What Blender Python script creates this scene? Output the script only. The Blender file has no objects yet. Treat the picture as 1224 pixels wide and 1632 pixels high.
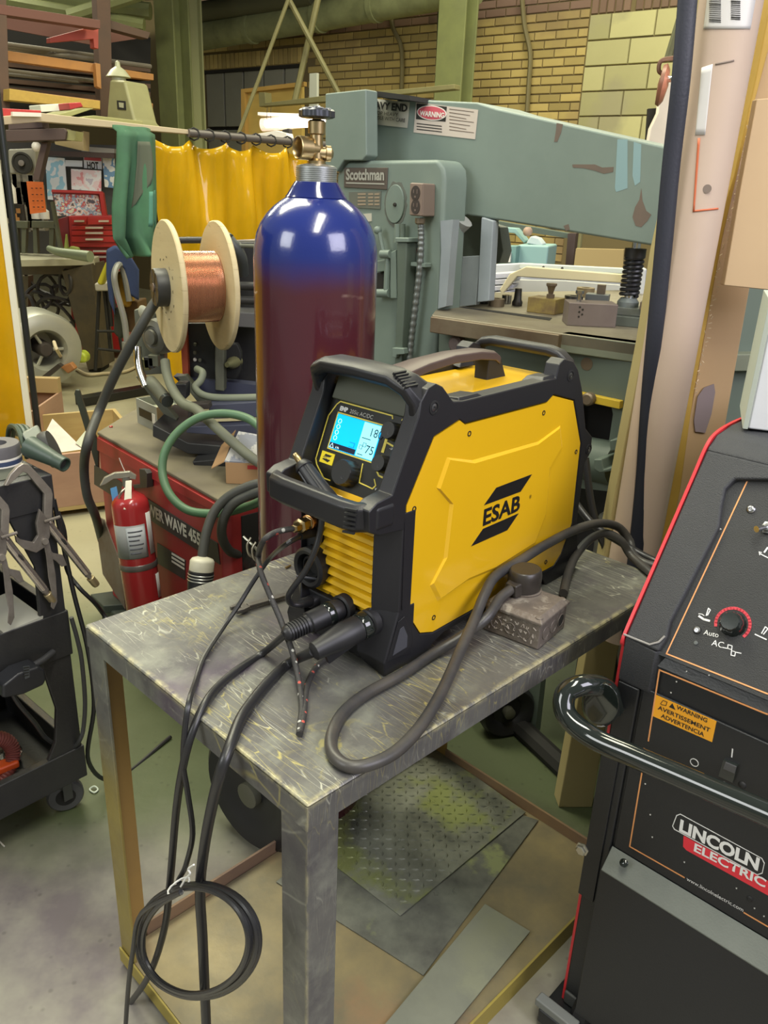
import bpy, bmesh, math, random
from mathutils import Vector, Matrix
random.seed(7)
PI = math.pi
sc = bpy.context.scene
COL = sc.collection
# ------------------------------------------------------------------ camera
FPX, PITCH, ROLL, EYE = 1290.13, math.radians(21.6435), math.radians(-2.4108), 1.47
_cp, _sp, _cr, _sr = math.cos(PITCH), math.sin(PITCH), math.cos(ROLL), math.sin(ROLL)
_roll = Matrix(((_cr, -_sr, 0), (_sr, _cr, 0), (0, 0, 1)))
_AX = _roll @ Vector((1, 0, 0)); _AY = _roll @ Vector((0, _sp, -_cp)); _AZ = _roll @ Vector((0, _cp, _sp))
cam_d = bpy.data.cameras.new('camera'); cam = bpy.data.objects.new('camera', cam_d); COL.objects.link(cam)
_R = Matrix((_AX, _AY, _AZ)).to_4x4()
cam.matrix_world = Matrix.Translation((0, 0, EYE)) @ _R
cam_d.sensor_fit = 'HORIZONTAL'; cam_d.sensor_width = 36.0; cam_d.lens = 36.0 * FPX / 1224.0
cam_d.clip_start = 0.02; cam_d.clip_end = 100
sc.camera = cam
# ------------------------------------------------------------------ world, lights, exposure
w = bpy.data.worlds.new('shop_ambient'); sc.world = w; w.use_nodes = True
w.node_tree.nodes['Background'].inputs[0].default_value = (0.86, 0.90, 0.78, 1)
w.node_tree.nodes['Background'].inputs[1].default_value = 0.20
def area(name, loc, target, sx, sy, power, col):
    d = bpy.data.lights.new(name, 'AREA'); d.shape = 'RECTANGLE'; d.size = sx; d.size_y = sy
    d.energy = power; d.color = col
    o = bpy.data.objects.new(name, d); COL.objects.link(o); o.location = loc
    o.rotation_euler = (Vector(target) - Vector(loc)).to_track_quat('-Z', 'Y').to_euler()
    return o
area('ceiling_light_bank', (-1.6, 3.2, 4.3), (-1.0, 3.0, 0), 1.2, 2.4, 110, (1.0, 0.97, 0.72))
area('ceiling_light_bank', (1.0, 5.6, 4.6), (1.0, 5.6, 0), 2.4, 1.0, 110, (1.0, 0.96, 0.66))
area('ceiling_light_bank', (-4.0, 8.0, 4.6), (-4.0, 8.2, 0), 2.4, 1.0, 150, (1.0, 0.97, 0.74))
area('ceiling_light_bank', (0.2, 0.2, 4.0), (0.3, 1.2, 0), 0.5, 2.4, 62, (1.0, 0.97, 0.82))
area('bay_door_daylight', (3.0, -1.2, 3.3), (0.3, 1.6, 0.8), 2.4, 2.2, 100, (0.90, 0.87, 1.0))
area('bay_door_daylight', (-3.2, -0.6, 3.0), (-0.4, 1.8, 0.6), 1.6, 1.6, 45, (0.95, 0.97, 0.95))
vs = sc.view_settings
vs.view_transform = 'Standard'; vs.look = 'None'; vs.gamma = 1.0; vs.use_curve_mapping = False
vs.exposure = 0.62
# ------------------------------------------------------------------ pixel helpers (a pixel's ray met with a real plane)
def ray(px, py):
    c = Vector(((px - 612) / FPX, -(py - 816) / FPX, -1.0))
    return Vector((c.dot(_AX), c.dot(_AY), c.dot(_AZ)))
O = Vector((0, 0, EYE))
def PZ(px, py, z):
    d = ray(px, py); return O + d * ((z - EYE) / d.z)
def PY(px, py, Y):
    d = ray(px, py); return O + d * (Y / d.y)
def PP(px, py, p0, n):
    d = ray(px, py); return O + d * ((Vector(p0) - O).dot(n) / d.dot(n))
class Frame:
    """a thing's own axes: origin o, turned by yaw degrees about the vertical"""
    def __init__(s, o, yaw=0):
        s.o = Vector(o); s.yaw = math.radians(yaw)
        s.M = Matrix.Translation(s.o) @ Matrix.Rotation(s.yaw, 4, 'Z'); s.I = s.M.inverted()
    def W(s, *p): return s.M @ Vector(p)
    def L(s, p): return s.I @ Vector(p)
    def on(s, px, py, ax, val):
        n = s.M.to_3x3().col[ax]; return s.I @ PP(px, py, s.o + n * val, n)
    def onn(s, px, py, p0, n):      # plane given in the thing's own axes
        return s.I @ PP(px, py, s.M @ Vector(p0), s.M.to_3x3() @ Vector(n))
# ------------------------------------------------------------------ materials
MATS = {}
def mat(name, col, rough=0.5, metal=0.0, col2=None, scale=8.0, amt=0.5, bump=0.0, bscale=60.0, col3=None, s3=3.0, lo3=0.55, hi3=0.62,
        coat=0.0, emit=0.0, trans=0.0, alpha=1.0, rvar=0.0, stretch=None, spec=0.5, lo=0.35, hi=0.65, detail=6.0):
    if name in MATS: return MATS[name]
    m = bpy.data.materials.new(name); m.use_nodes = True; MATS[name] = m
    nt = m.node_tree; N = nt.nodes; Lk = nt.links; b = N['Principled BSDF']
    b.inputs['Base Color'].default_value = (*col, 1); b.inputs['Roughness'].default_value = rough
    b.inputs['Metallic'].default_value = metal; b.inputs['Specular IOR Level'].default_value = spec
    if coat: b.inputs['Coat Weight'].default_value = coat; b.inputs['Coat Roughness'].default_value = 0.08
    if trans: b.inputs['Transmission Weight'].default_value = trans
    if alpha < 1: b.inputs['Alpha'].default_value = alpha
    if emit: b.inputs['Emission Color'].default_value = (*col, 1); b.inputs['Emission Strength'].default_value = emit
    tc = N.new('ShaderNodeTexCoord'); src = tc.outputs['Object']
    if stretch:
        mp = N.new('ShaderNodeMapping'); mp.inputs['Scale'].default_value = stretch; Lk.new(src, mp.inputs[0]); src = mp.outputs[0]
    def noise(s, lo, hi, det=6.0, off=None):
        n = N.new('ShaderNodeTexNoise'); n.inputs['Scale'].default_value = s; n.inputs['Detail'].default_value = det
        n.inputs['Roughness'].default_value = 0.62
        if off:
            mp = N.new('ShaderNodeMapping'); mp.inputs['Location'].default_value = off; Lk.new(src, mp.inputs[0]); Lk.new(mp.outputs[0], n.inputs['Vector'])
        else: Lk.new(src, n.inputs['Vector'])
        r = N.new('ShaderNodeMapRange'); r.inputs['From Min'].default_value = lo; r.inputs['From Max'].default_value = hi
        Lk.new(n.outputs[0], r.inputs['Value']); return r.outputs[0]
    cur = None
    if col2:
        f = noise(scale, lo, hi, detail)
        mx = N.new('ShaderNodeMix'); mx.data_type = 'RGBA'; mx.inputs[6].default_value = (*col, 1); mx.inputs[7].default_value = (*col2, 1)
        ml = N.new('ShaderNodeMath'); ml.operation = 'MULTIPLY'; ml.inputs[1].default_value = amt
        Lk.new(f, ml.inputs[0]); Lk.new(ml.outputs[0], mx.inputs[0]); cur = mx.outputs[2]
    if col3:
        f = noise(s3, lo3, hi3, 8.0, (3.1, 7.7, 1.3))
        mx = N.new('ShaderNodeMix'); mx.data_type = 'RGBA'; mx.inputs[7].default_value = (*col3, 1)
        if cur: Lk.new(cur, mx.inputs[6])
        else: mx.inputs[6].default_value = (*col, 1)
        Lk.new(f, mx.inputs[0]); cur = mx.outputs[2]
    if cur: Lk.new(cur, b.inputs['Base Color'])
    if rvar:
        f = noise(scale * 1.7, 0.3, 0.7, 5.0, (1, 2, 3)); r = N.new('ShaderNodeMapRange')
        r.inputs['To Min'].default_value = max(rough - rvar, .03); r.inputs['To Max'].default_value = rough + rvar
        Lk.new(f, r.inputs['Value']); Lk.new(r.outputs[0], b.inputs['Roughness'])
    if bump:
        n = N.new('ShaderNodeTexNoise'); n.inputs['Scale'].default_value = bscale; n.inputs['Detail'].default_value = 4
        Lk.new(src, n.inputs['Vector'])
        bp = N.new('ShaderNodeBump'); bp.inputs['Strength'].default_value = bump; bp.inputs['Distance'].default_value = 0.002
        Lk.new(n.outputs[0], bp.inputs['Height']); Lk.new(bp.outputs[0], b.inputs['Normal'])
    return m
# ------------------------------------------------------------------ mesh builder
def cr(pts, n=8, closed=False):
    P = [Vector(p) for p in pts]; out = []; k = len(P)
    rng = range(k) if closed else range(k - 1)
    for i in rng:
        if closed: p0, p1, p2, p3 = P[(i - 1) % k], P[i], P[(i + 1) % k], P[(i + 2) % k]
        else:
            p1, p2 = P[i], P[i + 1]
            p0 = P[i - 1] if i > 0 else p1 * 2 - p2
            p3 = P[i + 2] if i + 2 < k else p2 * 2 - p1
        for j in range(n):
            t = j / n
            out.append(0.5 * ((2 * p1) + (p2 - p0) * t + (2 * p0 - 5 * p1 + 4 * p2 - p3) * t * t + (3 * p1 - p0 - 3 * p2 + p3) * t ** 3))
    if not closed: out.append(P[-1])
    return out
class MB:
    def __init__(s): s.b = bmesh.new()
    def face(s, vs):
        try: return s.b.faces.new(vs)
        except ValueError: return None
    def box(s, c, d, R=None):
        c = Vector(c); v = []
        for x in (-.5, .5):
            for y in (-.5, .5):
                for z in (-.5, .5):
                    p = Vector((x * d[0], y * d[1], z * d[2]))
                    if R: p = R @ p
                    v.append(s.b.verts.new(c + p))
        for f in ((0, 1, 3, 2), (4, 6, 7, 5), (0, 4, 5, 1), (2, 3, 7, 6), (0, 2, 6, 4), (1, 5, 7, 3)): s.face([v[i] for i in f])
        return s
    def bb(s, lo, hi):
        return s.box([(a + b) / 2 for a, b in zip(lo, hi)], [abs(b - a) for a, b in zip(lo, hi)])
    def prism(s, bottom, off):
        """closed outline (3-D points) extruded by the vector off"""
        off = Vector(off); a = [s.b.verts.new(Vector(p)) for p in bottom]; b = [s.b.verts.new(Vector(p) + off) for p in bottom]
        n = len(a); s.face(a[::-1]); s.face(b)
        for i in range(n): s.face([a[i], a[(i + 1) % n], b[(i + 1) % n], b[i]])
        return s
    def loft(s, rings, closed=True, caps=True):
        R = [[s.b.verts.new(Vector(p)) for p in r] for r in rings]; n = len(R[0])
        for a, b in zip(R, R[1:]):
            for i in range(n if closed else n - 1): s.face([a[i], a[(i + 1) % n], b[(i + 1) % n], b[i]])
        if caps and closed: s.face(R[0][::-1]); s.face(R[-1])
        return s
    def tube(s, pts, r, seg=10, closed=False, caps=True, flat=None):
        P = [Vector(p) for p in pts]; n = len(P); rr = r if callable(r) else (lambda t: r)
        T = []
        for i in range(n):
            a = P[(i - 1) % n] if (closed or i > 0) else P[i]; b = P[(i + 1) % n] if (closed or i < n - 1) else P[i]
            d = (b - a); T.append(d.normalized() if d.length > 1e-9 else Vector((0, 0, 1)))
        u = T[0].orthogonal().normalized()
        if flat is not None:
            u = (Vector(flat) - T[0] * Vector(flat).dot(T[0])).normalized()
        rings = []
        for i in range(n):
            u = (u - T[i] * u.dot(T[i]));
            u = u.normalized() if u.length > 1e-6 else T[i].orthogonal().normalized()
            v = T[i].cross(u); q = rr(i / max(n - 1, 1)); q2 = q
            if isinstance(q, tuple): q, q2 = q
            rings.append([P[i] + u * (q * math.cos(2 * PI * k / seg)) + v * (q2 * math.sin(2 * PI * k / seg)) for k in range(seg)])
        R = [[s.b.verts.new(p) for p in g] for g in rings]
        for i in range(n if closed else n - 1):
            a, b = R[i], R[(i + 1) % n]
            for k in range(seg): s.face([a[k], a[(k + 1) % seg], b[(k + 1) % seg], b[k]])
        if not closed and caps: s.face(R[0][::-1]); s.face(R[-1])
        return s
    def cyl(s, a, b, r, r2=None, seg=20):
        r2 = r if r2 is None else r2; return s.tube([a, b], lambda t: r + (r2 - r) * t, seg)
    def lathe(s, prof, c, axis=(0, 0, 1), seg=32, up=None):
        ax = Vector(axis).normalized(); u = ax.orthogonal().normalized() if up is None else Vector(up).normalized(); v = ax.cross(u); c = Vector(c)
        R = []
        for (r, h) in prof:
            R.append([s.b.verts.new(c + ax * h + (u * math.cos(2 * PI * k / seg) + v * math.sin(2 * PI * k / seg)) * max(r, 1e-5)) for k in range(seg)])
        for a, b in zip(R, R[1:]):
            for k in range(seg): s.face([a[k], a[(k + 1) % seg], b[(k + 1) % seg], b[k]])
        s.face(R[0][::-1]); s.face(R[-1]); return s
    def sphere(s, c, r, seg=12, sq=(1, 1, 1)):
        c = Vector(c); rings = []
        for i in range(1, seg // 2):
            a = PI * i / (seg // 2); rings.append([c + Vector((r * sq[0] * math.sin(a) * math.cos(2 * PI * k / seg), r * sq[1] * math.sin(a) * math.sin(2 * PI * k / seg), r * sq[2] * math.cos(a))) for k in range(seg)])
        return s.loft(rings)
    def grid(s, fn, nu, nv):
        V = [[s.b.verts.new(Vector(fn(i / nu, j / nv))) for j in range(nv + 1)] for i in range(nu + 1)]
        for i in range(nu):
            for j in range(nv): s.face([V[i][j], V[i + 1][j], V[i + 1][j + 1], V[i][j + 1]])
        return s
    def build(s, name, m, parent=None, fr=None, world=False, bev=0.0, seg=2, angle=38, solid=0.0, kind=None, label=None):
        if world and fr: bmesh.ops.transform(s.b, matrix=fr.I, verts=s.b.verts)
        bmesh.ops.recalc_face_normals(s.b, faces=s.b.faces)
        me = bpy.data.meshes.new(name); s.b.to_mesh(me); s.b.free()
        for p in me.polygons: p.use_smooth = True
        me.set_sharp_from_angle(angle=math.radians(angle))
        if m: me.materials.append(m)
        o = bpy.data.objects.new(name, me); COL.objects.link(o)
        if parent: o.parent = parent
        if solid:
            md = o.modifiers.new('solid', 'SOLIDIFY'); md.thickness = solid; md.offset = 0
        if bev:
            md = o.modifiers.new('bevel', 'BEVEL'); md.width = bev; md.segments = seg; md.limit_method = 'ANGLE'; md.angle_limit = math.radians(35); md.harden_normals = True
        if kind: o['kind'] = kind
        if label: o['label'] = label
        return o
def tag(o, label, cat, group=None, kind=None):
    o['label'] = label; o['category'] = cat
    if group: o['group'] = group
    if kind: o['kind'] = kind
    return o
def thing(name, label, cat, fr, group=None):
    o = bpy.data.objects.new(name, None); COL.objects.link(o); o.matrix_world = fr.M; o.empty_display_size = 0.05
    o.location = fr.o; o.rotation_euler = (0, 0, fr.yaw)
    return tag(o, label, cat, group)
def struct(o):
    o['kind'] = 'structure'; return o
def text(s, size, o, ux, uy, m, parent, name='lettering', ext=0.0003, bold=0.0, fit=None, shear=0.0, align='LEFT', world_fr=None):
    """flat lettering: o origin, ux reading direction, uy up direction (in the parent's axes)"""
    cu = bpy.data.curves.new(name, 'FONT'); cu.body = s; cu.size = size; cu.extrude = 0; cu.offset = bold; cu.align_x = align
    cu.resolution_u = 3; cu.shear = shear
    t = bpy.data.objects.new(name, cu); COL.objects.link(t)
    dg = bpy.context.evaluated_depsgraph_get(); dg.update()
    me = bpy.data.meshes.new_from_object(t.evaluated_get(dg)); bpy.data.objects.remove(t)
    ux = Vector(ux).normalized(); uy = Vector(uy); uy = (uy - ux * uy.dot(ux)).normalized(); n = ux.cross(uy)
    xs = [v.co.x for v in me.vertices]; k = 1.0
    if fit and xs: k = fit / (max(xs) - min(xs))
    ys = 1.0
    for v in me.vertices:
        v.co = Vector(o) + ux * v.co.x * k + uy * v.co.y * ys + n * ext
    if world_fr: me.transform(world_fr.I)
    me.materials.clear(); me.materials.append(m)
    ob = bpy.data.objects.new(name, me); COL.objects.link(ob)
    if parent: ob.parent = parent
    return ob
def dup(root, M4, label=None):
    """copy of a thing with copies of its parts and sub-parts"""
    r = root.copy(); COL.objects.link(r); r.matrix_basis = M4
    if label: r['label'] = label
    for ch in list(root.children):
        c = ch.copy(); COL.objects.link(c); c.parent = r
        for g in list(ch.children):
            d = g.copy(); COL.objects.link(d); d.parent = c
    return r
def drop(o, z):
    """carry the underside of a thing down to what it stands on"""
    me = o.data; lo = min(v.co.z for v in me.vertices); hi = max(v.co.z for v in me.vertices)
    for v in me.vertices:
        if v.co.z < lo + (hi - lo) * .25: v.co.z = z
    return o
def panel_px(fr, pts, ax=1, val=0.0): return [fr.on(x, y, ax, val) for x, y in pts]
def slab(name, m, pts, Y, thick, yaw=0, parent=None, fr=None, bev=0.0, **k):
    """outline given by its pixels, laid on a vertical plane (through the first point at depth Y, turned by yaw), given real thickness"""
    n = Vector((-math.sin(math.radians(yaw)), math.cos(math.radians(yaw)), 0)); p0 = PY(pts[0][0], pts[0][1], Y)
    P = [PP(x, y, p0, n) for x, y in pts]
    return MB().prism(P, n * thick).build(name, m, parent, fr, world=bool(fr), bev=bev, **k)
def wcable(name, m, pts, r, n=8, seg=8, parent=None, fr=None, **k):
    return MB().tube(cr(pts, n), r, seg).build(name, m, parent, fr, world=bool(fr), **k)
# ================================================================== SETTING
YA = 45.66                      # the shop's long axis
M_floor = mat('floor_concrete', (0.36, 0.345, 0.27), 0.55, col2=(0.17, 0.145, 0.15), scale=2.0, amt=1.0, lo=.42, hi=.62, bump=0.25, bscale=45, rvar=0.15)
def floor_paint_and_shade(m):
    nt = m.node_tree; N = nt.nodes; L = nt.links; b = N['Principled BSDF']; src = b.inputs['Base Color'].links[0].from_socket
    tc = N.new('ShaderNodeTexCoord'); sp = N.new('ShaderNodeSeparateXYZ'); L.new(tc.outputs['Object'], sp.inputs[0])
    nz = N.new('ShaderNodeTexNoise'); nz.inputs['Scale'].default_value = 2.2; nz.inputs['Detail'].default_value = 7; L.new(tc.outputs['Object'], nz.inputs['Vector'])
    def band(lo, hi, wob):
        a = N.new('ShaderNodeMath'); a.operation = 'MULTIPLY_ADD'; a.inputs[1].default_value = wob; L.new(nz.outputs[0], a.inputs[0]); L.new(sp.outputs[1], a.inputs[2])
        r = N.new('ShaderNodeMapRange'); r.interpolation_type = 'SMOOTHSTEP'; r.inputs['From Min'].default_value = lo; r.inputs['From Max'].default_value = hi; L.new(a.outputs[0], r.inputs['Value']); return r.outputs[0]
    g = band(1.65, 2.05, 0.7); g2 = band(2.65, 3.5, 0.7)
    m1 = N.new('ShaderNodeMix'); m1.data_type = 'RGBA'; m1.inputs[7].default_value = (0.055, 0.08, 0.024, 1); L.new(src, m1.inputs[6])  # green floor paint, darkened further to carry the shade around the table
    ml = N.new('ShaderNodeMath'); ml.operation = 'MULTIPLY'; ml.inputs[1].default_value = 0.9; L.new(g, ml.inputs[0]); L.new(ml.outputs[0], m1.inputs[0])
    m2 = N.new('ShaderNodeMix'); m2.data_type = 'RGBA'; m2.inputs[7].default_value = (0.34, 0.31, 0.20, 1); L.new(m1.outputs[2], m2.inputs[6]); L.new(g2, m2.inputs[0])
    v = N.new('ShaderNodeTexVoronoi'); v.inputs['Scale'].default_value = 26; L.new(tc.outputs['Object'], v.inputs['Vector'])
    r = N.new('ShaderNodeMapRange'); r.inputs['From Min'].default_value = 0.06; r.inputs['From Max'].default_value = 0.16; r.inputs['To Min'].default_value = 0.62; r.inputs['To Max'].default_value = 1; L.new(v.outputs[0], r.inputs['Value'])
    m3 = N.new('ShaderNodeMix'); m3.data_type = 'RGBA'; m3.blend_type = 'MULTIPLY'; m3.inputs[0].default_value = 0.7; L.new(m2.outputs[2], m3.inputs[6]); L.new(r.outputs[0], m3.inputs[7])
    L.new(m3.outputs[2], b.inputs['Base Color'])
floor_paint_and_shade(M_floor)
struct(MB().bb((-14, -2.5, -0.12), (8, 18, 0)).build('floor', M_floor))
M_redp = mat('red_paint', (0.42, 0.035, 0.035), 0.45, col2=(.33, .03, .03), scale=6)
M_red = mat('chest_red', (.36, .018, .018), .35, coat=.3)
# back wall --------------------------------------------------------
WF = Frame((0, 9.4, 0), -36.87)
M_mortar = mat('mortar', (0.17, 0.13, 0.06), 0.9, bump=0.3)
def brick_mat(name, c, c2, c3, sc3=0.9):
    m = mat(name, c, 0.75, col2=c2, scale=0.9, amt=0.55, bump=0.5, bscale=30)
    nt = m.node_tree; N = nt.nodes; L = nt.links; b = N['Principled BSDF']; src = b.inputs['Base Color'].links[0].from_socket
    oi = N.new('ShaderNodeObjectInfo'); geo = N.new('ShaderNodeNewGeometry')
    h = N.new('ShaderNodeHueSaturation'); r = N.new('ShaderNodeMapRange'); r.inputs['To Min'].default_value = 0.74; r.inputs['To Max'].default_value = 1.25
    ad = N.new('ShaderNodeMath'); ad.operation = 'ADD'; L.new(oi.outputs['Random'], ad.inputs[0]); L.new(geo.outputs['Random Per Island'], ad.inputs[1])
    fr = N.new('ShaderNodeMath'); fr.operation = 'FRACT'; L.new(ad.outputs[0], fr.inputs[0])
    L.new(fr.outputs[0], r.inputs['Value']); L.new(r.outputs[0], h.inputs['Value']); L.new(src, h.inputs['Color'])
    n = N.new('ShaderNodeTexNoise'); n.inputs['Scale'].default_value = sc3; n.inputs['Detail'].default_value = 5; L.new(geo.outputs['Position'], n.inputs['Vector'])
    mr = N.new('ShaderNodeMapRange'); mr.inputs['From Min'].default_value = 0.52; mr.inputs['From Max'].default_value = 0.66; L.new(n.outputs[0], mr.inputs['Value'])
    mx = N.new('ShaderNodeMix'); mx.data_type = 'RGBA'; mx.inputs[7].default_value = (*c3, 1); L.new(h.outputs[0], mx.inputs[6]); L.new(mr.outputs[0], mx.inputs[0]); L.new(mx.outputs[2], b.inputs['Base Color'])
    return m
M_brick = brick_mat('buff_brick', (0.47, 0.36, 0.13), (0.36, 0.26, 0.085), (0.27, 0.185, 0.09))
M_brickp = brick_mat('mauve_brick', (0.22, 0.135, 0.09), (0.16, 0.105, 0.07), (0.2, 0.12, 0.09))
M_block = brick_mat('block', (0.45, 0.42, 0.21), (0.36, 0.33, 0.16), (0.34, 0.31, 0.18), 2.0)
wx = lambda px, py: WF.on(px, py, 1, 0)
x_blk = wx(932, 110).x; z_mauve = wx(560, 52).z
xw0, xw1 = wx(322, 120).x, wx(483, 100).x; z_win = wx(405, 107).z
wall = MB()
wall.bb((-14, 0, 0), (xw0, 0.3, 5)); wall.bb((xw1, 0, 0), (6.5, 0.3, 5)); wall.bb((xw0, 0, z_win), (xw1, 0.3, 5))
wl = wall.build('wall_back', M_mortar); wl.matrix_world = WF.M; struct(wl)
BL, BH, GAP = 0.205, 0.062, 0.011
bm_cache = {}
def piece(L_, H_, m, name, cx, cz, parent, proud=0.012, wobble=0.003):
    k = (round(L_, 3), round(H_, 3), m.name)
    if k not in bm_cache:
        t = MB(); t.loft([[(-L_/2, 0.02, -H_/2), (L_/2, 0.02, -H_/2), (L_/2, 0.02, H_/2), (-L_/2, 0.02, H_/2)],
                          [(-L_/2, -proud*.6, -H_/2), (L_/2, -proud*.6, -H_/2), (L_/2, -proud*.6, H_/2), (-L_/2, -proud*.6, H_/2)],
                          [(-L_/2+.004, -proud, -H_/2+.004), (L_/2-.004, -proud, -H_/2+.004), (L_/2-.004, -proud, H_/2-.004), (-L_/2+.004, -proud, H_/2-.004)]])
        o = t.build(name, m, parent); bm_cache[k] = o.data
    else:
        o = bpy.data.objects.new(name, bm_cache[k]); COL.objects.link(o); o.parent = parent
    o.location = (cx, random.uniform(-wobble, 0), cz); return o
cand = []
row = 0; z = 0.9
while z < 4.0:
    off = (row % 2) * (BL + GAP) / 2
    x = -3.9 + off
    while x + BL < x_blk:
        inwin = (x + BL > xw0 and x < xw1 and z < z_win + 0.17)
        if not inwin: cand.append((x + BL / 2, z + BH / 2))
        x += BL + GAP
    if x < x_blk - 0.03: cand.append((x + (x_blk - x) / 2 - .005, z + BH / 2, x_blk - x - .01))
    row += 1; z += BH + GAP
def vis(c):
    p = WF.W(c[0], 0, c[1]); d = p - O; a = Vector((d.dot(_R.to_3x3().col[0]), d.dot(_R.to_3x3().col[1]), d.dot(_R.to_3x3().col[2])))
    px = 612 + FPX * a.x / -a.z; py = 816 - FPX * a.y / -a.z
    return 490 < px < 945 and 5 < py < 205 and not (690 < px < 750)
near = sorted([c for c in cand if vis(c)], key=lambda c: -c[0])[:292]
ns = set(near)
for c in near: piece(c[2] if len(c) > 2 else BL, BH, M_brickp if c[1] > z_mauve else M_brick, 'brick', c[0], c[1], wl)
far = MB(); farp = MB()
for c in cand:
    if c in ns: continue
    l = c[2] if len(c) > 2 else BL
    (farp if c[1] > z_mauve else far).bb((c[0]-l/2, -0.011-random.uniform(0, .003), c[1]-BH/2), (c[0]+l/2, 0.01, c[1]+BH/2))
far.build('brickwork', M_brick, wl, kind='stuff'); farp.build('brickwork', M_brickp, wl, kind='stuff')
x = xw0 - 0.05; i = 0
while x < xw1 + 0.03:                       # soldier course over the opening
    piece(0.062, 0.155, M_brick, 'brick', x + .031, z_win + 0.085, wl, 0.016); x += 0.073
# pale blockwork bay
z = wx(935, 185).z - 0.2*4; row = 0
while z < 4.0:
    x = x_blk + 0.005 + (row % 2) * -0.2
    while x < x_blk + 2.2:
        a = max(x, x_blk + 0.005); b = x + 0.392
        if b - a > .06 and z < wx(960, 28).z: piece(b - a, 0.19, M_block, 'block', (a + b) / 2, z + .095, wl, 0.02)
        elif b - a > .06 and z < 4: 
            for q in range(int((b-a)/.073)): piece(0.062, 0.19, M_brickp, 'brick', a + .031 + q*.073, z + .095, wl, 0.014)
        x += 0.4
    z += 0.2; row += 1
# window behind the curtain with grey panels
M_grey = mat('grey_panel', (0.30, 0.30, 0.25), 0.45, col2=(0.24, 0.24, 0.2), scale=3)
M_gsteel = mat('dull_green_steel', (0.21, 0.23, 0.085), 0.6, col2=(0.15, 0.16, 0.07), scale=4, amt=.7, bump=.2)
M_dark = mat('plain_dark', (0.018, 0.017, 0.015), 0.8)  # flat near-black for dark parts, gaps, slots and recess backs
win = bpy.data.objects.new('window_1', None); COL.objects.link(win); win.matrix_world = WF.M; win['kind'] = 'structure'
t = MB(); t.bb((xw0, 0.1, 0.3), (xw1, 0.14, z_win)); t.build('backing', M_dark, win)
npx = 5; ww = (xw1 - xw0) / npx
for i in range(npx):
    for (za, zb) in ((z_win - .62, z_win - .03), (z_win - 1.35, z_win - .66), (z_win - 2.1, z_win - 1.39)):
        MB().bb((xw0 + i*ww + .015, 0.05, za), (xw0 + (i+1)*ww - .015, 0.1, zb)).build('pane', M_grey, win, bev=.004)
MB().bb((xw0, 0.0, z_win - .03), (xw1, 0.1, z_win)).build('lintel', M_dark, win)
# steel columns on the wall line
def wall_slab(name, m, pts, y, th, **k):
    P = [WF.W(*WF.on(px, py, 1, y)) for px, py in pts]
    return MB().prism(P, (WF.M.to_3x3() @ Vector((0, th, 0)))).build(name, m, None, **k)
def column(n, px0, px1, py, Y, zt, m, label=None):
    a = PY(px0, py, Y); b = PY(px1, py, Y); wdt = (b - a).length; t = MB(); c = (a + b) / 2
    R = Matrix.Rotation(math.radians(-36.9), 3, 'Z')
    t.box((c.x, Y, zt/2), (wdt, 0.02, zt), R); 
    o1 = R @ Vector((0, 0.09, 0)); t.box((c.x + o1.x, Y + o1.y, zt/2), (0.02, 0.18, zt), R)
    o2 = o1 * 2; t.box((c.x + o2.x, Y + o2.y, zt/2), (wdt, 0.02, zt), R)
    return struct(t.build(n, m, bev=0.004))
column('trim_1', 243, 288, 100, 8.6, 4.6, M_gsteel)
column('trim_2', 286, 304, 100, 8.9, 4.6, mat('pale_green_steel', (0.33, 0.34, 0.17), .6, bump=.2))
column('trim_3', 691, 742, 100, 7.9, 4.6, M_gsteel)
MB().bb((-14, 17.9, 0), (8, 18.1, 5)).build('wall_far', mat('shop_wall', (0.16, 0.14, 0.08), .8))['kind'] = 'structure'
MB().bb((-10.2, 1, 0), (-10, 18, 5)).build('wall_left', mat('shop_wall', (0.16, 0.14, 0.08), .8))['kind'] = 'structure'
# duct, conduits, bracket
M_duct = mat('dusty_green_duct', (0.27, 0.29, 0.14), 0.5, col2=(0.16, 0.17, 0.08), scale=5, amt=.8)
def on_wall(px, py, y): return WF.W(*WF.on(px, py, 1, y))
t = MB(); t.tube([on_wall(300, 62, -.5), on_wall(500, 27, -.5), on_wall(760, -22, -.5)], 0.14, 20)
for px, py in ((402, 45), (510, 26), (600, 8)):
    a = on_wall(px, py, -.5); d = Vector((.8, -.6, 0)); t.cyl(a - d*.03, a + d*.03, .152, seg=20)
tag(t.build('ventilation_duct', M_duct), 'long dusty round green duct running along the top of the brick wall', 'duct')
t = MB(); t.tube([on_wall(300, 22, -.6), on_wall(500, -8, -.6)], 0.10, 12)
tag(t.build('pipe', mat('dark_pipe', (.09, .09, .045), .7)), 'dark pipe above the round green duct near the ceiling', 'pipe')
def conduit(pts, r, label, y=-.08, m=None):
    tag(wcable('conduit', m or mat('brown_conduit', (.17, .14, .06), .5, bump=.1), [on_wall(a, b, y) for a, b in pts], r, seg=8), label, 'pipe')
conduit([(622, -5), (625, 40), (638, 70), (641, 100), (640, 142)], .022, 'bent brown conduit on brick wall left of the steel column')
conduit([(832, -5), (836, 40), (845, 85), (843, 130), (840, 178)], .022, 'bent brown conduit on brick wall right of the steel column')
conduit([(700, -5), (698, 80), (695, 160)], .016, 'thin dark straight conduit along the left edge of the steel column', -.1, mat('dark_pipe', (.09, .09, .045), .7))
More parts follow.
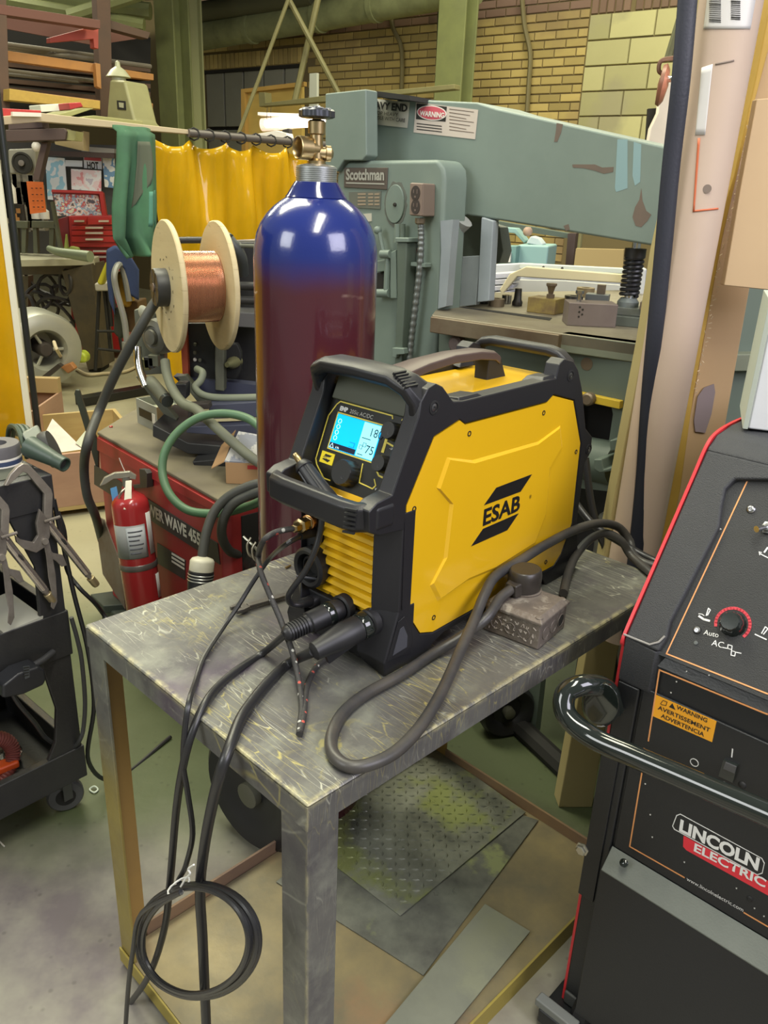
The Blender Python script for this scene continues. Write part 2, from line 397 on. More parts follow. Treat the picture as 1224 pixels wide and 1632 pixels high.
# open steel hoist frame in front of the window
M_bar = mat('olive_bar', (0.20, 0.18, 0.075), 0.6, col2=(.13, .12, .05), scale=6)
HY = 7.4
fr = Frame(PY(420, 160, HY), 0)
th = thing('hanger_bracket', 'olive steel hanger bracket with crossed rods above the yellow curtain', 'bracket', fr)
def barpx(a, b, Y, r, name='rod', flat=None, m=M_bar): return MB().cyl(PY(*a, Y), PY(*b, Y), r, seg=8).build(name, m, th, fr, world=True)
barpx((462, -8), (377, 222), HY, .016); barpx((458, -5), (540, 150), HY + .1, .022); barpx((508, -8), (470, 160), HY + .2, .026, 'strut')
slab('channel', M_bar, [(412, 147), (422, 147), (423, 164), (520, 152), (640, 142), (724, 134), (724, 142), (520, 162), (413, 170)], HY + .3, .08, -36.9, th, fr, bev=.004)
# plywood notice board, thermometer strip, lamp
M_ply = mat('plywood', (0.47, 0.33, 0.085), 0.6, col2=(.40, .27, .07), scale=3, stretch=(1, 1, 6))
M_plyf = mat('plywood_frame', (0.40, 0.24, 0.06), 0.6)
fr = Frame(PY(430, 200, 8.2), -36.9)
th = thing('plywood_door', 'yellow plywood door panel with frame behind the fluorescent lamp', 'door', fr)
slab('panel', M_ply, [(386, 146), (480, 134), (482, 330), (388, 330)], 8.2, .04, -36.9, th, fr)
slab('frame', M_plyf, [(384, 148), (384, 142), (484, 130), (484, 137)], 8.15, .04, -36.9, th, fr)
slab('frame', M_plyf, [(384, 148), (390, 147), (392, 330), (386, 330)], 8.15, .04, -36.9, th, fr)
slab('notice', mat('notice_green', (.52, .62, .36), .6), [(459, 147), (474, 145), (476, 183), (458, 184)], 8.12, .005, -36.9, th, fr)
o = slab('white_board', mat('white_strip', (.72, .74, .62), .5), [(493, 117), (505, 116), (505, 190), (492, 191)], 8.6, .03, -36.9, bev=.003); tag(o, 'narrow tall white strip fixed to the brick wall by the plywood door', 'sign')
fr = Frame(PY(460, 197, 6.2), 0)
th = thing('fluorescent_lamp', 'lit fluorescent workshop lamp hanging behind the cylinder valve', 'lamp', fr)
M_tube = mat('lit_tube', (1.0, 0.80, 0.66), .4, emit=5.0)
M_wht = mat('white_enamel', (.75, .72, .66), .35)
MB().cyl(PY(424, 197, 6.2), PY(519, 196, 6.0), .026, seg=14).build('tube', M_tube, th, fr, world=True)
a = PY(418, 199, 6.25); b = PY(519, 190, 6.1)
MB().tube([a, b], (0.042), 14).build('diffuser', mat('lamp_diffuser', (1.0, 0.86, 0.76), .4, emit=.35, alpha=.35), th, fr, world=True)
MB().box((a + b) / 2 + Vector((0, .05, .045)), (.5, .09, .02), Matrix.Rotation(-.1, 3, 'Z')).build('reflector', M_wht, th, fr, world=True, bev=.004)
slab('tray', M_wht, [(405, 214), (440, 208), (456, 212), (458, 221), (408, 222)], 6.0, .1, -20, th, fr, bev=.003)
for px in (426, 432): MB().cyl(PY(px, 171, 6.2), PY(px - 1, 192, 6.2), .002, seg=6).build('wire', M_dark, th, fr, world=True)
slab('ballast', M_dark, [(450, 207), (460, 205), (461, 216), (450, 218)], 5.98, .05, -20, th, fr)
# lamp and cloth at right, in front of the blockwork
fr = Frame(PY(1060, 120, 5.2), 0)
th = thing('reel_lamp', 'lit work lamp on a red bracket in front of the pale block wall', 'lamp', fr)
MB().tube(cr([PY(1056, 118, 5.2), PY(1050, 112, 5.2), PY(1054, 97, 5.2), PY(1075, 92, 5.2), PY(1112, 84, 5.2), on_wall(1125, 70, .0)]), .012, 8).build('bracket', mat('rust_brown', (.11, .05, .03), .6), th, fr, world=True)
MB().lathe([(.0, 0), (.10, .01), (.11, .03), (.08, .05), (.0, .06)], PY(1048, 135, 5.2), (1, -.3, -.1), 20).build('shade', mat('lamp_red', (.20, .08, .055), .4), th, fr, world=True)
MB().cyl(PY(1054, 126, 5.15), PY(1072, 126, 5.1), .018, seg=10).build('socket', mat('chrome', (.75, .75, .75), .2, 1.0), th, fr, world=True)
MB().sphere(PY(1101, 119, 5.0), .045, 14).build('bulb', mat('bulb_glow', (1.0, .9, .75), .4, emit=22), th, fr, world=True)
MB().tube([PY(1086, 30, 5.3), PY(1066, 96, 5.3)], .03, 8).build('arm', mat('dark_pipe', (.09, .09, .045), .7), th, fr, world=True)
o = slab('dust_sheet', mat('white_cloth', (.74, .66, .58), .8, col2=(.6, .53, .47), scale=3, bump=.3, bscale=8), [(1052, 150), (1062, 130), (1104, 128), (1098, 240), (1030, 240), (1036, 205), (1048, 180)], 5.6, .05, 0, bev=.01)
tag(o, 'pale cloth sheet hanging under the work lamp behind the machine arm', 'cloth')
o = slab('dark_board', M_dark, [(1034, 173), (1052, 172), (1052, 230), (1030, 230)], 5.7, .04); tag(o, 'dark upright board edge behind the pale cloth sheet', 'board')
# ================================================================== WORK TABLE
def holed(self, outer, holes, off):
    """plate with openings: outlines in 3-D, thickness vector off"""
    off = Vector(off); b = self.b; loops = [outer] + holes; ed = []; fr_ = []; bk = []
    for lp in loops:
        v = [b.verts.new(Vector(p)) for p in lp]; fr_.append(v)
        for i in range(len(v)): ed.append(b.edges.new((v[i], v[(i + 1) % len(v)])))
    r = bmesh.ops.triangle_fill(b, use_beauty=True, use_dissolve=False, edges=ed)
    fs = [f for f in r['geom'] if isinstance(f, bmesh.types.BMFace)]
    mp = {}
    for v in fr_: 
        for q in v: mp[q] = b.verts.new(q.co + off)
    for f in fs: self.face([mp[v] for v in reversed(f.verts)])
    for v in fr_:
        for i in range(len(v)): a, c = v[i], v[(i + 1) % len(v)]; self.face([a, c, mp[c], mp[a]])
    return self
MB.holed = holed
TF = Frame((-.0773, .7735, 0), YA)           # table axes: a away to the right, b to the left, z up
TL, TW, TZ, SZ = 0.93, 0.576, 0.78, 0.045
def worn_steel():
    m = bpy.data.materials.new('worn_table_steel'); m.use_nodes = True; nt = m.node_tree; N = nt.nodes; L = nt.links; b = N['Principled BSDF']
    tc = N.new('ShaderNodeTexCoord')
    def noise(sc_, lo, hi, det=8, dist=0, st=None, loc=(0, 0, 0)):
        mp = N.new('ShaderNodeMapping'); mp.inputs['Scale'].default_value = st or (1, 1, 1); mp.inputs['Location'].default_value = loc; L.new(tc.outputs['Object'], mp.inputs[0])
        n = N.new('ShaderNodeTexNoise'); n.inputs['Scale'].default_value = sc_; n.inputs['Detail'].default_value = det; n.inputs['Roughness'].default_value = .65; n.inputs['Distortion'].default_value = dist; L.new(mp.outputs[0], n.inputs['Vector'])
        r = N.new('ShaderNodeMapRange'); r.inputs['From Min'].default_value = lo; r.inputs['From Max'].default_value = hi; L.new(n.outputs[0], r.inputs['Value']); return r.outputs[0]
    def mix(a, c, f):
        x = N.new('ShaderNodeMix'); x.data_type = 'RGBA'
        if isinstance(a, tuple): x.inputs[6].default_value = (*a, 1)
        else: L.new(a, x.inputs[6])
        x.inputs[7].default_value = (*c, 1); L.new(f, x.inputs[0]); return x.outputs[2]
    def mul(f, g):
        x = N.new('ShaderNodeMath'); x.operation = 'MULTIPLY'; L.new(f, x.inputs[0])
        if isinstance(g, float): x.inputs[1].default_value = g
        else: L.new(g, x.inputs[1])
        return x.outputs[0]
    c = mix((.165, .165, .145), (.085, .08, .085), noise(5, .38, .62))
    c = mix(c, (.27, .28, .23), mul(noise(9, .52, .70, loc=(4, 2, 1)), .7))
    c = mix(c, (.10, .065, .12), mul(noise(3.2, .55, .68, loc=(1, 8, 3)), .55))
    def scratch(angle, scx, dens, col, loc, c, wob=1.0):
        mp = N.new('ShaderNodeMapping'); mp.inputs['Rotation'].default_value = (0, 0, angle); mp.inputs['Scale'].default_value = (scx, 3.0, 3.0); mp.inputs['Location'].default_value = loc; L.new(tc.outputs['Object'], mp.inputs[0])
        n = N.new('ShaderNodeTexVoronoi'); n.inputs['Scale'].default_value = 3.0; n.feature = 'DISTANCE_TO_EDGE'; 
        wn = N.new('ShaderNodeTexNoise'); wn.inputs['Scale'].default_value = 2.0; L.new(mp.outputs[0], wn.inputs['Vector'])
        va = N.new('ShaderNodeVectorMath'); va.operation = 'MULTIPLY_ADD'; va.inputs[1].default_value = (wob, wob, wob); L.new(wn.outputs[1], va.inputs[0]); L.new(mp.outputs[0], va.inputs[2]); L.new(va.outputs[0], n.inputs['Vector'])
        r = N.new('ShaderNodeMapRange'); r.inputs['From Min'].default_value = 0.0; r.inputs['From Max'].default_value = dens; r.inputs['To Min'].default_value = 1; r.inputs['To Max'].default_value = 0; L.new(n.outputs[0], r.inputs['Value'])
        zz = N.new('ShaderNodeSeparateXYZ'); L.new(tc.outputs['Object'], zz.inputs[0]); mk = N.new('ShaderNodeMapRange'); mk.inputs['From Min'].default_value = TZ - .05; mk.inputs['From Max'].default_value = TZ - .004; mk.inputs['To Min'].default_value = .25; mk.inputs['To Max'].default_value = .85; L.new(zz.outputs[2], mk.inputs['Value'])
        return mix(c, col, mul(mul(r.outputs[0], noise(6, .50, .60, loc=(loc[1], 3, loc[0]))), mk.outputs[0]))
    c = scratch(.4, 26, .024, (.50, .50, .40), (3, 1, 0), c, .12); c = scratch(1.3, 30, .024, (.48, .42, .14), (9, 4, 0), c, .12); c = scratch(2.3, 28, .022, (.55, .55, .45), (5, 7, 2), c, .15)
    # yellow paint left where the geometry has its arrises
    bev = N.new('ShaderNodeNewGeometry')
    sp = N.new('ShaderNodeSeparateXYZ'); L.new(tc.outputs['Object'], sp.inputs[0])
    def near(axis, val, wdt):
        a = N.new('ShaderNodeMath'); a.operation = 'SUBTRACT'; L.new(sp.outputs[axis], a.inputs[0]); a.inputs[1].default_value = val
        q = N.new('ShaderNodeMath'); q.operation = 'ABSOLUTE'; L.new(a.outputs[0], q.inputs[0])
        r = N.new('ShaderNodeMapRange'); r.inputs['From Min'].default_value = 0; r.inputs['From Max'].default_value = wdt; r.inputs['To Min'].default_value = 1; r.inputs['To Max'].default_value = 0; L.new(q.outputs[0], r.inputs['Value']); return r.outputs[0]
    def mx(a, c_): 
        x = N.new('ShaderNodeMath'); x.operation = 'MAXIMUM'; L.new(a, x.inputs[0]); L.new(c_, x.inputs[1]); return x.outputs[0]
    e = mul(mx(near(0, 0.0, .010), near(1, 0.0, .009)), near(2, TZ, .012))
    e2 = mul(mul(near(0, 0.0, .006), near(1, 0.0, .006)), 1.0)
    e = mx(mul(e, noise(38, .42, .58)), mul(e2, noise(30, .42, .56, st=(1, 1, .35))))
    c = mix(c, (.46, .42, .24), e)
    yb = mul(near(2, TZ, .004), mx(mul(near(0, .10, .10), near(1, .02, .14)), mul(near(0, .16, .12), near(1, .50, .12))))
    c = mix(c, (.42, .37, .12), mul(yb, noise(34, .54, .64, st=(1, 1, 1), dist=1.0)))
    # olive yellow paint still on the lower parts
    r = N.new('ShaderNodeMapRange'); r.interpolation_type = 'SMOOTHSTEP'; r.inputs['From Min'].default_value = .62; r.inputs['From Max'].default_value = .42; L.new(sp.outputs[2], r.inputs['Value'])
    c2 = mix((.34, .27, .075), (.27, .21, .07), noise(5, .4, .6))
    x = N.new('ShaderNodeMix'); x.data_type = 'RGBA'; L.new(c, x.inputs[6]); L.new(c2, x.inputs[7])
    gate = N.new('ShaderNodeMath'); gate.operation = 'MULTIPLY'; L.new(r.outputs[0], gate.inputs[0])
    side = near(0, .0, .9); fl = N.new('ShaderNodeMapRange'); fl.inputs['From Min'].default_value = .08; fl.inputs['From Max'].default_value = .5; L.new(sp.outputs[1], fl.inputs['Value']); L.new(fl.outputs[0], gate.inputs[1])
    L.new(gate.outputs[0], x.inputs[0]); c = x.outputs[2]
    L.new(c, b.inputs['Base Color']); b.inputs['Metallic'].default_value = .25
    rr = N.new('ShaderNodeMapRange'); rr.inputs['To Min'].default_value = .30; rr.inputs['To Max'].default_value = .55; L.new(noise(7, .3, .7), rr.inputs['Value']); L.new(rr.outputs[0], b.inputs['Roughness'])
    bp = N.new('ShaderNodeBump'); bp.inputs['Strength'].default_value = .12; bp.inputs['Distance'].default_value = .002; L.new(noise(40, .2, .8), bp.inputs['Height']); L.new(bp.outputs[0], b.inputs['Normal'])
    return m
M_table = worn_steel()
M_oldpaint = mat('old_orange_paint', (.36, .22, .06), .6, col2=(.27, .17, .06), scale=6, bump=.2)
M_rim = mat('brown_painted_angle', (.27, .17, .085), .6, col2=(.17, .11, .08), scale=5, amt=.9, bump=.2, col3=(.42, .30, .03), s3=4, lo3=.62, hi3=.68)
th_table = thing('work_table', 'worn grey steel work table with traces of yellow paint under the yellow welder', 'table', TF)
t = MB(); t.bb((0, 0, TZ - .006), (TL, TW, TZ)); t.build('table_top', M_table, th_table, bev=.003)
t = MB(); t.bb((0, 0, TZ - .042), (TL, .005, TZ - .006)); t.build('front_apron', M_table, th_table)
t = MB(); t.bb((0, .005, TZ - .042), (.005, TW, TZ - .006)); t.build('side_apron', M_table, th_table)
t = MB(); t.bb((0.005, TW - .005, TZ - .042), (TL, TW, TZ - .006)); t.build('back_apron', M_table, th_table)
t = MB(); t.bb((TL - .005, .005, TZ - .042), (TL, TW - .005, TZ - .006)); t.build('end_apron', M_table, th_table)
for i, (x0, sx, y0, sy) in enumerate(((.001, 1, .001, 1), (.001, 1, TW - .001, -1), (TL - .001, -1, .001, 1), (TL - .001, -1, TW - .001, -1))):
    t = MB(); f = .052
    o1 = [(0, 0), (f, 0), (f, .005), (.005, .005), (.005, f), (0, f)]
    t.prism([(x0 + sx * a, y0 + sy * b_, 0.0) for a, b_ in o1], (0, 0, TZ - .0425))
    t.build('leg', M_table if i < 2 else M_oldpaint, th_table, bev=.0012)
if True:   # inner face of the left leg keeps its orange paint
    MB().bb((.006, TW - .0075, .05), (.053, TW - .006, TZ - .045)).build('leg_inner_paint', M_oldpaint, th_table)
# lower shelf: rim of angle iron round a rusty sheet
t = MB(); t.bb((.001, -.007, SZ - .004), (TL - .006, TW - .012, SZ))
M_shelf = mat('rusty_shelf_sheet', (.33, .265, .13), .5, .15, col2=(.16, .145, .10), scale=4.5, amt=.95, bump=.2, col3=(.33, .21, .11), s3=2.4, lo3=.5, hi3=.62, rvar=.12)
t.build('shelf_sheet', M_shelf, th_table)
for nm, lo, hi in (('shelf_rim', (.053, TW - .010, .0), (TL - .053, TW - .004, SZ + .030)), ('shelf_rim', (TL - .009, .053, .0), (TL - .003, TW - .053, SZ + .030)),
                   ('shelf_rim', (.053, -.012, .0), (TL + .0, -.007, SZ + .002)), ('shelf_rim', (-.004, -.002, .012), (.0, TW, SZ + .002))):
    MB().bb(lo, hi).build(nm, M_rim if lo[1] > .05 else mat('olive_yellow_paint', (.38, .30, .06), .55, col2=(.27, .21, .07), scale=5, bump=.2), th_table, bev=.001)
# steel plates on the shelf
def on_shelf(px, py, z): return TF.L(PZ(px, py, z))
def plate(name, m, pts, z, th_, label, cat='plate', group=None):
    P = [on_shelf(px, py, z + th_) for px, py in pts]; c = sum(P, Vector()) / len(P)
    f = Frame(TF.W(c.x, c.y, z), YA)
    e = thing(name, label, cat, f)
    loc = [Vector((p.x - c.x, p.y - c.y, 0)) for p in P]
    MB().prism(loc, (0, 0, th_)).build('sheet', m, e, bev=.0006, seg=1)
    return e, f, loc
M_pl = mat('mill_scale_plate', (.24, .25, .20), .42, .2, col2=(.10, .10, .09), scale=8, amt=1.0, col3=(.30, .33, .16), s3=5, lo3=.58, hi3=.64, bump=.12, rvar=.15)
M_pl2 = mat('green_grey_plate', (.30, .31, .24), .4, .15, col2=(.20, .21, .17), scale=4, amt=.8, bump=.1, rvar=.12, col3=(.3, .31, .22), s3=3, lo3=.58, hi3=.66)
M_dp = mat('tread_plate_steel', (.33, .34, .27), .36, .25, col2=(.12, .125, .10), scale=7, amt=1.0, bump=.15, rvar=.15, col3=(.27, .30, .11), s3=4, lo3=.50, hi3=.58)
plate('flat_steel_plate', M_pl, [(858, 1307), (675, 1554), (440, 1405), (640, 1235)], SZ + .0008, .003, 'dark flat steel plate lying under the tread plate on the shelf')
plate('flat_steel_plate', M_pl2, [(773, 1440), (845, 1484), (700, 1660), (590, 1660)], SZ + .0046, .003, 'plain grey green steel plate at the front of the shelf')
e, f, loc = plate('tread_plate', M_dp, [(838, 1294), (638, 1459), (440, 1300), (640, 1168)][:2] + [(435, 1303), (650, 1160)], SZ + .0046, .003, 'steel tread plate with raised lozenges on top of the shelf plates')
# clip the tread plate to a true rectangle
t = MB()
u = (loc[1] - loc[0]); Lu = u.length; u.normalize(); v = (loc[3] - loc[0]); v = (v - u * v.dot(u)); Lv = v.length; v.normalize()
i = 0; stp = .021
for a in range(1, int(Lu / stp)):
    for b_ in range(1, int(Lv / stp)):
        c = loc[0] + u * a * stp + v * (b_ * stp); d = (u + v).normalized() if (a + b_) % 2 else (u - v).normalized(); n = Vector((-d.y, d.x, 0)); z0 = Vector((0, 0, .0030))
        if (c - loc[0]).dot(u) > Lu - .01: continue
        t.loft([[c + d * .0092 + z0, c + n * .0034 + z0, c - d * .0092 + z0, c - n * .0034 + z0], [c + d * .004 + z0 * 1.9, c + n * .001 + z0 * 1.9, c - d * .004 + z0 * 1.9, c - n * .001 + z0 * 1.9]])
t.build('raised_lozenges', M_dp, e, kind='stuff')
# ================================================================== YELLOW WELDER
EF = Frame((.01345, 1.05814, TZ), 48)
WD = .22
M_yel = mat('gloss_yellow', (.78, .46, .012), .22, coat=.5, col2=(.74, .43, .012), scale=3)
M_blk = mat('black_plastic', (.014, .014, .017), .42, bump=.12, bscale=900)
M_blks = mat('soft_black', (.012, .012, .013), .6)
M_rub = mat('black_rubber', (.016, .016, .018), .45)
M_wprint = mat('white_print', (.8, .8, .8), .5)
M_brass = mat('brass', (.50, .38, .20), .33, 1.0, col2=(.38, .28, .14), scale=30)
M_copper = mat('copper_fitting', (.70, .33, .12), .28, 1.0)
M_screw = mat('screw_steel', (.35, .35, .36), .3, 1.0)
EW = thing('welding_power_source', 'yellow welder with black frame and handles standing on the steel table', 'welder', EF)
S22, C22 = math.sin(math.radians(22)), math.cos(math.radians(22))
def SP(y, s, d=0.0): return Vector((.012 + s * S22 - d * C22, y, .27 + s * C22 + d * S22))
outer = [(.004, 0), (-.002, .026), (.024, .104), (.022, .236), (-.028, .242), (-.048, .252), (-.050, .284), (-.034, .293), (-.004, .297), (.043, .399), (.046, .420), (.060, .438), (.078, .443), (.094, .436), (.120, .411), (.145, .408),
         (.399, .408), (.404, .430), (.420, .438), (.452, .430), (.470, .414), (.494, .375), (.526, .297), (.556, .275), (.559, .245), (.541, .225), (.541, .110), (.556, .060), (.566, .010), (.56, 0), (.452, 0), (.440, .016), (.420, .022), (.140, .022), (.115, .014), (.095, 0)]
panel = [(.029, .272), (.082, .364), (.140, .379), (.154, .370), (.378, .368), (.397, .378), (.468, .358), (.514, .271), (.522, .109), (.495, .053), (.472, .035), (.231, .036), (.110, .034), (.078, .045), (.034, .108)]
def ofs(pts, d):
    c = Vector((sum(p[0] for p in pts) / len(pts), sum(p[1] for p in pts) / len(pts))); out = []
    for p in pts:
        v = Vector(p) - c; out.append(tuple(c + v * (1 + d / v.length)))
    return out
ridge = [(.095, .284), (.115, .327), (.179, .309), (.367, .303), (.433, .319), (.449, .280), (.416, .249), (.423, .156), (.395, .105), (.272, .092), (.191, .097), (.117, .087), (.095, .122), (.125, .158), (.130, .250)]
for side, (y0, sg) in (('right', (0.0, 1)), ('left', (WD, -1))):
    Y = lambda d: y0 + sg * d
    t = MB(); t.holed([(x, Y(0), z) for x, z in outer], [[(x, Y(0), z) for x, z in ofs(panel, .0018)]], (0, sg * .028, 0))
    t.build('side_frame', M_blk, EW, bev=.0025)
    t = MB(); t.bb((.035, Y(.006), .03), (.50, Y(.010), .36)); t.build('side_backing', M_blks, EW)
    t = MB(); b = t.b                                             # yellow side panel with a pressed contour
    def ring3(pts, d): return [(x, Y(d), z) for x, z in pts]
    lo_ = ring3(panel, .0012); r0 = ring3(ridge, .0012); r1 = ring3(ofs(ridge, -.0065), -.0020)
    v0 = [b.verts.new(p) for p in lo_]; v1 = [b.verts.new(p) for p in r0]; v2 = [b.verts.new(p) for p in r1]; ed = []
    for v in (v0, v1):
        for i in range(len(v)): ed.append(b.edges.new((v[i], v[(i + 1) % len(v)])))
    bmesh.ops.triangle_fill(b, use_beauty=True, edges=ed)
    for i in range(len(v1)): t.face([v1[i], v1[(i + 1) % len(v1)], v2[(i + 1) % len(v1)], v2[i]])
    cc = b.verts.new((.27, Y(-.0020), .2)); 
    e2 = [b.edges.get((v2[i], v2[(i + 1) % len(v2)])) for i in range(len(v2))]
    b.verts.remove(cc); bmesh.ops.triangle_fill(b, use_beauty=True, edges=e2)
    v3 = [b.verts.new((p[0], Y(.005), p[2])) for p in lo_]
    for i in range(len(v0)): t.face([v0[i], v0[(i + 1) % len(v0)], v3[(i + 1) % len(v0)], v3[i]])
    P = t.build('side_panel', M_yel, EW, angle=12)
    if sg == 1:
        M_lg = mat('logo_black', (.014, .013, .013), .35)
        t = MB(); t.prism([(x, -.0021, z) for x, z in [(.217, .2255), (.2475, .2485), (.3525, .248), (.322, .2235)]], (0, -.0004, 0)); t.build('emblem_bar', M_lg, P)
        t = MB(); t.prism([(x, -.0021, z) for x, z in [(.191, .1610), (.2205, .1835), (.3235, .1835), (.293, .1605)]], (0, -.0004, 0)); t.build('emblem_bar', M_lg, P)
        text('ESAB', .04, (.2165, -.0022, .1895), (1, 0, 0), (0, 0, 1), M_lg, P, 'lettering', bold=.0012, fit=.106)
        text('®', .009, (.352, -.0022, .203), (1, 0, 0), (0, 0, 1), M_lg, P, 'lettering')
        for (x, z) in ((.166, .354), (.373, .352), (.502, .257), (.046, .263), (.110, .060), (.442, .052)):
            t = MB(); t.lathe([(.0044, -.0006), (.0044, .0006), (.0030, .0008), (.0026, -.001), (0, -.001)], (x, .001, z), (0, -1, 0), 14); t.build('panel_screw', M_lg, P)
    for (x, z) in ((.076, .409), (.446, .406), (.547, .253), (-.016, .264)):
        t = MB(); t.lathe([(.0105, -.001), (.0105, .0008), (.0075, .0012), (.0068, -.003), (0, -.003)], (x, Y(0), z), (0, -sg, 0), 20); e = t.build('bolt_recess', M_blks, EW)
        t = MB(); t.lathe([(.0055, -.003), (.0055, .0004), (.0025, .0008), (.0022, -.001), (0, -.001)], (x, Y(0), z), (0, -sg, 0), 12); t.build('bolt', M_screw, e)
    # chamfered front post and splayed foot
    A = Y(.032); B = Y(0.0)
    t = MB(); prof = [(.094, -.004, .022), (.12, -.006, .0225), (.236, -.006, .0225), (.262, -.006, .0225)]
    t.loft([[(xa, A, z), (xb, B, z), (.05, B, z), (.05, A, z)] for z, xa, xb in prof]); t.build('front_post', M_blk, EW, bev=.002)
    t = MB(); t.loft([[(.006, Y(.052), 0), (-.004, Y(.0), 0), (.06, Y(0), 0), (.06, Y(.052), 0)], [(-.012, Y(.054), .028), (-.008, Y(-.002), .026), (.06, Y(-.001), .026), (.06, Y(.054), .028)],
                      [(-.020, Y(.046), .078), (.016, Y(-.001), .088), (.06, Y(0), .088), (.06, Y(.046), .078)], [(-.006, Y(.034), .108), (.024, Y(.0), .106), (.06, Y(0), .106), (.06, Y(.034), .108)]])
    ft = t.build('front_foot', M_blk, EW, bev=.003)
    t = MB(); t.prism([(-.0015, Y(-.0012), .028), (.020, Y(-.0012), .088), (.034, Y(-.0012), .092), (.050, Y(-.0012), .060), (.050, Y(-.0012), .032), (.034, Y(-.0012), .024)], (0, -sg * .0012, 0)); 
    t2 = MB(); t2.prism([(.010, Y(-.0026), .034), (.0235, Y(-.0026), .074), (.032, Y(-.0026), .076), (.042, Y(-.0026), .056), (.042, Y(-.0026), .036)], (0, -sg * .001, 0))
    t.build('foot_boss', M_blk, ft, bev=.001); t2.build('foot_recess', mat('grey_plastic', (.06, .062, .075), .5), ft)
    # pads on top of the side rail
    t = MB(); t.loft([[(.135, Y(.002), .406), (.20, Y(.002), .406), (.20, Y(.045), .400), (.135, Y(.045), .400)], [(.14, Y(.006), .413), (.185, Y(.006), .413), (.185, Y(.04), .410), (.14, Y(.04), .410)]]); t.build('rail_pad', M_blk, EW, bev=.002)
    t = MB(); t.loft([[(.36, Y(.002), .406), (.405, Y(.002), .406), (.405, Y(.045), .400), (.36, Y(.045), .400)], [(.37, Y(.006), .413), (.404, Y(.006), .413), (.404, Y(.04), .410), (.37, Y(.04), .410)]]); t.build('rail_pad', M_blk, EW, bev=.002)
# core
t = MB(); t.prism([(.032, .029, .012), (.532, .029, .012), (.532, .029, .29), (.47, .029, .396), (.095, .029, .396), (.046, .029, .27), (.032, .029, .25)], (0, WD - .058, 0)); t.build('housing', M_yel, EW, bev=.004)
t = MB(); t.bb((.0, .034, .008), (.032, WD - .034, .084)); t.build('lower_front', M_blks, EW, bev=.003)
t = MB(); t.prism([(.03, .03, .25), (.0, .03, .25), (.012, .03, .268), (.03, .03, .262)], (0, WD - .06, 0)); t.build('yellow_lip', M_yel, EW)
t = MB(); t.prism([(.045, .028, .24), (-.012, .028, .245), (-.006, .028, .2585), (.045, .028, .2585)], (0, WD - .056, 0)); t.build('front_shelf', M_blks, EW)
t = MB(); t.prism([(-.012, .07, .2580), (.006, .07, .2580), (.006, .07, .2620), (-.010, .07, .2620)], (0, .095, 0)); t.build('yellow_lip', M_yel, EW)
# yellow front with louvres
t = MB(); t.bb((.010, .032, .080), (.03, WD - .030, .245)); F_ = t.build('front_panel', M_yel, EW, bev=.002)
for i in range(9):
    z = .094 + i * .0155
    t = MB(); t.prism([(.0095, .037, z), (.0000, .037, z + .002), (.0030, .037, z + .0085), (.0095, .037, z + .012)], (0, .108, 0)); t.build('louvre', M_yel, F_, bev=.001)
text('+', .018, (.0088, .140, .079), (0, -1, 0), (0, 0, 1), M_lg, F_, 'lettering')
MB().bb((.0082, .082, .0835), (.0092, .092, .0855)).build('minus_mark', M_lg, F_)
# black recess with gas fittings, gun socket
t = MB(); t.prism([(.0095, y, z) for y, z in [(.150, .175), (.152, .245), (.192, .245), (.192, .10), (.186, .095), (.178, .16), (.160, .165)]], (-.004, 0, 0)); t.build('connector_recess', M_blks, EW, bev=.001)
t = MB(); c0 = (-.004, .166, .128); t.lathe([(.033, -.014), (.034, .006), (.030, .010), (.024, .008), (.021, -.010), (0, -.010)], c0, (-1, 0, 0), 32); o = t.build('gun_socket', M_rub, EW)
t = MB(); t.lathe([(.0185, -.009), (.0185, .001), (.015, .002), (.013, -.006), (0, -.006)], c0, (-1, 0, 0), 24); t.build('socket_liner', M_blks, o)
t = MB(); t.cyl((.005, .135, .112), (-.03, .172, .118), .002, seg=6); t.build('latch', mat('grey_plastic', (.06, .062, .075), .5), o)
# slanted control panel
R22 = Matrix.Rotation(math.radians(22), 3, 'Y')
def spoly(pts, d0, d1, name, m, parent=EW, bev=0):
    t = MB(); a = [SP(y, s, d0) for y, s in pts]; t.prism(a, SP(0, 0, d1) - SP(0, 0, d0)); return t.build(name, m, parent, bev=bev)
M_face = mat('panel_face', (.018, .018, .015), .32)
CP = spoly([(.026, -.012), (.194, -.012), (.194, .150), (.026, .150)], -.02, -.002, 'control_panel', M_face, bev=.001)
spoly([(.034, .128), (.188, .128), (.186, .168), (.036, .168)], -.012, .004, 'panel_hood', mat('lit_olive_black', (.075, .082, .055), .5), bev=.002)  # lighter olive tone paints the light falling on the black hood
M_yl = mat('panel_yellow_line', (.80, .66, .10), .45)
def sline(pts, w_, name='yellow_line', m=M_yl, par=CP, d=-.0016, close=False):
    t = MB(); Q = [SP(y, s, d) for y, s in pts]; n = SP(0, 0, 1) - SP(0, 0, 0)
    for a, b_ in zip(Q, Q[1:]):
        dr = (b_ - a).normalized(); sd = n.cross(dr).normalized() * w_ / 2; t.prism([a - dr * w_*.3 + sd, b_ + dr * w_*.3 + sd, b_ + dr * w_*.3 - sd, a - dr * w_*.3 - sd], n * .0004)
    return t.build(name, m, par)
sline([(.062, .122), (.064, .126), (.172, .126), (.178, .120), (.188, .100), (.188, .030), (.182, .022), (.160, .006), (.146, .006)], .0020)
sline([(.074, .052), (.170, .052), (.170, .109), (.073, .109)], .0020)
sline([(.092, .046), (.088, .018), (.060, .016), (.056, .022), (.062, .030)], .0018)
sline([(.062, .100), (.062, .072)], .0052)
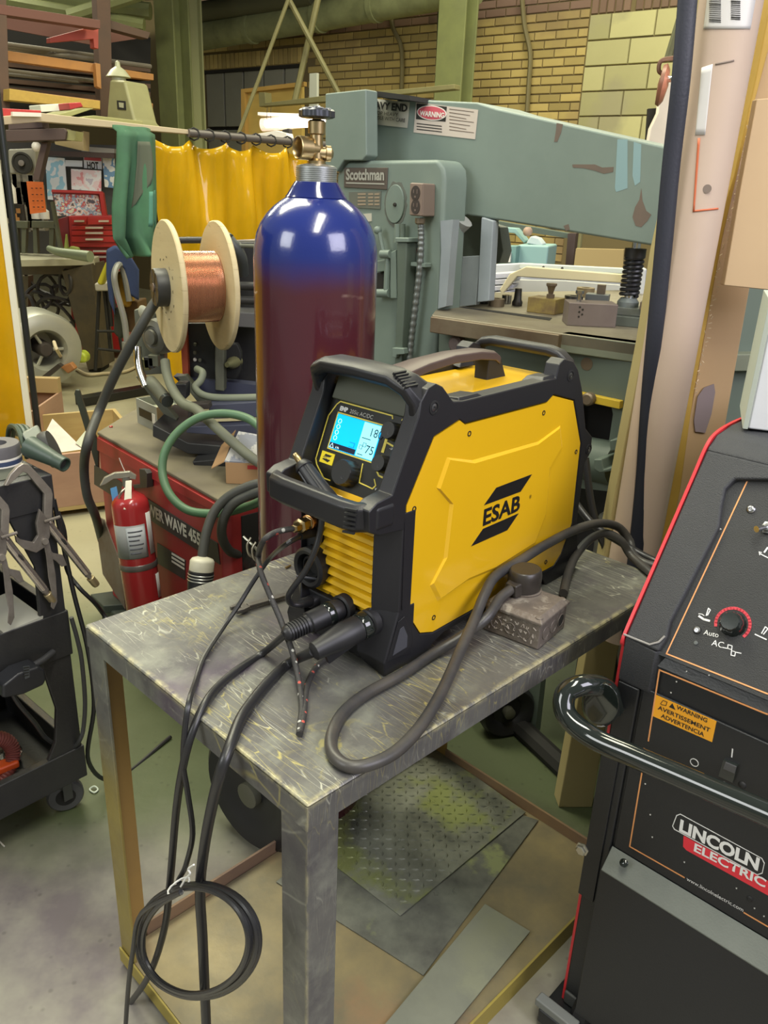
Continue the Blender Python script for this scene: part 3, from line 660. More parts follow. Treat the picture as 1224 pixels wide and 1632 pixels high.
def arc(cy, cs, r, a0, a1, w_):
    sline([(cy + r * math.cos(math.radians(a0 + (a1 - a0) * k / 5)), cs + r * math.sin(math.radians(a0 + (a1 - a0) * k / 5))) for k in range(6)], w_)
arc(.048, .104, .0205, 100, 300, .0026); arc(.048, .055, .0195, 150, 330, .0026)
# lit display
M_lcd = mat('lcd_blue', (.0, .36, .80), .25, emit=.9); M_lcd2 = mat('lcd_pale', (.22, .72, .82), .25, emit=.9); M_lcdd = mat('lcd_dark', (.01, .02, .05), .3); M_lcw = mat('lcd_white', (.6, .85, .9), .3, emit=.7)
DP = spoly([(.0755, .0535), (.1685, .0535), (.1685, .1075), (.0755, .1075)], -.0018, -.0008, 'display', M_lcd)
spoly([(.0765, .0545), (.111, .0545), (.111, .1065), (.0765, .1065)], -.0008, -.0004, 'display_pane', M_lcd2, DP)
spoly([(.113, .0545), (.1675, .0545), (.1675, .0625), (.113, .0625)], -.0008, -.0004, 'status_bar', M_lcdd, DP)
N22 = (SP(0, 0, 1) - SP(0, 0, 0)); U22 = (SP(0, 1) - SP(0, 0))
def stext(s, size, y, s_, m, par, fit=None, d=-.0003, bold=0.0): return text(s, size, SP(y, s_, d), (0, -1, 0), U22, m, par, 'lettering', fit=fit, bold=bold, ext=.0002)
stext('180', .0180, .0965, .0880, M_lcdd, DP); stext('75', .0180, .0950, .0620, M_lcdd, DP)
sline([(.107, .083), (.090, .083)], .0012, 'bar', M_lcdd, DP, -.0003); sline([(.107, .058), (.097, .058)], .0012, 'bar', M_lcdd, DP, -.0003)
for cy, cs in ((.1045, .0690), (.0985, .0735)):
    q = .0028; sline([(cy - q, cs - q), (cy + q, cs - q), (cy + q, cs + q), (cy - q, cs + q), (cy - q, cs - q)], .0006, 'square_mark', M_lcdd, DP, -.0003)
for k in range(4):
    cy, cs = .1600, .0705 + k * .0088; sline([(cy + .0034 * math.cos(j * PI / 5), cs + .0034 * math.sin(j * PI / 5)) for j in range(11)], .0006, 'icon', M_lcw, DP, -.0003)
sline([(.166, .055), (.162, .0615), (.158, .055), (.166, .055)], .0006, 'icon', M_lcw, DP, -.0003)
sline([(.128, .064), (.118, .064), (.118, .071), (.128, .071)], .0005, 'icon', mat('lcd_navy', (.0, .12, .45), .3), DP, -.0003)
stext('6.96', .0045, .154, .0555, M_lcw, DP)
stext('EMP', .0092, .1690, .1130, M_wprint, CP, bold=.0005, d=-.0015); stext('205ic AC/DC', .0088, .1475, .1130, mat('grey_print', (.55, .55, .52), .5), CP, d=-.0015)
EB = spoly([(.151, .028), (.179, .028), (.179, .046), (.151, .046)], -.0018, -.0010, 'maker_badge', mat('badge_yellow', (.85, .68, .02), .4), CP)
for pts in ([(.1735, .0365), (.170, .0425), (.156, .0425), (.159, .0395)], [(.174, .0335), (.171, .0365), (.157, .0350), (.161, .0310)]):
    e = spoly(pts, -.0010, -.0006, 'badge_mark', M_lg); e.parent = CP
e = text('ESAB', .006, SP(.1715, .0352, -.0004), (0, -1, 0), U22, M_yl, None, 'lettering', fit=.012); e.parent = CP
stext('V', .0060, .0560, .0150, M_wprint, CP, d=-.0015); stext('\u2013/A', .0055, .0520, .0780, M_wprint, CP, d=-.0015)
M_knob = mat('knob_black', (.02, .02, .02), .35)
for cy, cs, r, h in ((.112, .025, .0205, .020), (.048, .104, .0135, .021), (.048, .055, .0130, .021)):
    t = MB(); c = SP(cy, cs, -.002); ax = N22; u = Vector((0, 1, 0)); v = ax.cross(u); R = []
    for (rr, hh) in ((1.04, 0), (1.0, .25), (.97, .85), (.90, 1.0)):
        R.append([c + ax * (h * hh) + (u * math.cos(2*PI*k/48) + v * math.sin(2*PI*k/48)) * (r * rr * (1 - (.045 if (k % 4 == 0 and hh < .9) else 0))) for k in range(48)])
    t.loft(R); kb = t.build('knob', M_knob, EW, angle=25)
    q = c + ax * h + (-U22 * .4 + Vector((0, -1, 0)) * .35) * r * .8
    t = MB(); t.lathe([(.0024, -.001), (.0024, .0002), (.0015, -.0004), (0, -.0004)], q, ax, 12); t.build('knob_dimple', mat('grey_plastic', (.06, .062, .075), .5), kb)
# ladder-like inner side at the left of the panel
for s_ in (.012, .042, .072, .102): spoly([(.196, s_), (.206, s_), (.206, s_ + .004), (.196, s_ + .004)], -.012, .004, 'side_rib', M_blks)
# front and rear cross handles
def octbar(path, a, b_, up=(1, 0, 0)): return MB().tube(path, (a, b_), 8, flat=up)
def bar(path, hw, hh, name, m=M_blk, up=(1, 0, 0), par=EW, bev=.003):
    """chamfered rectangular section carried along a path; hw along up, hh across"""
    t = MB(); P = [Vector(p) for p in path]; n = len(P); R = []
    for i in range(n):
        d = (P[min(i + 1, n - 1)] - P[max(i - 1, 0)]).normalized(); u = Vector(up); u = (u - d * u.dot(d)).normalized(); v = d.cross(u)
        k = .45
        R.append([P[i] + u * x * hw + v * y * hh for x, y in ((1, -k), (1, k), (k + .2, 1), (-k - .2, 1), (-1, k), (-1, -k), (-k - .2, -1), (k + .2, -1))])
    t.loft(R); return t.build(name, m, par, bev=bev, angle=50)
uh = bar([(.070, .014, .400), (.062, .014, .425), (.050, .026, .440), (.046, .046, .447), (.044, .11, .449), (.046, .174, .447), (.050, .194, .440), (.062, .206, .425), (.070, .206, .400)], .026, .0115, 'upper_handle')
bar([(.455, .014, .405), (.455, .014, .425), (.453, .030, .437), (.452, .05, .441), (.452, .17, .441), (.453, .19, .437), (.455, .206, .425), (.455, .206, .405)], .014, .009, 'rear_handle')
lh = bar([(.0, .010, .268), (-.030, .010, .268), (-.049, .026, .268), (-.052, .050, .268), (-.052, .170, .268), (-.049, .194, .268), (-.030, .210, .268), (.0, .210, .268)], .0215, .0125, 'lower_handle', up=(0, 0, 1))
for i in range(6):   # vent slots in the handle corners
    a = Vector((.040 - i * 0, .036 - .0045 * i, .4565 - .0030 * i))
    MB().box(a + Vector((.0, 0, .0005)), (.026, .0024, .004), Matrix.Rotation(.45, 3, 'X')).build('vent_slot', M_blks, uh)
    MB().box((-.0660 + .0008 * i, .0225 + .0008 * 0, .2515 + .0065 * i), (.004, .018, .0028), Matrix.Rotation(.35, 3, 'Z')).build('vent_slot', M_blks, lh)
# carry handle along the top
M_chand = mat('brown_black_plastic', (.075, .05, .045), .45)
t = MB(); prof = [(.075, .432), (.11, .440), (.17, .448), (.24, .452), (.31, .450), (.352, .444), (.366, .436)]
R = []
for i, (x, z) in enumerate(prof):
    hw = .030 - .012 * min(i / 3, 1); R.append([(x, .11 - hw, z - .016), (x, .11 - hw, z - .003), (x, .11 - hw * .6, z), (x, .11 + hw * .6, z), (x, .11 + hw, z - .003), (x, .11 + hw, z - .016)])
t.loft(R); t.build('carry_handle', M_chand, EW, bev=.002)
t = MB(); t.loft([[(.335, .094, .438), (.368, .094, .434), (.368, .126, .434), (.335, .126, .438)], [(.335, .096, .410), (.385, .096, .406), (.385, .124, .406), (.335, .124, .410)], [(.335, .096, .394), (.392, .096, .394), (.392, .124, .394), (.335, .124, .394)]]); t.build('handle_post', M_blks, EW, bev=.002)
t = MB(); t.loft([[(.09, .06, .394), (.15, .06, .394), (.15, .16, .394), (.09, .16, .394)], [(.082, .075, .425), (.10, .075, .428), (.10, .145, .428), (.082, .145, .425)]]); t.build('handle_root', M_chand, EW, bev=.004)
t = MB(); t.lathe([(.008, 0), (.008, .0015), (.005, .0018), (0, .0016)], (.085, .11, .4335), (0, 0, 1), 16); t.build('handle_plug', M_blks, EW)
t = MB(); t.lathe([(.011, 0), (.011, .008), (.008, .010), (0, .01)], (.40, .19, .407), (0, 0, 1), 14); t.build('rear_knob', M_blks, EW)
t = MB(); t.prism([(.530, .029, .05), (.540, .029, .05), (.540, .029, .22), (.525, .029, .29), (.475, .029, .392), (.465, .029, .392)], (0, WD - .058, 0)); t.build('rear_panel', M_blks, EW)
# front connectors (plugged in)
def plug(name, a, b_, r, m, par, prof, seg=22):
    a, b_ = Vector(a), Vector(b_); L_ = (b_ - a).length; t = MB(); t.lathe([(rr * r, hh * L_) for rr, hh in prof], a, b_ - a, seg); return t.build(name, m, par)
D1a, D1b = EF.on(546, 968, 0, -.006), Vector(EF.on(452, 1012, 0, -.11)); 
D2a, D2b = EF.on(588, 992, 0, -.006), Vector(EF.on(497, 1040, 0, -.105))
for a in (D1a, D2a): 
    t = MB(); t.lathe([(.021, 0), (.021, .012), (.017, .014), (.016, .0)], (.002, a.y, a.z), (-1, 0, 0), 24); t.build('weld_socket', M_rub, EW)
rc = EF.on(500, 957, 0, -.004); t = MB(); t.lathe([(.011, -.01), (.011, .008), (.009, .011), (.006, .011)], rc, (-1, 0, 0), 18); t.build('remote_socket', M_rub, EW)
# ================================================================== BIG BLACK AND RED WELDER AT THE RIGHT
LF = Frame((.3785, 1.102, .05), 137)
EL = thing('tig_welder', 'large black welder with red side shell and tube handle at the right edge', 'welder', LF)
M_lred = mat('shell_red', (.58, .03, .04), .4)
M_lblk = mat('textured_black', (.018, .019, .021), .55, bump=.5, bscale=700, col2=(.027, .028, .031), scale=10)
M_lbz = mat('textured_charcoal', (.040, .042, .047), .6, bump=.7, bscale=650, col2=(.030, .032, .036), scale=6)
M_lface = mat('black_face', (.014, .015, .017), .38, bump=.15, bscale=300)
M_or = mat('orange_line', (.75, .33, .12), .5)
M_gl = mat('gloss_black_tube', (.012, .016, .014), .10, coat=.6)
XR = -.56
prof = [(0, 0), (0, .775), (.004, .795), (-.052, .878), (-.108, .961), (-.150, 1.023), (-.178, 1.065), (-.205, 1.082), (-.26, 1.089), (-.33, 1.090), (-.45, 1.090), (-.90, 1.090), (-.90, 0)]
inn = [(-.004, 0), (-.004, .765), (-.017, .781), (-.197, 1.048), (-.220, 1.064), (-.265, 1.072), (-.335, 1.073), (-.45, 1.074), (-.89, 1.074), (-.89, 0)]
t = MB(); t.prism([(-.0008, y, z) for y, z in inn], (-.0035, 0, 0)); t.build('side_shell', M_lface, EL)
pc_ = cr([(0, y, z) for y, z in prof[1:-1]], 4)
t = MB(); t.loft([[(.0, p.y, p.z), (-.0048, p.y, p.z), (-.0048, p.y - .012, p.z - .004), (0, p.y - .012, p.z - .004)] for p in [Vector((0, 0, 0))] + pc_]); t.build('red_trim', M_lred, EL, label='red edge trim')
t = MB(); t.prism([(XR, y, z) for y, z in prof], (.005, 0, 0)); t.build('side_shell', M_lface, EL, bev=.0012)
t = MB(); t.prism([(-.005, y, z) for y, z in inn], (XR + .010, 0, 0)); t.build('cabinet', M_lface, EL)
sd = Vector((0, -.56, .83)).normalized(); sn = Vector((0, sd.z, -sd.y))    # slope of the control face and its outward normal
S0 = Vector((0, .004, .795))
def SL(x, s, d=0.0): return S0 + Vector((x, 0, 0)) + sd * s + sn * d
def sl(px, py, d=0.0):
    q = LF.onn(px, py, S0 + sn * d, sn) - S0; return (q.x, q.dot(sd))
c3 = lambda x, y: (860 + x / 3.363, 660 + y / 3.363)
c4 = lambda x, y: (860 + x / 2.854, 1060 + y / 2.854)
DP_ = -.012
bz = [sl(*c3(*q)) for q in ((600, 1235), (680, 1195), (700, 1110), (960, 600), (975, 480), (1010, 360), (1075, 275))]
ring_ = [(-.0052, -.001), (-.0052, .322), (XR + .0052, .322), (XR + .0052, -.001), (XR + .05, -.001), (XR + .05, .24), (XR + .08, .298), (-.20, .302), (-.115, .301)]
tp = [(x, s_ if s_ < .25 else .25 + (s_ - .25) * .62) for x, s_ in bz[1:]]; ring_ += [(x, s_) for x, s_ in reversed(tp)]; ring_.append((bz[1][0] + .004, -.001))
t = MB(); t.prism([SL(x, s, -.001) for x, s in ring_], sn * -.024); t.build('bezel', M_lbz, EL, bev=.004, seg=3)
# curved top edge of the bezel
t = MB(); pr_ = [(-.1765, 1.0600), (-.181, 1.0655), (-.206, 1.0805), (-.26, 1.0875), (-.33, 1.0885), (-.45, 1.0885), (-.89, 1.0865), (-.89, 1.072), (-.45, 1.074), (-.335, 1.073), (-.262, 1.070), (-.215, 1.062), (-.193, 1.042)]
t.prism([(-.0052, y, z) for y, z in pr_], (XR + .0104, 0, 0)); t.build('top_cover', M_lbz, EL, bev=.003)
# lower chin of the bezel
t = MB(); t.loft([[(-.0052, -.001, .715), (-.058, -.001, .715), (-.066, -.02, .728), (-.0052, -.03, .72)], [(-.0052, .004, .724), (-.056, .004, .722), (-.068, -.012, .732), (-.0052, -.03, .724)], [(-.0052, .003, .795), (-.056, .003, .790), (-.068, -.02, .790), (-.0052, -.03, .795)]])
t.build('corner_cap', M_lbz, EL, bev=.004)
MB().tube([SL(*sl(*c3(*q)), .0008) for q in ((452, 1180), (500, 1200), (590, 1236), (640, 1222), (672, 1190))], .0016, 6).build('seam_line', mat('seam_grey', (.30, .29, .28), .5), EL)
# control panel
CPL = MB().prism([SL(x, s, DP_ - .002) for x, s in ((-.05, -.004), (-.05, .320), (XR + .02, .320), (XR + .02, -.004))], sn * .003).build('control_panel', M_lblk, EL)
dd = DP_ + .0012
def lpx(q): return SL(*sl(*q, dd), dd)
def lline(pts, w_, name, m, par, n=sn):
    t = MB()
    for a, b_ in zip(pts, pts[1:]):
        dr = (b_ - a).normalized(); sd_ = n.cross(dr).normalized() * w_ / 2; t.prism([a - dr * w_*.3 + sd_, b_ + dr * w_*.3 + sd_, b_ + dr * w_*.3 - sd_, a - dr * w_*.3 - sd_], n * .0004)
    return t.build(name, m, par)
lline([lpx(c3(*q)) for q in ((1320, 305), (1195, 296), (1160, 302), (1135, 325), (1115, 355), (680, 1284), (1224, 1500), (1600, 1650))], .0020, 'orange_outline', M_or, CPL)
def screw(q, r=.0065, par=CPL, flat=False, m=None):
    c = lpx(q); t = MB(); t.lathe([(r * 1.15, -.001), (r * 1.1, .0005), (r * .8, .0028), (r * .3, .0036), (0, .0030)], c, sn, 18); e = t.build('screw', m or M_screw, par); return e
screw(c3(1133, 510), .0062); screw(c3(845, 1157), .0056); 
t = MB(); t.lathe([(.0030, 0), (.0030, .0012), (0, .002)], lpx(c3(838, 1226)), sn, 12); t.build('indicator', mat('lens_grey', (.12, .13, .13), .2), CPL)
t = MB(); t.lathe([(.002, 0), (.002, .001), (0, .0015)], lpx(c3(967, 618)), sn, 10); t.build('rivet', M_screw, CPL)
for q in ((908, 1400), (787, 1380)):
    t = MB(); t.lathe([(.0013, 0), (.0013, .0006), (0, .001)], lpx(c3(*q)), sn, 8); t.build('rivet', M_screw, CPL)
kc = lpx(c3(1035, 1125)); t = MB(); u = Vector((1, 0, 0)); v = sn.cross(u); R = []
for rr, hh in ((1.08, 0), (1.0, .12), (.96, .3), (.86, .8), (.70, 1.0)):
    R.append([kc + sn * .020 * hh + (u * math.cos(2*PI*k/40) + v * math.sin(2*PI*k/40)) * .0175 * rr * (1 - (.05 if k % 5 == 0 else 0)) for k in range(40)])
t.loft(R); KN = t.build('balance_knob', M_gl, EL, angle=30)
e = lline([kc + (v * .4 + u * .55) * .0165 + sn * .0165, kc + (v * .9 + u * .6) * .0170 + sn * .006], .0014, 'pointer', M_wprint, KN)
kc0 = kc; ar = []
for k in range(22):
    a = math.radians(-28 + 236 * k / 21); ar.append(kc0 + (u * math.cos(a) * -1 + sd * math.sin(a)) * .0235 + sn * .0002)
lline(ar, .0042, 'red_scale', mat('print_red', (.60, .04, .06), .5), CPL)
def ltext(s, size, q0, q1, par=CPL, m=M_wprint, bold=0.0):
    a = lpx(q0); b_ = lpx(q1); return text(s, size, a, b_ - a, sd, m, par, 'lettering', bold=bold, ext=.0004)
ltext('Auto', .0105, c3(878, 1180), c3(932, 1192)); ltext('AC', .0125, c3(920, 1238), c3(965, 1250))
def lpoly(pts, w_=.0012, name='symbol', m=M_wprint, par=CPL): return lline([lpx(c3(*q)) for q in pts], w_, name, m, par)
lpoly(((975, 1250), (1008, 1256), (1010, 1236), (1032, 1242), (1026, 1292), (1046, 1297), (1050, 1276), (1080, 1282)), .0012)
lpoly(((1008, 1256), (1028, 1262)), .0010); lpoly(((1028, 1268), (1048, 1274)), .0010)
lpoly(((855, 1083), (880, 1100), (910, 1108)), .003); lpoly(((893, 1080), (905, 1040), (915, 1050), (900, 1078)), .0014); lpoly(((853, 1070), (870, 1072), (882, 1080)), .0010)
lpoly(((1155, 1180), (1180, 1192), (1215, 1208)), .0016); lpoly(((1190, 1175), (1210, 1140), (1224, 1150), (1200, 1180)), .0014)
lpoly(((1178, 745), (1200, 758), (1224, 770)), .0014); lpoly(((1180, 755), (1176, 738), (1190, 742)), .0010); lpoly(((1205, 740), (1222, 716)), .0024)
tc = lpx(c3(1224, 610)); t = MB(); t.lathe([(.010, 0), (.010, .002), (.0075, .003), (.007, .008), (.005, .009), (0, .009)], tc, sn, 6); TG = t.build('toggle_switch', M_screw, CPL)
t = MB(); t.tube([tc + sn * .006, tc + sn * .022 + v * .012 + u * .008], lambda q: .0028 + .0022 * q, 12); t.build('lever', mat('lever_steel', (.72, .72, .72), .2, 1.0), TG)
# lower power panel
def lf(px, py, d=0.0): q = LF.on(px, py, 1, d); return Vector((q.x, d, q.z))
NY = Vector((0, 1, 0))
P4 = [lf(*c4(*q)) for q in ((545, 20), (405, 838))]
fx, fz = -.052, .735
t = MB(); t.bb((-.046, -.004, .405), (XR + .02, .0005, .722)); PPn = t.build('power_panel', M_lface, EL, bev=.002)
def pl(pts, w_, name, m, par=None, d=.0007): return lline([lf(*c4(*q), d) for q in pts], w_, name, m, par or PPn, NY)
pl(((1300, 350), (1039, 225), (545, 22), (495, 345)), .0022, 'orange_outline', M_or); pl(((465, 492), (410, 825), (658, 966)), .0022, 'orange_outline', M_or); pl(((930, 1126), (1039, 1190), (1300, 1340)), .0022, 'orange_outline', M_or)
def pface(pts, name, m, par, d0, d1): t = MB(); t.prism([lf(*c4(*q), d0) for q in pts], (0, d1 - d0, 0)); return t.build(name, m, par)
wl_ = pface(((530, 135), (805, 255), (785, 350), (512, 230)), 'warning_label', mat('label_orange', (.85, .38, .02), .45), PPn, .0005, .0010)
def ptext(s, q0, q1, size, par, m, d=.0012, bold=0.0, shear=0.0):
    a = lf(*c4(*q0), d); b_ = lf(*c4(*q1), d); return text(s, size, a, b_ - a, (0, 0, 1), m, par, 'lettering', bold=bold, fit=(b_ - a).length, ext=.0003, shear=shear)
M_ink = mat('ink_black', (.02, .018, .015), .5)
ptext('WARNING', (622, 198), (762, 262), .0098, wl_, M_ink, bold=.0002); ptext('AVERTISSEMENT', (538, 200), (775, 306), .0098, wl_, M_ink, bold=.0002); ptext('ADVERTENCIA', (552, 237), (748, 326), .0098, wl_, M_ink, bold=.0002)
pface(((588, 190), (618, 204), (604, 174)), 'warning_triangle', M_ink, wl_, .0011, .0013)
e = pl(((550, 175), (562, 160), (580, 168), (575, 184), (556, 180), (550, 175)), .0008, 'hand_mark', M_ink, wl_, .0012)
sw = pface(((842, 425), (905, 452), (885, 528), (820, 498)), 'rocker_switch', M_gl, PPn, .0005, .0060)
pface(((848, 440), (897, 461), (890, 490), (838, 468)), 'rocker', mat('rocker_grey', (.07, .07, .075), .25), sw, .0060, .0085)
pl(((878, 382), (874, 418)), .0016, 'on_mark', M_wprint)
a = lf(*c4(705, 442)); 
lline([a + Vector((math.cos(k * PI / 6) * .0062, .0008, math.sin(k * PI / 6) * .0062)) for k in range(13)], .0011, 'off_mark', M_wprint, PPn, NY)
t = MB(); t.lathe([(.006, 0), (.0058, .001), (.0035, .003), (0, .0036)], lf(*c4(922, 545)), NY, 14); t.build('screw', M_blks, PPn)
lg = pface(((622, 682), (640, 676), (1012, 878), (1024, 900), (1014, 948), (990, 955), (612, 748), (603, 732)), 'logo_border', M_wprint, PPn, .0005, .0008)
pface(((625, 686), (640, 680), (1009, 880), (1020, 902), (1011, 944), (990, 951), (615, 745), (607, 732)), 'logo_field', M_lface, lg, .0008, .0010)
pface(((655, 776), (1045, 985), (1200, 1070), (1190, 1130), (1040, 1048), (668, 842), (653, 825)), 'logo_red', mat('logo_red', (.75, .03, .05), .4), lg, .0006, .0009)
ptext('LINCOLN', (632, 750), (990, 932), .030, lg, M_wprint, bold=.0013, d=.0013); ptext('ELECTRIC', (698, 842), (1022, 1010), .021, lg, M_wprint, bold=.0006)
ptext('www.lincolnelectric.com', (668, 978), (925, 1122), .0100, PPn, M_wprint)
for q in ((597, 125), (622, 75), (503, 680), (512, 782), (895, 1015), (977, 1106), (1020, 1142), (658, 896), (480, 540)):
    pface(((q[0] - 3, q[1] - 3), (q[0] + 4, q[1] - 2), (q[0] + 3, q[1] + 4), (q[0] - 2, q[1] + 3)), 'paint_fleck', mat('fleck', (.6, .6, .58), .6), PPn, .0005, .0007)
t = MB(); t.lathe([(.005, 0), (.0048, .001), (.003, .0022), (0, .002)], lf(*c4(957, 1062)), NY, 12); t.build('screw', M_blks, PPn)
# corner post, handle bracket, ledge, storage front
t = MB(); t.bb((-.0052, -.03, .03), (-.042, .0025, .716)); t.build('corner_post', M_lface, EL, bev=.003)
t = MB(); t.bb((.0, .0025, .27), (-.030, .0065, .60)); t.build('handle_bracket', M_lface, EL, bev=.001)
bc = lf(*c4(195, 835), .0065); t = MB(); t.lathe([(.0125, 0), (.0125, .002), (.0095, .0025), (.0095, .0075), (.0075, .009), (0, .009)], bc, NY, 6); t.build('hex_bolt', mat('zinc', (.55, .53, .45), .35, .9), EL)
t = MB(); t.prism([(-.042, -.004, .402), (-.042, .0, .405), (-.042, .030, .372), (-.042, .030, .03), (-.042, -.004, .03)], (XR + .08, 0, 0)); t.build('storage_front', M_lface, EL, bev=.002)
t = MB(); t.prism([(-.044, .0012, .4055), (-.044, .0302, .3735), (-.044, .0290, .3690), (-.044, .000, .401)], (XR + .085, 0, 0)); t.build('ledge', mat('lit_ledge', (.16, .175, .15), .5, bump=.3, bscale=300, col2=(.09, .10, .09), scale=8), EL, bev=.001)  # paler grey-green puts the light on the sloping ledge into its colour
screw_c = lf(*c4(383, 900), .022); t = MB(); t.lathe([(.007, -.003), (.007, .001), (.004, .003), (0, .003)], screw_c, Vector((0, .72, .69)), 16); t.build('screw', M_gl, EL)
t = MB(); t.bb((-.0052, -.03, .0), (-.07, .006, .03)); t.build('base_corner', mat('dusty_base', (.06, .062, .06), .5), EL, bev=.004)
t = MB(); t.bb((.02, -.86, -.035), (XR - .02, .05, -.002)); t.build('undercarriage', M_lface, EL, bev=.004)
t = MB(); t.box((-.012, .036, .004), (.085, .022, .018)); t.build('foot_plate', mat('grey_foot', (.20, .21, .20), .5), EL, bev=.003)
for x in (-.05, XR + .05): 
    t = MB(); t.lathe([(.04, -.02), (.048, -.012), (.048, .012), (.04, .02), (0, .02)], (x, -.02, -.002), (1, 0, 0), 24); t.build('wheel', M_rub, EL)
for x in (-.05, XR + .05):
    t = MB(); t.lathe([(.10, -.03), (.12, -.018), (.12, .018), (.10, .03), (0, .03)], (x, -.75, .07), (1, 0, 0), 24); t.build('wheel', M_rub, EL)
hy = .115
t = MB(); t.loft([[lf(958 + rx * math.cos(k*PI/12), 1122 + ry * math.sin(k*PI/12), d_) for k in range(24)] for d_, rx, ry in ((.030, 30, 36), (.050, 31, 37), (.058, 28, 33))]); t.build('handle_end', M_gl, EL, bev=.002)
path = [lf(978, 1130, .008), lf(965, 1098, .035), lf(930, 1092, .075), lf(902, 1105, .10), lf(903, 1140, hy), lf(945, 1176, hy), lf(1010, 1205, hy), lf(1080, 1235, hy), lf(1224, 1297, hy)]
d = (path[-1] - path[-2]).normalized(); path.append(path[-1] + d * .12); path += [path[-1] + Vector((-.05, -.05, 0)), path[-1] + Vector((-.05, -.107, 0))]
MB().tube(cr(path, 8), .0165, 20).build('handle', M_gl, EL, angle=80)
t = MB(); t.prism([lf(942, 1190, .004), lf(952, 1198, .004), lf(966, 1201, .004), lf(970, 1180, .004), lf(950, 1170, .004)], (0, .003, 0)); t.build('white_tag', mat('tag_white', (.75, .75, .74), .4), EL)
# white box lying on the welder
bx = Frame(PY(1190, 682, 1.36), 0); zt_ = .05 + 1.0905
bq = PP(1196, 684, (0, 0, zt_), Vector((0, 0, 1)))
bf = Frame((bq.x, bq.y, zt_), -20)
o = thing('white_box', 'white cardboard box standing on top of the black welder at the right edge', 'box', bf)
MB().bb((-.004, 0, 0), (.30, .16, .195)).build('carton', mat('white_card', (.66, .67, .70), .6, bump=.2, bscale=90), o, bev=.003)
MB().bb((-.012, -.004, .0), (-.004, .160, .20)).build('side_flap', mat('grey_card', (.42, .46, .40), .7), o, bev=.001)
# ================================================================== GAS CYLINDER
CX, CY = -.153, 1.64
GF = Frame((CX, CY, 0), 0)
EG = thing('gas_cylinder', 'tall glossy maroon gas cylinder with a blue shoulder and brass valve', 'gas cylinder', GF)
def cyl_paint():
    m = mat('cylinder_paint', (.095, .018, .028), .2, coat=.7, bump=.10, bscale=260); nt = m.node_tree; N = nt.nodes; L = nt.links; b = N['Principled BSDF']
    tc = N.new('ShaderNodeTexCoord'); sp = N.new('ShaderNodeSeparateXYZ'); L.new(tc.outputs['Object'], sp.inputs[0])
    n = N.new('ShaderNodeTexNoise'); n.inputs['Scale'].default_value = 7; n.inputs['Detail'].default_value = 8; L.new(tc.outputs['Object'], n.inputs['Vector'])
    a = N.new('ShaderNodeMath'); a.operation = 'MULTIPLY_ADD'; a.inputs[1].default_value = .05; L.new(n.outputs[0], a.inputs[0]); L.new(sp.outputs[2], a.inputs[2])
    r = N.new('ShaderNodeMapRange'); r.interpolation_type = 'SMOOTHSTEP'; r.inputs['From Min'].default_value = 1.305; r.inputs['From Max'].default_value = 1.385; L.new(a.outputs[0], r.inputs['Value'])
    mx = N.new('ShaderNodeMix'); mx.data_type = 'RGBA'; mx.inputs[6].default_value = (.062, .012, .020, 1); mx.inputs[7].default_value = (.010, .022, .16, 1); L.new(r.outputs[0], mx.inputs[0])
    # scuffed line under the blue
    s = N.new('ShaderNodeMath'); s.operation = 'SUBTRACT'; s.inputs[1].default_value = 1.305; L.new(a.outputs[0], s.inputs[0])
    ab = N.new('ShaderNodeMath'); ab.operation = 'ABSOLUTE'; L.new(s.outputs[0], ab.inputs[0])
    rr = N.new('ShaderNodeMapRange'); rr.inputs['From Min'].default_value = .0; rr.inputs['From Max'].default_value = .004; rr.inputs['To Min'].default_value = 1; rr.inputs['To Max'].default_value = 0; L.new(ab.outputs[0], rr.inputs['Value'])
    n2 = N.new('ShaderNodeTexNoise'); n2.inputs['Scale'].default_value = 9; n2.inputs['Detail'].default_value = 3; L.new(tc.outputs['Object'], n2.inputs['Vector'])
    r2 = N.new('ShaderNodeMapRange'); r2.inputs['From Min'].default_value = .53; r2.inputs['From Max'].default_value = .6; L.new(n2.outputs[0], r2.inputs['Value'])
    ml = N.new('ShaderNodeMath'); ml.operation = 'MULTIPLY'; L.new(rr.outputs[0], ml.inputs[0]); L.new(r2.outputs[0], ml.inputs[1])
    m2 = N.new('ShaderNodeMix'); m2.data_type = 'RGBA'; m2.inputs[7].default_value = (.45, .33, .28, 1); L.new(mx.outputs[2], m2.inputs[6]); L.new(ml.outputs[0], m2.inputs[0]); L.new(m2.outputs[2], b.inputs['Base Color'])
    return m
t = MB(); t.lathe([(.0, .0), (.105, .0), (.118, .015), (.120, .04), (.120, 1.34), (.1185, 1.362), (.114, 1.386), (.106, 1.405), (.094, 1.422), (.080, 1.436), (.068, 1.445), (.060, 1.450), (.056, 1.453)], (0, 0, 0), seg=64)
t.build('body', cyl_paint(), EG, angle=60)
t = MB(); t.lathe([(.056, 1.448), (.0585, 1.453), (.055, 1.457), (.047, 1.470), (.043, 1.476), (.040, 1.480), (.030, 1.480)], (0, 0, 0), seg=40); t.build('neck_collar', mat('collar_blue', (.008, .016, .12), .15, coat=.6), EG)
pr2 = [(.030, 1.476)]
for i in range(8): z = 1.479 + i * .0034; pr2 += [(.0385, z), (.0385, z + .0020), (.0368, z + .0025), (.0368, z + .0031)]
pr2 += [(.037, 1.507), (.030, 1.509), (.02, 1.511)]
t = MB(); t.lathe(pr2, (0, 0, 0), seg=40); t.build('neck_thread', mat('galvanised', (.50, .52, .52), .35, .85), EG, angle=25)
VB = MB(); VB.lathe([(.017, 1.508), (.017, 1.516), (.012, 1.520), (.0115, 1.560), (.016, 1.562), (.0165, 1.582), (.013, 1.585), (.008, 1.586), (.008, 1.594)], (0, 0, 0), seg=20)
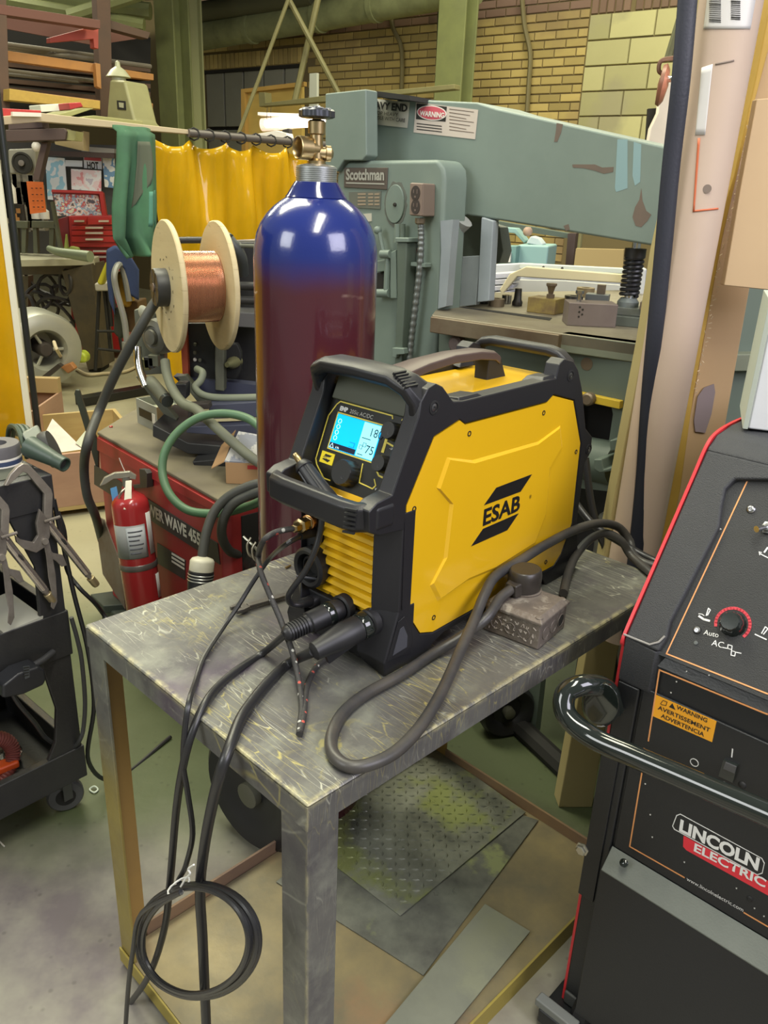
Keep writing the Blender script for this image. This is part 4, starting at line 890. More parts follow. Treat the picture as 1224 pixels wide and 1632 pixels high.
oc = GF.L(PY(487, 237, 1.60)); od = Vector((-.80, -.60, .02)).normalized(); base = Vector((0, 0, 1.536))
VB.lathe([(.013, 0), (.0135, .012), (.020, .016), (.0205, .040), (.0185, .041), (.0165, .038), (.0155, .022), (0, .022)], base, od, 24)
VB.lathe([(.011, 0), (.011, .016), (.014, .017), (.014, .026), (.010, .028), (.006, .031), (0, .031)], base + Vector((0, 0, -.006)), -od + Vector((0, -.4, 0)), 16)
VB.build('valve_body', M_brass, EG)
t = MB(); R = []
for z, k in ((1.588, .86), (1.590, 1.0), (1.600, 1.0), (1.603, .9)):
    R.append([Vector((math.cos(2*PI*i/72), math.sin(2*PI*i/72), 0)) * (.0315 * k * (1 + .06 * math.cos(8 * 2*PI*i/72))) + Vector((0, 0, z)) for i in range(72)])
t.loft(R); HW = t.build('handwheel', mat('wheel_dark_grey', (.07, .075, .09), .3, .6), EG)
for i in range(8):
    a = 2*PI*i/8 + .39; MB().cyl((.022 * math.cos(a), .022 * math.sin(a), 1.6035), (.022 * math.cos(a), .022 * math.sin(a), 1.6045), .006, seg=8).build('wheel_hole', mat('hole_pale', (.55, .56, .55), .4), HW)
MB().lathe([(.009, 1.602), (.009, 1.607), (.005, 1.609), (0, 1.609)], (0, 0, 0), seg=12).build('nut', M_screw, HW)
# ================================================================== CABLES FROM THE YELLOW WELDER
M_cab = mat('cable_black', (.018, .018, .020), .38, spec=.6)
M_cabd = mat('dusty_cord', (.034, .034, .037), .42, col2=(.075, .066, .055), scale=14, amt=.8, bump=.2)
def hang(px, py, off=-.03): return TF.M @ TF.onn(px, py, (off, 0, 0), (1, 0, 0))
def tt(px, py, h=0.0): return PZ(px, py, TZ + h)
W = EF.W
d1a, d1b = EF.M @ D1a, EF.M @ D1b; d2a, d2b = EF.M @ D2a, EF.M @ D2b
d1dir = (d1b - d1a).normalized(); d2dir = (d2b - d2a).normalized()
fr = Frame((d1a.x, d1a.y, TZ), 0)
th = thing('torch_cable', 'medium black welding cable with ribbed plug hanging over the table corner', 'cable', fr)
pts = [d1b - d1dir * .004, tt(420, 1040, .006), tt(380, 1066, .0065), tt(348, 1093, .007), tt(326, 1122, .008), hang(306, 1168, -.015), hang(292, 1220), hang(281, 1290), hang(271, 1406), hang(262, 1480), hang(240, 1549), hang(209, 1596), hang(165, 1645), hang(120, 1700)]
wcable('cord', M_cab, pts, .0058, 10, 10, th, fr)
L1 = (d1b - d1a).length
t = MB(); pf = [(.0135, .0), (.0165, .05), (.0175, .16), (.0175, .58), (.0145, .60)]
for i in range(7): x = .62 + i * .045; pf += [(.0142, x), (.0142, x + .024), (.0122, x + .028), (.0122, x + .040)]
pf += [(.0115, .96), (.0075, 1.0)]
t.lathe([(r, h * L1) for r, h in pf], d1a, d1dir, 24); t.build('plug', M_rub, th, fr, world=True)
fr = Frame((d2a.x, d2a.y, TZ), 0)
th = thing('ground_cable', 'thickest black welding cable with smooth plug hanging over the table corner', 'cable', fr)
pts = [d2b - d2dir * .004, tt(462, 1056, .009), tt(430, 1084, .009), tt(400, 1120, .010), tt(381, 1150, .010), hang(364, 1196, -.012), hang(352, 1230, -.028), hang(340, 1275), hang(326, 1348), hang(319, 1420), hang(323, 1500), hang(329, 1640), hang(333, 1730)]
wcable('cord', M_cab, pts, .0078, 10, 12, th, fr)
L2 = (d2b - d2a).length
t = MB(); t.lathe([(r, h * L2) for r, h in [(.0135, 0), (.019, .03), (.020, .12), (.0185, .16), (.0205, .22), (.0205, .45), (.0175, .66), (.0150, .85), (.0140, .96), (.0085, 1.0)]], d2a, d2dir, 24)
t.build('plug', M_rub, th, fr, world=True)
t = MB(); sdn = d2dir.cross(Vector((0, 0, 1))).normalized(); c = d2a + d2dir * L2 * .45 - Vector((0, 0, .012)); t.prism([c - d2dir * .03 - sdn * .004, c + d2dir * .035 - sdn * .004, c + d2dir * .028 - Vector((0, 0, .02)) - sdn * .004, c - d2dir * .018 - Vector((0, 0, .012)) - sdn * .004], sdn * .008); t.build('plug_fin', M_rub, th, fr, world=True)
t = MB(); c = d2a + d2dir * .002; t.lathe([(.0205, .004), (.0212, .006), (.0212, .016), (.0205, .018)], d2a, d2dir, 24); t.build('plug_collar', M_gl, th, fr, world=True)
t = MB(); t.lathe([(.0180, .020), (.0186, .022), (.0186, .030), (.0180, .032)], d1a, d1dir, 24); t.build('plug_collar', M_gl, bpy.data.objects['torch_cable'], Frame((d1a.x, d1a.y, TZ), 0), world=True)
# thin gas hose with coil tied by white wire
g0 = EF.wld if False else None
f0 = PP(478, 855, EF.W(-.035, 0, 0), EF.M.to_3x3() @ Vector((1, 0, 0)))
fr = Frame((f0.x, f0.y, f0.z), 0)
th = thing('gas_hose', 'thin black hose hanging from the table and coiled into rings', 'hose', fr)
pts = [f0, EF.M @ EF.on(455, 868, 0, -.06), PZ(430, 890, TZ + .11), PZ(405, 925, TZ + .07), PZ(380, 965, TZ + .035), PZ(356, 1000, TZ + .012), tt(325, 1048, .006), tt(312, 1085, .006), hang(302, 1116, -.006), hang(295, 1160, -.022), hang(292, 1217), hang(299, 1263), hang(307, 1329), hang(296, 1380), hang(286, 1408)]
cc, ax_, ay_ = (313, 1500), 96, 92
def ringp(a, k, o): return hang(cc[0] + k * ax_ * math.cos(a), cc[1] - k * ay_ * math.sin(a), o)
n0 = 1.86
for i in range(1, 4 * 12 + 1):
    a = n0 - 2 * PI * i / 12 * 1.0
    pts.append(ringp(a, 1.0 - .10 * (i / 48) + .06 * math.sin(i * .26 + 1.0) * math.cos(a), -.030 - .009 * (i / 12)))
pts += [hang(226, 1455, -.066), hang(212, 1515, -.07), hang(204, 1580, -.07), hang(199, 1660, -.07), hang(196, 1740, -.07)]
wcable('cord', M_cab, pts, .0041, 6, 8, th, fr)
t = MB(); c = hang(285, 1412, -.046); u = Vector((TF.M.to_3x3().col[1])); t.tube([c + (u * math.cos(k*PI/6) * .009 + Vector((0, 0, 1)) * math.sin(k*PI/6) * .003) + TF.M.to_3x3().col[0] * math.sin(k*PI/6) * .018 for k in range(12)], .0016, 6, closed=True)
t.tube(cr([hang(288, 1413, -.075), hang(296, 1400, -.075), hang(303, 1392, -.075), hang(300, 1385, -.075), hang(309, 1378, -.075)]), .0013, 6); t.build('twist_tie', mat('tie_white', (.75, .75, .72), .5), th, fr, world=True)
# braided twin lead
def braid():
    m = mat('braided_sleeve', (.035, .033, .032), .6, bump=.5, bscale=400); nt = m.node_tree; N = nt.nodes; L = nt.links; b = N['Principled BSDF']
    tc = N.new('ShaderNodeTexCoord'); v = N.new('ShaderNodeTexVoronoi'); v.inputs['Scale'].default_value = 130; L.new(tc.outputs['Object'], v.inputs['Vector'])
    r = N.new('ShaderNodeMapRange'); r.inputs['From Min'].default_value = .30; r.inputs['From Max'].default_value = .38; r.inputs['To Min'].default_value = 1; r.inputs['To Max'].default_value = 0; L.new(v.outputs[0], r.inputs['Value'])
    ra_ = N.new('ShaderNodeValToRGB'); ra_.color_ramp.interpolation = 'CONSTANT'; el = ra_.color_ramp.elements; el[0].color = (.03, .03, .03, 1); el[1].position = .62; el[1].color = (.45, .08, .06, 1); e3 = el.new(.82); e3.color = (.45, .45, .42, 1)
    sx = N.new('ShaderNodeSeparateColor'); L.new(v.outputs[1], sx.inputs[0]); L.new(sx.outputs[0], ra_.inputs[0])
    mx = N.new('ShaderNodeMix'); mx.data_type = 'RGBA'; mx.inputs[6].default_value = (.035, .033, .032, 1); L.new(ra_.outputs[0], mx.inputs[7]); L.new(r.outputs[0], mx.inputs[0]); L.new(mx.outputs[2], b.inputs['Base Color']); return m
M_braid = braid()
b0 = PP(470, 842, EF.W(-.045, 0, 0), EF.M.to_3x3() @ Vector((1, 0, 0))); b1 = PP(497, 830, EF.W(.0, 0, 0), EF.M.to_3x3() @ Vector((1, 0, 0)))
fr = Frame(b0, 0)
th = thing('braided_lead', 'speckled braided lead looping from brass gas fitting down onto the table', 'cable', fr)
pts = [b0, EF.M @ EF.on(440, 848, 0, -.07), EF.M @ EF.on(420, 862, 0, -.09), PZ(412, 885, TZ + .14), PZ(415, 910, TZ + .13), PZ(430, 948, TZ + .10), PZ(450, 995, TZ + .065), PZ(466, 1040, TZ + .04), PZ(476, 1085, TZ + .016), PZ(481, 1125, TZ + .007), tt(479, 1150, .006), tt(477, 1170, .006)]
wcable('sleeve', M_braid, pts, .0047, 8, 10, th, fr)
pts = [tt(478, 1168, .0065), tt(484, 1140, .0065), tt(487, 1105, .006), tt(492, 1085, .006), tt(505, 1062, .006), tt(530, 1042, .006), tt(545, 1030, .006)]
wcable('sleeve', M_braid, pts, .0045, 8, 10, th, fr)
t = MB(); dd_ = (b0 - b1).normalized(); Lb = (b0 - b1).length
t.lathe([(.0115, 0), (.0115, Lb * .30), (.0095, Lb * .32), (.0095, Lb * .50), (.0125, Lb * .52), (.0125, Lb * .74), (.008, Lb * .78), (.007, Lb * 1.05), (.0055, Lb * 1.08)], b1, dd_, 6); t.build('brass_fitting', M_brass, th, fr, world=True, bev=.0006, angle=25)
t = MB(); t.lathe([(.0122, .002), (.0122, Lb * .26), (.010, Lb * .28)], b1, dd_, 20); t.build('copper_collar', M_copper, th, fr, world=True)
t = MB(); c2_ = PP(500, 848, EF.W(.0, 0, 0), EF.M.to_3x3() @ Vector((1, 0, 0))); t.cyl(c2_, f0, .008, .006, seg=12); t.build('hose_fitting', M_blks, bpy.data.objects['gas_hose'], Frame((f0.x, f0.y, f0.z), 0), world=True)
# control lead
pv = lambda px, py, x: EF.M @ EF.on(px, py, 0, x)
rc_w = EF.M @ rc
fr = Frame((rc_w.x, rc_w.y, TZ), 0)
th = thing('control_lead', 'short curved black lead from under the front handle to the lower left socket', 'cable', fr)
pts = [pv(512, 800, -.02), pv(513, 825, -.03), pv(510, 850, -.035), pv(501, 880, -.045), pv(485, 912, -.055), pv(466, 938, -.065), pv(459, 952, -.065), pv(464, 962, -.055), pv(478, 964, -.04), pv(492, 960, -.02), rc_w]
wcable('cord', M_cab, pts, .0048, 10, 10, th, fr)
t = MB(); a = pv(480, 962, -.035); t.cyl(a, rc_w, .008, .0095, seg=14); t.build('plug', M_rub, th, fr, world=True)
# torch held in the front handle
ta = pv(480, 738, -.012); tb = pv(524, 800, -.016); td = (tb - ta).normalized()
fr = Frame(ta, 0)
th = thing('tig_torch_connector', 'black ribbed torch connector with brass tip stuck in the front handle', 'connector', fr)
Lt = (tb - ta).length; R = []; u = td.orthogonal().normalized(); v = td.cross(u)
for h, r_, k in ((0, .010, 0), (.06, .0125, 0), (.12, .0145, 0), (.14, .0145, 0), (.16, .0130, .10), (.7, .0150, .12), (1.0, .0165, .12), (1.12, .016, 0)):
    R.append([ta + td * Lt * h + (u * math.cos(2*PI*i/48) + v * math.sin(2*PI*i/48)) * r_ * (1 - k * (1 if i % 8 < 2 else 0)) for i in range(48)])
t = MB(); t.loft(R); t.build('body', M_rub, th, fr, world=True, angle=30)
t = MB(); t.lathe([(.0055, .004), (.0055, -.010), (.0048, -.011), (.0048, -.018), (.0035, -.019), (.003, -.012), (0, -.012)], ta, td, 16); t.build('brass_tip', M_brass, th, fr, world=True)
# ================================================================== JUNCTION BOX, POWER CORD
q0 = PZ(857, 1037, TZ); q1 = PZ(768, 1008, TZ); q2 = PZ(903, 997, TZ)
JF = Frame((q0.x, q0.y, TZ), 53.7)
M_jb = mat('dirty_cast_grey', (.20, .17, .145), .55, .3, col2=(.13, .11, .095), scale=30, amt=.9, bump=.6, bscale=160, col3=(.30, .27, .23), s3=40, lo3=.56, hi3=.64)
EJ = thing('junction_box', 'dirty brown steel junction box with knockouts beside the yellow welder', 'box', JF)
jw, jd, jh = .100, .104, .046
t = MB(); t.bb((0, 0, 0), (jw, jd, jh)); t.build('body', M_jb, EJ, bev=.003)
t = MB(); t.loft([[(-.003, -.003, jh), (jw + .003, -.003, jh), (jw + .003, jd + .003, jh), (-.003, jd + .003, jh)], [(-.003, -.003, jh + .005), (jw + .003, -.003, jh + .005), (jw + .003, jd + .003, jh + .005), (-.003, jd + .003, jh + .005)], [(.006, .006, jh + .012), (jw - .006, .006, jh + .012), (jw - .006, jd - .006, jh + .012), (.006, jd - .006, jh + .012)]])
LID = t.build('lid', M_jb, EJ, bev=.0015)
for x, y in ((.008, .008), (jw - .008, .008), (.008, jd - .008), (jw - .008, jd - .008)):
    t = MB(); t.lathe([(.007, 0), (.007, .004), (.005, .0055), (0, .0055)], (x, y, jh + .006), (0, 0, 1), 12); t.build('corner_screw', M_jb, LID)
for i, m_ in enumerate((M_jb, M_jb, M_dark)):
    t = MB(); t.lathe([(.011, .0006), (.0105, .0006), (.0102, -.0008 if i < 2 else .0004), (0, -.0008 if i < 2 else .0004)], (.022 + i * .028, -.0003, .024), (0, -1, 0), 20); k = t.build('knockout', m_, EJ)
    t = MB(); t.tube([(.022 + i * .028 + .011 * math.cos(a * PI / 10), -.0005, .024 + .011 * math.sin(a * PI / 10)) for a in range(20)], .0009, 6, closed=True); e = t.build('knockout_rim', M_jb, k)
for i in range(3):
    t = MB(); t.tube([(-.0005, .028 + i * .026 + .010 * math.cos(a * PI / 10), .022 + .010 * math.sin(a * PI / 10)) for a in range(20)], .0008, 6, closed=True); t.build('knockout', M_jb, EJ)
M_weld = mat('pale_marker', (.44, .39, .34), .6)
random.seed(5); t = MB()          # scrawled pale paint marks on the near side
for r_ in range(3):
    for k in range(8):
        y = .010 + k * .011 + (.004 if r_ else 0); z = .035 - r_ * .012; p = [(-.0006, y + random.uniform(-.0035, .0035), z + random.uniform(-.0035, .0035)) for _ in range(4)]
        t.tube(cr(p, 4), .0007, 5)
t.build('scrawled_marks', M_weld, EJ, kind='stuff')
# plug standing in the lid
pc = JF.L(PZ(836, 925, TZ + jh + .03)); cd = JF.L(PZ(800, 955, TZ + jh + .016)); pc.z = jh + .012
u = Vector((cd.x - pc.x, cd.y - pc.y, 0)).normalized(); v = Vector((-u.y, u.x, 0))
PF = Frame(JF.W(pc.x, pc.y, jh + .0125), 0); EP = thing('power_plug', 'large black round power plug standing in the junction box', 'plug', PF)
def jw_(p): return JF.M @ Vector(p)
t = MB(); R = []
for z, k in ((.0, .90), (.004, 1.0), (.022, 1.0), (.030, .93), (.032, .85)):
    R.append([jw_(pc + u * (.032 * k * math.cos(a)) + v * (.028 * k * math.sin(a)) + Vector((0, 0, z * 1.25 + .001))) for a in [2*PI*i/28 for i in range(28)]])
t.loft(R); t.build('body', mat('plug_dark', (.035, .03, .026), .35, bump=.2), EP, PF, world=True, angle=50, bev=.001)
t = MB(); a = pc + u * .012 + Vector((0, 0, .018)); t.loft([[jw_(a + v * x + Vector((0, 0, z))) for x, z in ((-.017, -.016), (.017, -.016), (.015, .010), (-.015, .010))], [jw_(a + u * .030 + v * x + Vector((0, 0, z))) for x, z in ((-.013, -.015), (.013, -.015), (.011, .006), (-.011, .006))]]); t.build('cord_grip', mat('plug_dark', (.035, .03, .026), .35, bump=.2), EP, PF, world=True, bev=.003)
t = MB(); t.lathe([(.030, 0), (.031, .003), (.028, .0035)], jw_(pc), (0, 0, 1), 28); t.build('socket_rim', M_jb, EJ, JF, world=True)
c0 = jw_(pc + u * .040 + Vector((0, 0, .014))); c1 = jw_(pc + u * .070 + Vector((0, 0, .008)))
fr = Frame((c1.x, c1.y, TZ), 0)
th = thing('power_cable', 'thick dusty grey power cord looping across the table from the plug', 'cord', fr)
r_ = .0088
pts = [c0, c1, PZ(775, 985, TZ + .05), PZ(735, 1015, TZ + .025), tt(690, 1042, r_), tt(640, 1075, r_), tt(585, 1105, r_), tt(548, 1135, r_), tt(530, 1168, r_), tt(530, 1200, r_), tt(555, 1221, r_), tt(590, 1218, r_), tt(632, 1197, r_), tt(672, 1155, r_ + .006), PZ(705, 1100, TZ + .022), PZ(733, 1038, TZ + .035), PZ(757, 985, TZ + .055), PZ(772, 948, TZ + .075), PZ(790, 918, TZ + .090),
       PZ(830, 893, TZ + .095), PZ(870, 868, TZ + .10), PZ(915, 845, TZ + .095), PZ(955, 834, TZ + .085), PZ(985, 840, TZ + .06), PZ(1003, 862, TZ + .03), PZ(1010, 885, TZ + .012), PZ(1035, 900, TZ + .01), PZ(1080, 905, TZ + .01)]
wcable('cord', M_cabd, pts, r_, 8, 12, th, fr)
def simple(name, lab, pts, r, m=M_cab, cat='cable'): 
    o = wcable(name, m, pts, r, 8, 10); return tag(o, lab, cat)
simple('supply_cable', 'dusty cable arching from behind the junction box to the back of the table', [tt(898, 945, .012), PZ(905, 915, TZ + .02), PZ(918, 885, TZ + .035), PZ(940, 860, TZ + .05), PZ(965, 850, TZ + .055), PZ(990, 862, TZ + .04), PZ(1006, 886, TZ + .012), PZ(1040, 915, TZ + .012)], .0085, M_cabd)
simple('supply_cable', 'black cable rising behind the yellow welder to the table end', [PZ(905, 780, TZ + .10), PZ(925, 812, TZ + .075), PZ(950, 840, TZ + .05), PZ(985, 862, TZ + .03), PZ(1030, 888, TZ + .01), PZ(1070, 905, TZ + .01)], .0080)
simple('supply_cable', 'thin dark cable dropping behind the yellow welder into the gap at the table end', [PY(933, 730, 1.75), PY(942, 800, 1.72), PY(955, 850, 1.7), PY(968, 890, 1.70), PY(975, 1000, 1.72), PZ(990, 1200, .01)], .0085)
# wrench lying under the braided lead
MW = mat('dark_wrench', (.16, .15, .14), .35, .8)
t = MB(); a = tt(395, 968, .004); b_ = tt(440, 955, .004); d = (b_ - a).normalized(); n = Vector((-d.y, d.x, 0))
t.prism([a - n * .006, b_ - n * .007, b_ + d * .02 - n * .006, b_ + d * .02 + n * .006, b_ + n * .007, a + n * .006], (0, 0, .006))
t.prism([a - d * .004 + n * .012, a - d * .016 + n * .014, a - d * .030 + n * .010, a - d * .030 + n * .004, a - d * .016 + n * .005, a - d * .014 - n * .005, a - d * .028 - n * .006, a - d * .028 - n * .013, a - d * .014 - n * .014, a - n * .010], (0, 0, .007))
o = t.build('wrench', MW, bev=.0012); tag(o, 'small dark wrench lying at the back left of the table', 'wrench')
o = MB().cyl(tt(455, 905, .003), tt(463, 901, .003), .0022, seg=8).build('rod_stub', M_brass); tag(o, 'tiny brass stub lying on the table beside the welder foot', 'stub')
# ================================================================== BLACK UTILITY CART AT THE LEFT
KF = Frame((-.70, 1.60, 0), 229)     # x runs towards the camera's left, y outward to the viewer
def kp(px, py, y=0.0): return KF.on(px, py, 1, y)
def kz(px, py): return KF.on(px, py, 1, 0).z
M_cart = mat('cart_black', (.020, .020, .023), .42, bump=.3, bscale=140, col2=(.045, .045, .042), scale=5, amt=.5)
M_cartd = mat('cart_dusty', (.055, .062, .045), .6, col2=(.03, .03, .03), scale=6)
EK = thing('utility_cart', 'black plastic utility cart with clamps on its rim at the left edge', 'cart', KF)
zt1 = kz(99, 752); zt0 = kz(101, 806); zm1 = kz(110, 972); zm0 = kz(117, 1042); zb1 = kz(137, 1186); zb0 = kz(143, 1234)
Lc, Dc = .75, .42
def tray(z0, z1, name, lip=.028, floor=None):
    t = MB(); fl = z0 + .01 if floor is None else floor
    t.holed([(0, 0, z1), (Lc, 0, z1), (Lc, -Dc, z1), (0, -Dc, z1)], [[(lip, -lip, z1), (Lc - lip, -lip, z1), (Lc - lip, -Dc + lip, z1), (lip, -Dc + lip, z1)]], (0, 0, -(z1 - z0)))
    t.bb((.01, -Dc + .01, fl - .006), (Lc - .01, -.01, fl)); return t.build(name, M_cart, EK, bev=.004)
TT = tray(zt0, zt1, 'top_tray', .03, zt1 - .035); tray(zm0, zm1, 'middle_tray', .02); tray(zb0, zb1, 'bottom_tray', .02)
MB().bb((.030, -.03, zt1 - .0005), (.16, -.16, zt1 + .0008)).build('dusty_rim', M_cartd, EK)
for sx, sy in ((0, 0), (0, 1), (1, 0), (1, 1)):
    x0 = .004 if sx == 0 else Lc - .004; y0 = -.004 if sy == 0 else -Dc + .004; kx = 1 if sx == 0 else -1; ky = -1 if sy == 0 else 1
    t = MB(); t.loft([[(x0, y0, z), (x0 + kx * w_, y0, z), (x0 + kx * w_, y0 + ky * .012, z), (x0 + kx * .012, y0 + ky * .012, z), (x0 + kx * .012, y0 + ky * w_, z), (x0, y0 + ky * w_, z)] for z, w_ in ((zb1 - .01, .09), (zb1 + .04, .062), ((zb1 + zm0) / 2, .05), (zm0, .07), (zm1, .06), ((zm1 + zt0) / 2, .055), (zt0 + .01, .10))]); t.build('post', M_cart, EK, bev=.003)
MB().bb((.01, -Dc + .004, zm1), (Lc - .01, -Dc + .012, zt0)).build('back_panel', M_cart, EK)
for sx, sy in ((.05, -.05), (.05, -Dc + .05), (Lc - .05, -.05), (Lc - .05, -Dc + .05)):
    t = MB(); t.lathe([(.022, -.014), (.040, -.013), (.044, -.008), (.044, .008), (.040, .013), (.022, .014)], (sx - .01, sy + .0, .044), (.35, .94, 0), 28); w_ = t.build('caster_wheel', mat('caster_grey', (.085, .085, .085), .55), EK)
    t = MB(); t.lathe([(.024, -.0145), (.024, .0145)], (sx - .01, sy, .044), (.35, .94, 0), 20); t.build('caster_hub', M_dark, w_)
    t = MB(); t.bb((sx - .03, sy - .022, .094), (sx + .03, sy + .022, zb0)); t.bb((sx - .02, sy - .024, .04), (sx + .004, sy - .020, .096)); t.bb((sx - .02, sy + .020, .04), (sx + .004, sy + .024, .096)); t.build('caster_fork', mat('fork_steel', (.12, .12, .12), .4, .6), EK, bev=.003)
# things on the top tray
ztop = zt1 - .035
M_gg = mat('grinder_green', (.045, .07, .05), .45, col2=(.03, .045, .035), scale=12)
def CT(px, py, z): return PZ(px, py, z)
rc2 = CT(0, 715, zt1 + .045)
rc2 = PZ(1, 762, ztop); fr = Frame(rc2, 0)
pxc = None
th = thing('wire_roll', 'grey round roll with blue white label on the cart tray', 'roll', fr)
MB().lathe([(.022, 0), (.047, 0), (.048, .004), (.048, .076), (.046, .080), (.022, .080), (.022, 0)], (0, 0, 0), seg=36).build('roll', mat('roll_grey', (.10, .095, .10), .6, bump=.3, bscale=60), th)
MB().lathe([(.0484, .018), (.0487, .020), (.0487, .052), (.0484, .054)], (0, 0, 0), seg=36).build('label_band', mat('band_navy', (.04, .06, .12), .4), th)
for z_ in (.024, .034, .049): MB().lathe([(.0488, z_), (.0490, z_ + .001), (.0490, z_ + .004), (.0488, z_ + .005)], (0, 0, 0), seg=36).build('white_line', M_wht, th)
def on_tray(px, py, h=0.0): return PZ(px, py, ztop + h)
ga = on_tray(48, 712, .075); gb = on_tray(98, 738, .055)
fr = Frame((ga.x, ga.y, ztop), 0)
th = thing('angle_grinder', 'green barrel shaped power tool lying on the cart tray behind the roll', 'power tool', fr)
MB().tube([ga + Vector((0, 0, .0)), ga * .5 + gb * .5, gb], lambda q: .024 - .010 * q, 16).build('body', M_gg, th, fr, world=True)
d = (gb - ga).normalized(); MB().lathe([(.0150, -.03), (.0158, -.01), (.0158, .010), (.0132, .011), (.012, .0), (0, .0)], gb, d, 20).build('open_end', M_gg, th, fr, world=True)
MB().lathe([(.0118, .0005), (.0118, .0012), (0, .0012)], gb, d, 16).build('bore', M_dark, th, fr, world=True)
c = on_tray(60, 702, .06); MB().lathe([(.0, -.012), (.040, -.010), (.042, 0), (.040, .010), (0, .012)], on_tray(80, 716, .06), Vector((.75, .2, .3)), 28).build('guard_disc', mat('guard_black', (.03, .03, .03), .5), th, fr, world=True)
MB().loft([[on_tray(34, 690, .06 + z) for z in (0, .03)] + [on_tray(60, 676, .06 + z) for z in (.03, 0)], [on_tray(48, 716, .03 + z) for z in (0, .03)] + [on_tray(76, 712, .03 + z) for z in (.03, 0)]]).build('motor_case', mat('case_grey', (.16, .18, .15), .45), th, fr, world=True, bev=.006)
for k in range(3): MB().tube(cr([on_tray(12 + 8 * k, 700 - 4 * k, .02), on_tray(16 + 8 * k, 680, .06), on_tray(28 + 8 * k, 684, .07), on_tray(38 + 8 * k, 710, .05), on_tray(44 + 8 * k, 730, .02)]), .006, 8).build('strap', M_gg, th, fr, world=True)
# locking clamps hanging on the rim
M_chr = mat('worn_chrome', (.66, .60, .55), .22, .85, col2=(.45, .40, .36), scale=40, amt=.6)
M_clamp = mat('worn_nickel', (.42, .38, .33), .32, .6, col2=(.28, .25, .22), scale=30, amt=.8, bump=.2)
M_jaw = mat('dull_jaw_steel', (.26, .235, .21), .4, .5, col2=(.15, .13, .11), scale=25, amt=.8, bump=.2)
c5 = lambda x, y: (x / 4.53, 640 + y / 4.53)
def clamp(dx, dy, lab, yo):
    def q(x, y, o=0.0): return KF.M @ kp(*c5(x + dx, y + dy), yo + o)
    b = q(330, 860); fr = Frame(b, 0); th = thing('locking_clamp', lab, 'clamp', fr, 'locking clamps on the cart rim')
    n = KF.M.to_3x3() @ Vector((0, 1, 0))
    def plate_(pts, name, m, w_=.010, o=0.0, par=th, bv=.0015):
        t = MB(); t.prism([q(*p, o) for p in pts], n * w_); return t.build(name, m, par, fr, world=True, bev=bv)
    plate_([(20, 600), (60, 520), (110, 465), (150, 440), (190, 446), (250, 505), (355, 625), (366, 660), (360, 830), (350, 870), (300, 850), (306, 660), (255, 600), (180, 510), (150, 500), (120, 530), (75, 570), (45, 600)], 'upper_jaw', M_clamp)
    plate_([(100, 960), (140, 990), (230, 1010), (262, 960), (250, 870), (275, 770), (300, 800), (345, 860), (350, 960), (320, 1040), (250, 1085), (160, 1055), (110, 1010)], 'lower_jaw', M_jaw, .008, .011)
    a = q(345, 880, .006); e_ = q(625, 1235, .006); t = MB(); t.tube([a, a * .85 + e_ * .15, e_], lambda s: .0085 + .0015 * (1 - s), 14); t.build('tube_handle', M_chr, th, fr, world=True)
    t = MB(); mm = a * .62 + e_ * .38; m2_ = a * .55 + e_ * .45; 
    plate_([(445, 985), (470, 1000), (487, 1030), (465, 1030), (440, 1000)], 'handle_slot', M_dark, .001, .0155)
    t = MB(); f = q(650, 1270, .006); t.tube([e_, e_ * .5 + f * .5], .0078, 12); t.tube([e_, f], .0050, 10); t.build('screw_neck', M_jaw, th, fr, world=True)
    g = q(697, 1325, .006); t = MB(); t.lathe([(.0075, 0), (.0088, .001), (.0088, (g - f).length * .8), (.0075, (g - f).length)], f, g - f, 16); t.build('adjusting_knob', mat('brassy_knob', (.42, .34, .19), .4, .7), th, fr, world=True, label='brass coloured knob')
    plate_([(300, 970), (350, 1000), (372, 1090), (400, 1250), (412, 1440), (385, 1500), (362, 1480), (368, 1380), (345, 1270), (330, 1120)], 'release_lever', M_jaw, .003, .014)
    plate_([(330, 1040), (380, 1090), (450, 1105), (480, 1180), (440, 1190), (400, 1150), (340, 1110)], 'toggle_link', M_jaw, .004, .010)
    t = MB(); t.cyl(q(318, 868, .02), q(432, 832, .02), .0035, seg=8); t.build('pivot_rod', M_jaw, th, fr, world=True)
    t = MB(); c_ = q(310, 1000, .012); t.cyl(c_, c_ + n * .012, .007, seg=12); t.build('rivet', M_clamp, th, fr, world=True)
clamp(0, 0, 'right locking clamp with long chrome handle hanging on the cart rim', .006)
clamp(-310, 115, 'left locking clamp with long chrome handle hanging on the cart rim', .010)
# middle tray
pz = zm1
o = MB().prism([KF.M @ kp(x / 4.8, 980 + y / 4.8, -.002) for x, y in ((-40, 165), (330, 8), (328, 30), (200, 90), (-40, 185))], KF.M.to_3x3() @ Vector((0, -.16, 0))).build('paper_stack', mat('paper_grey', (.42, .42, .37), .7)); tag(o, 'pale grey papers lying on the middle cart tray', 'paper')
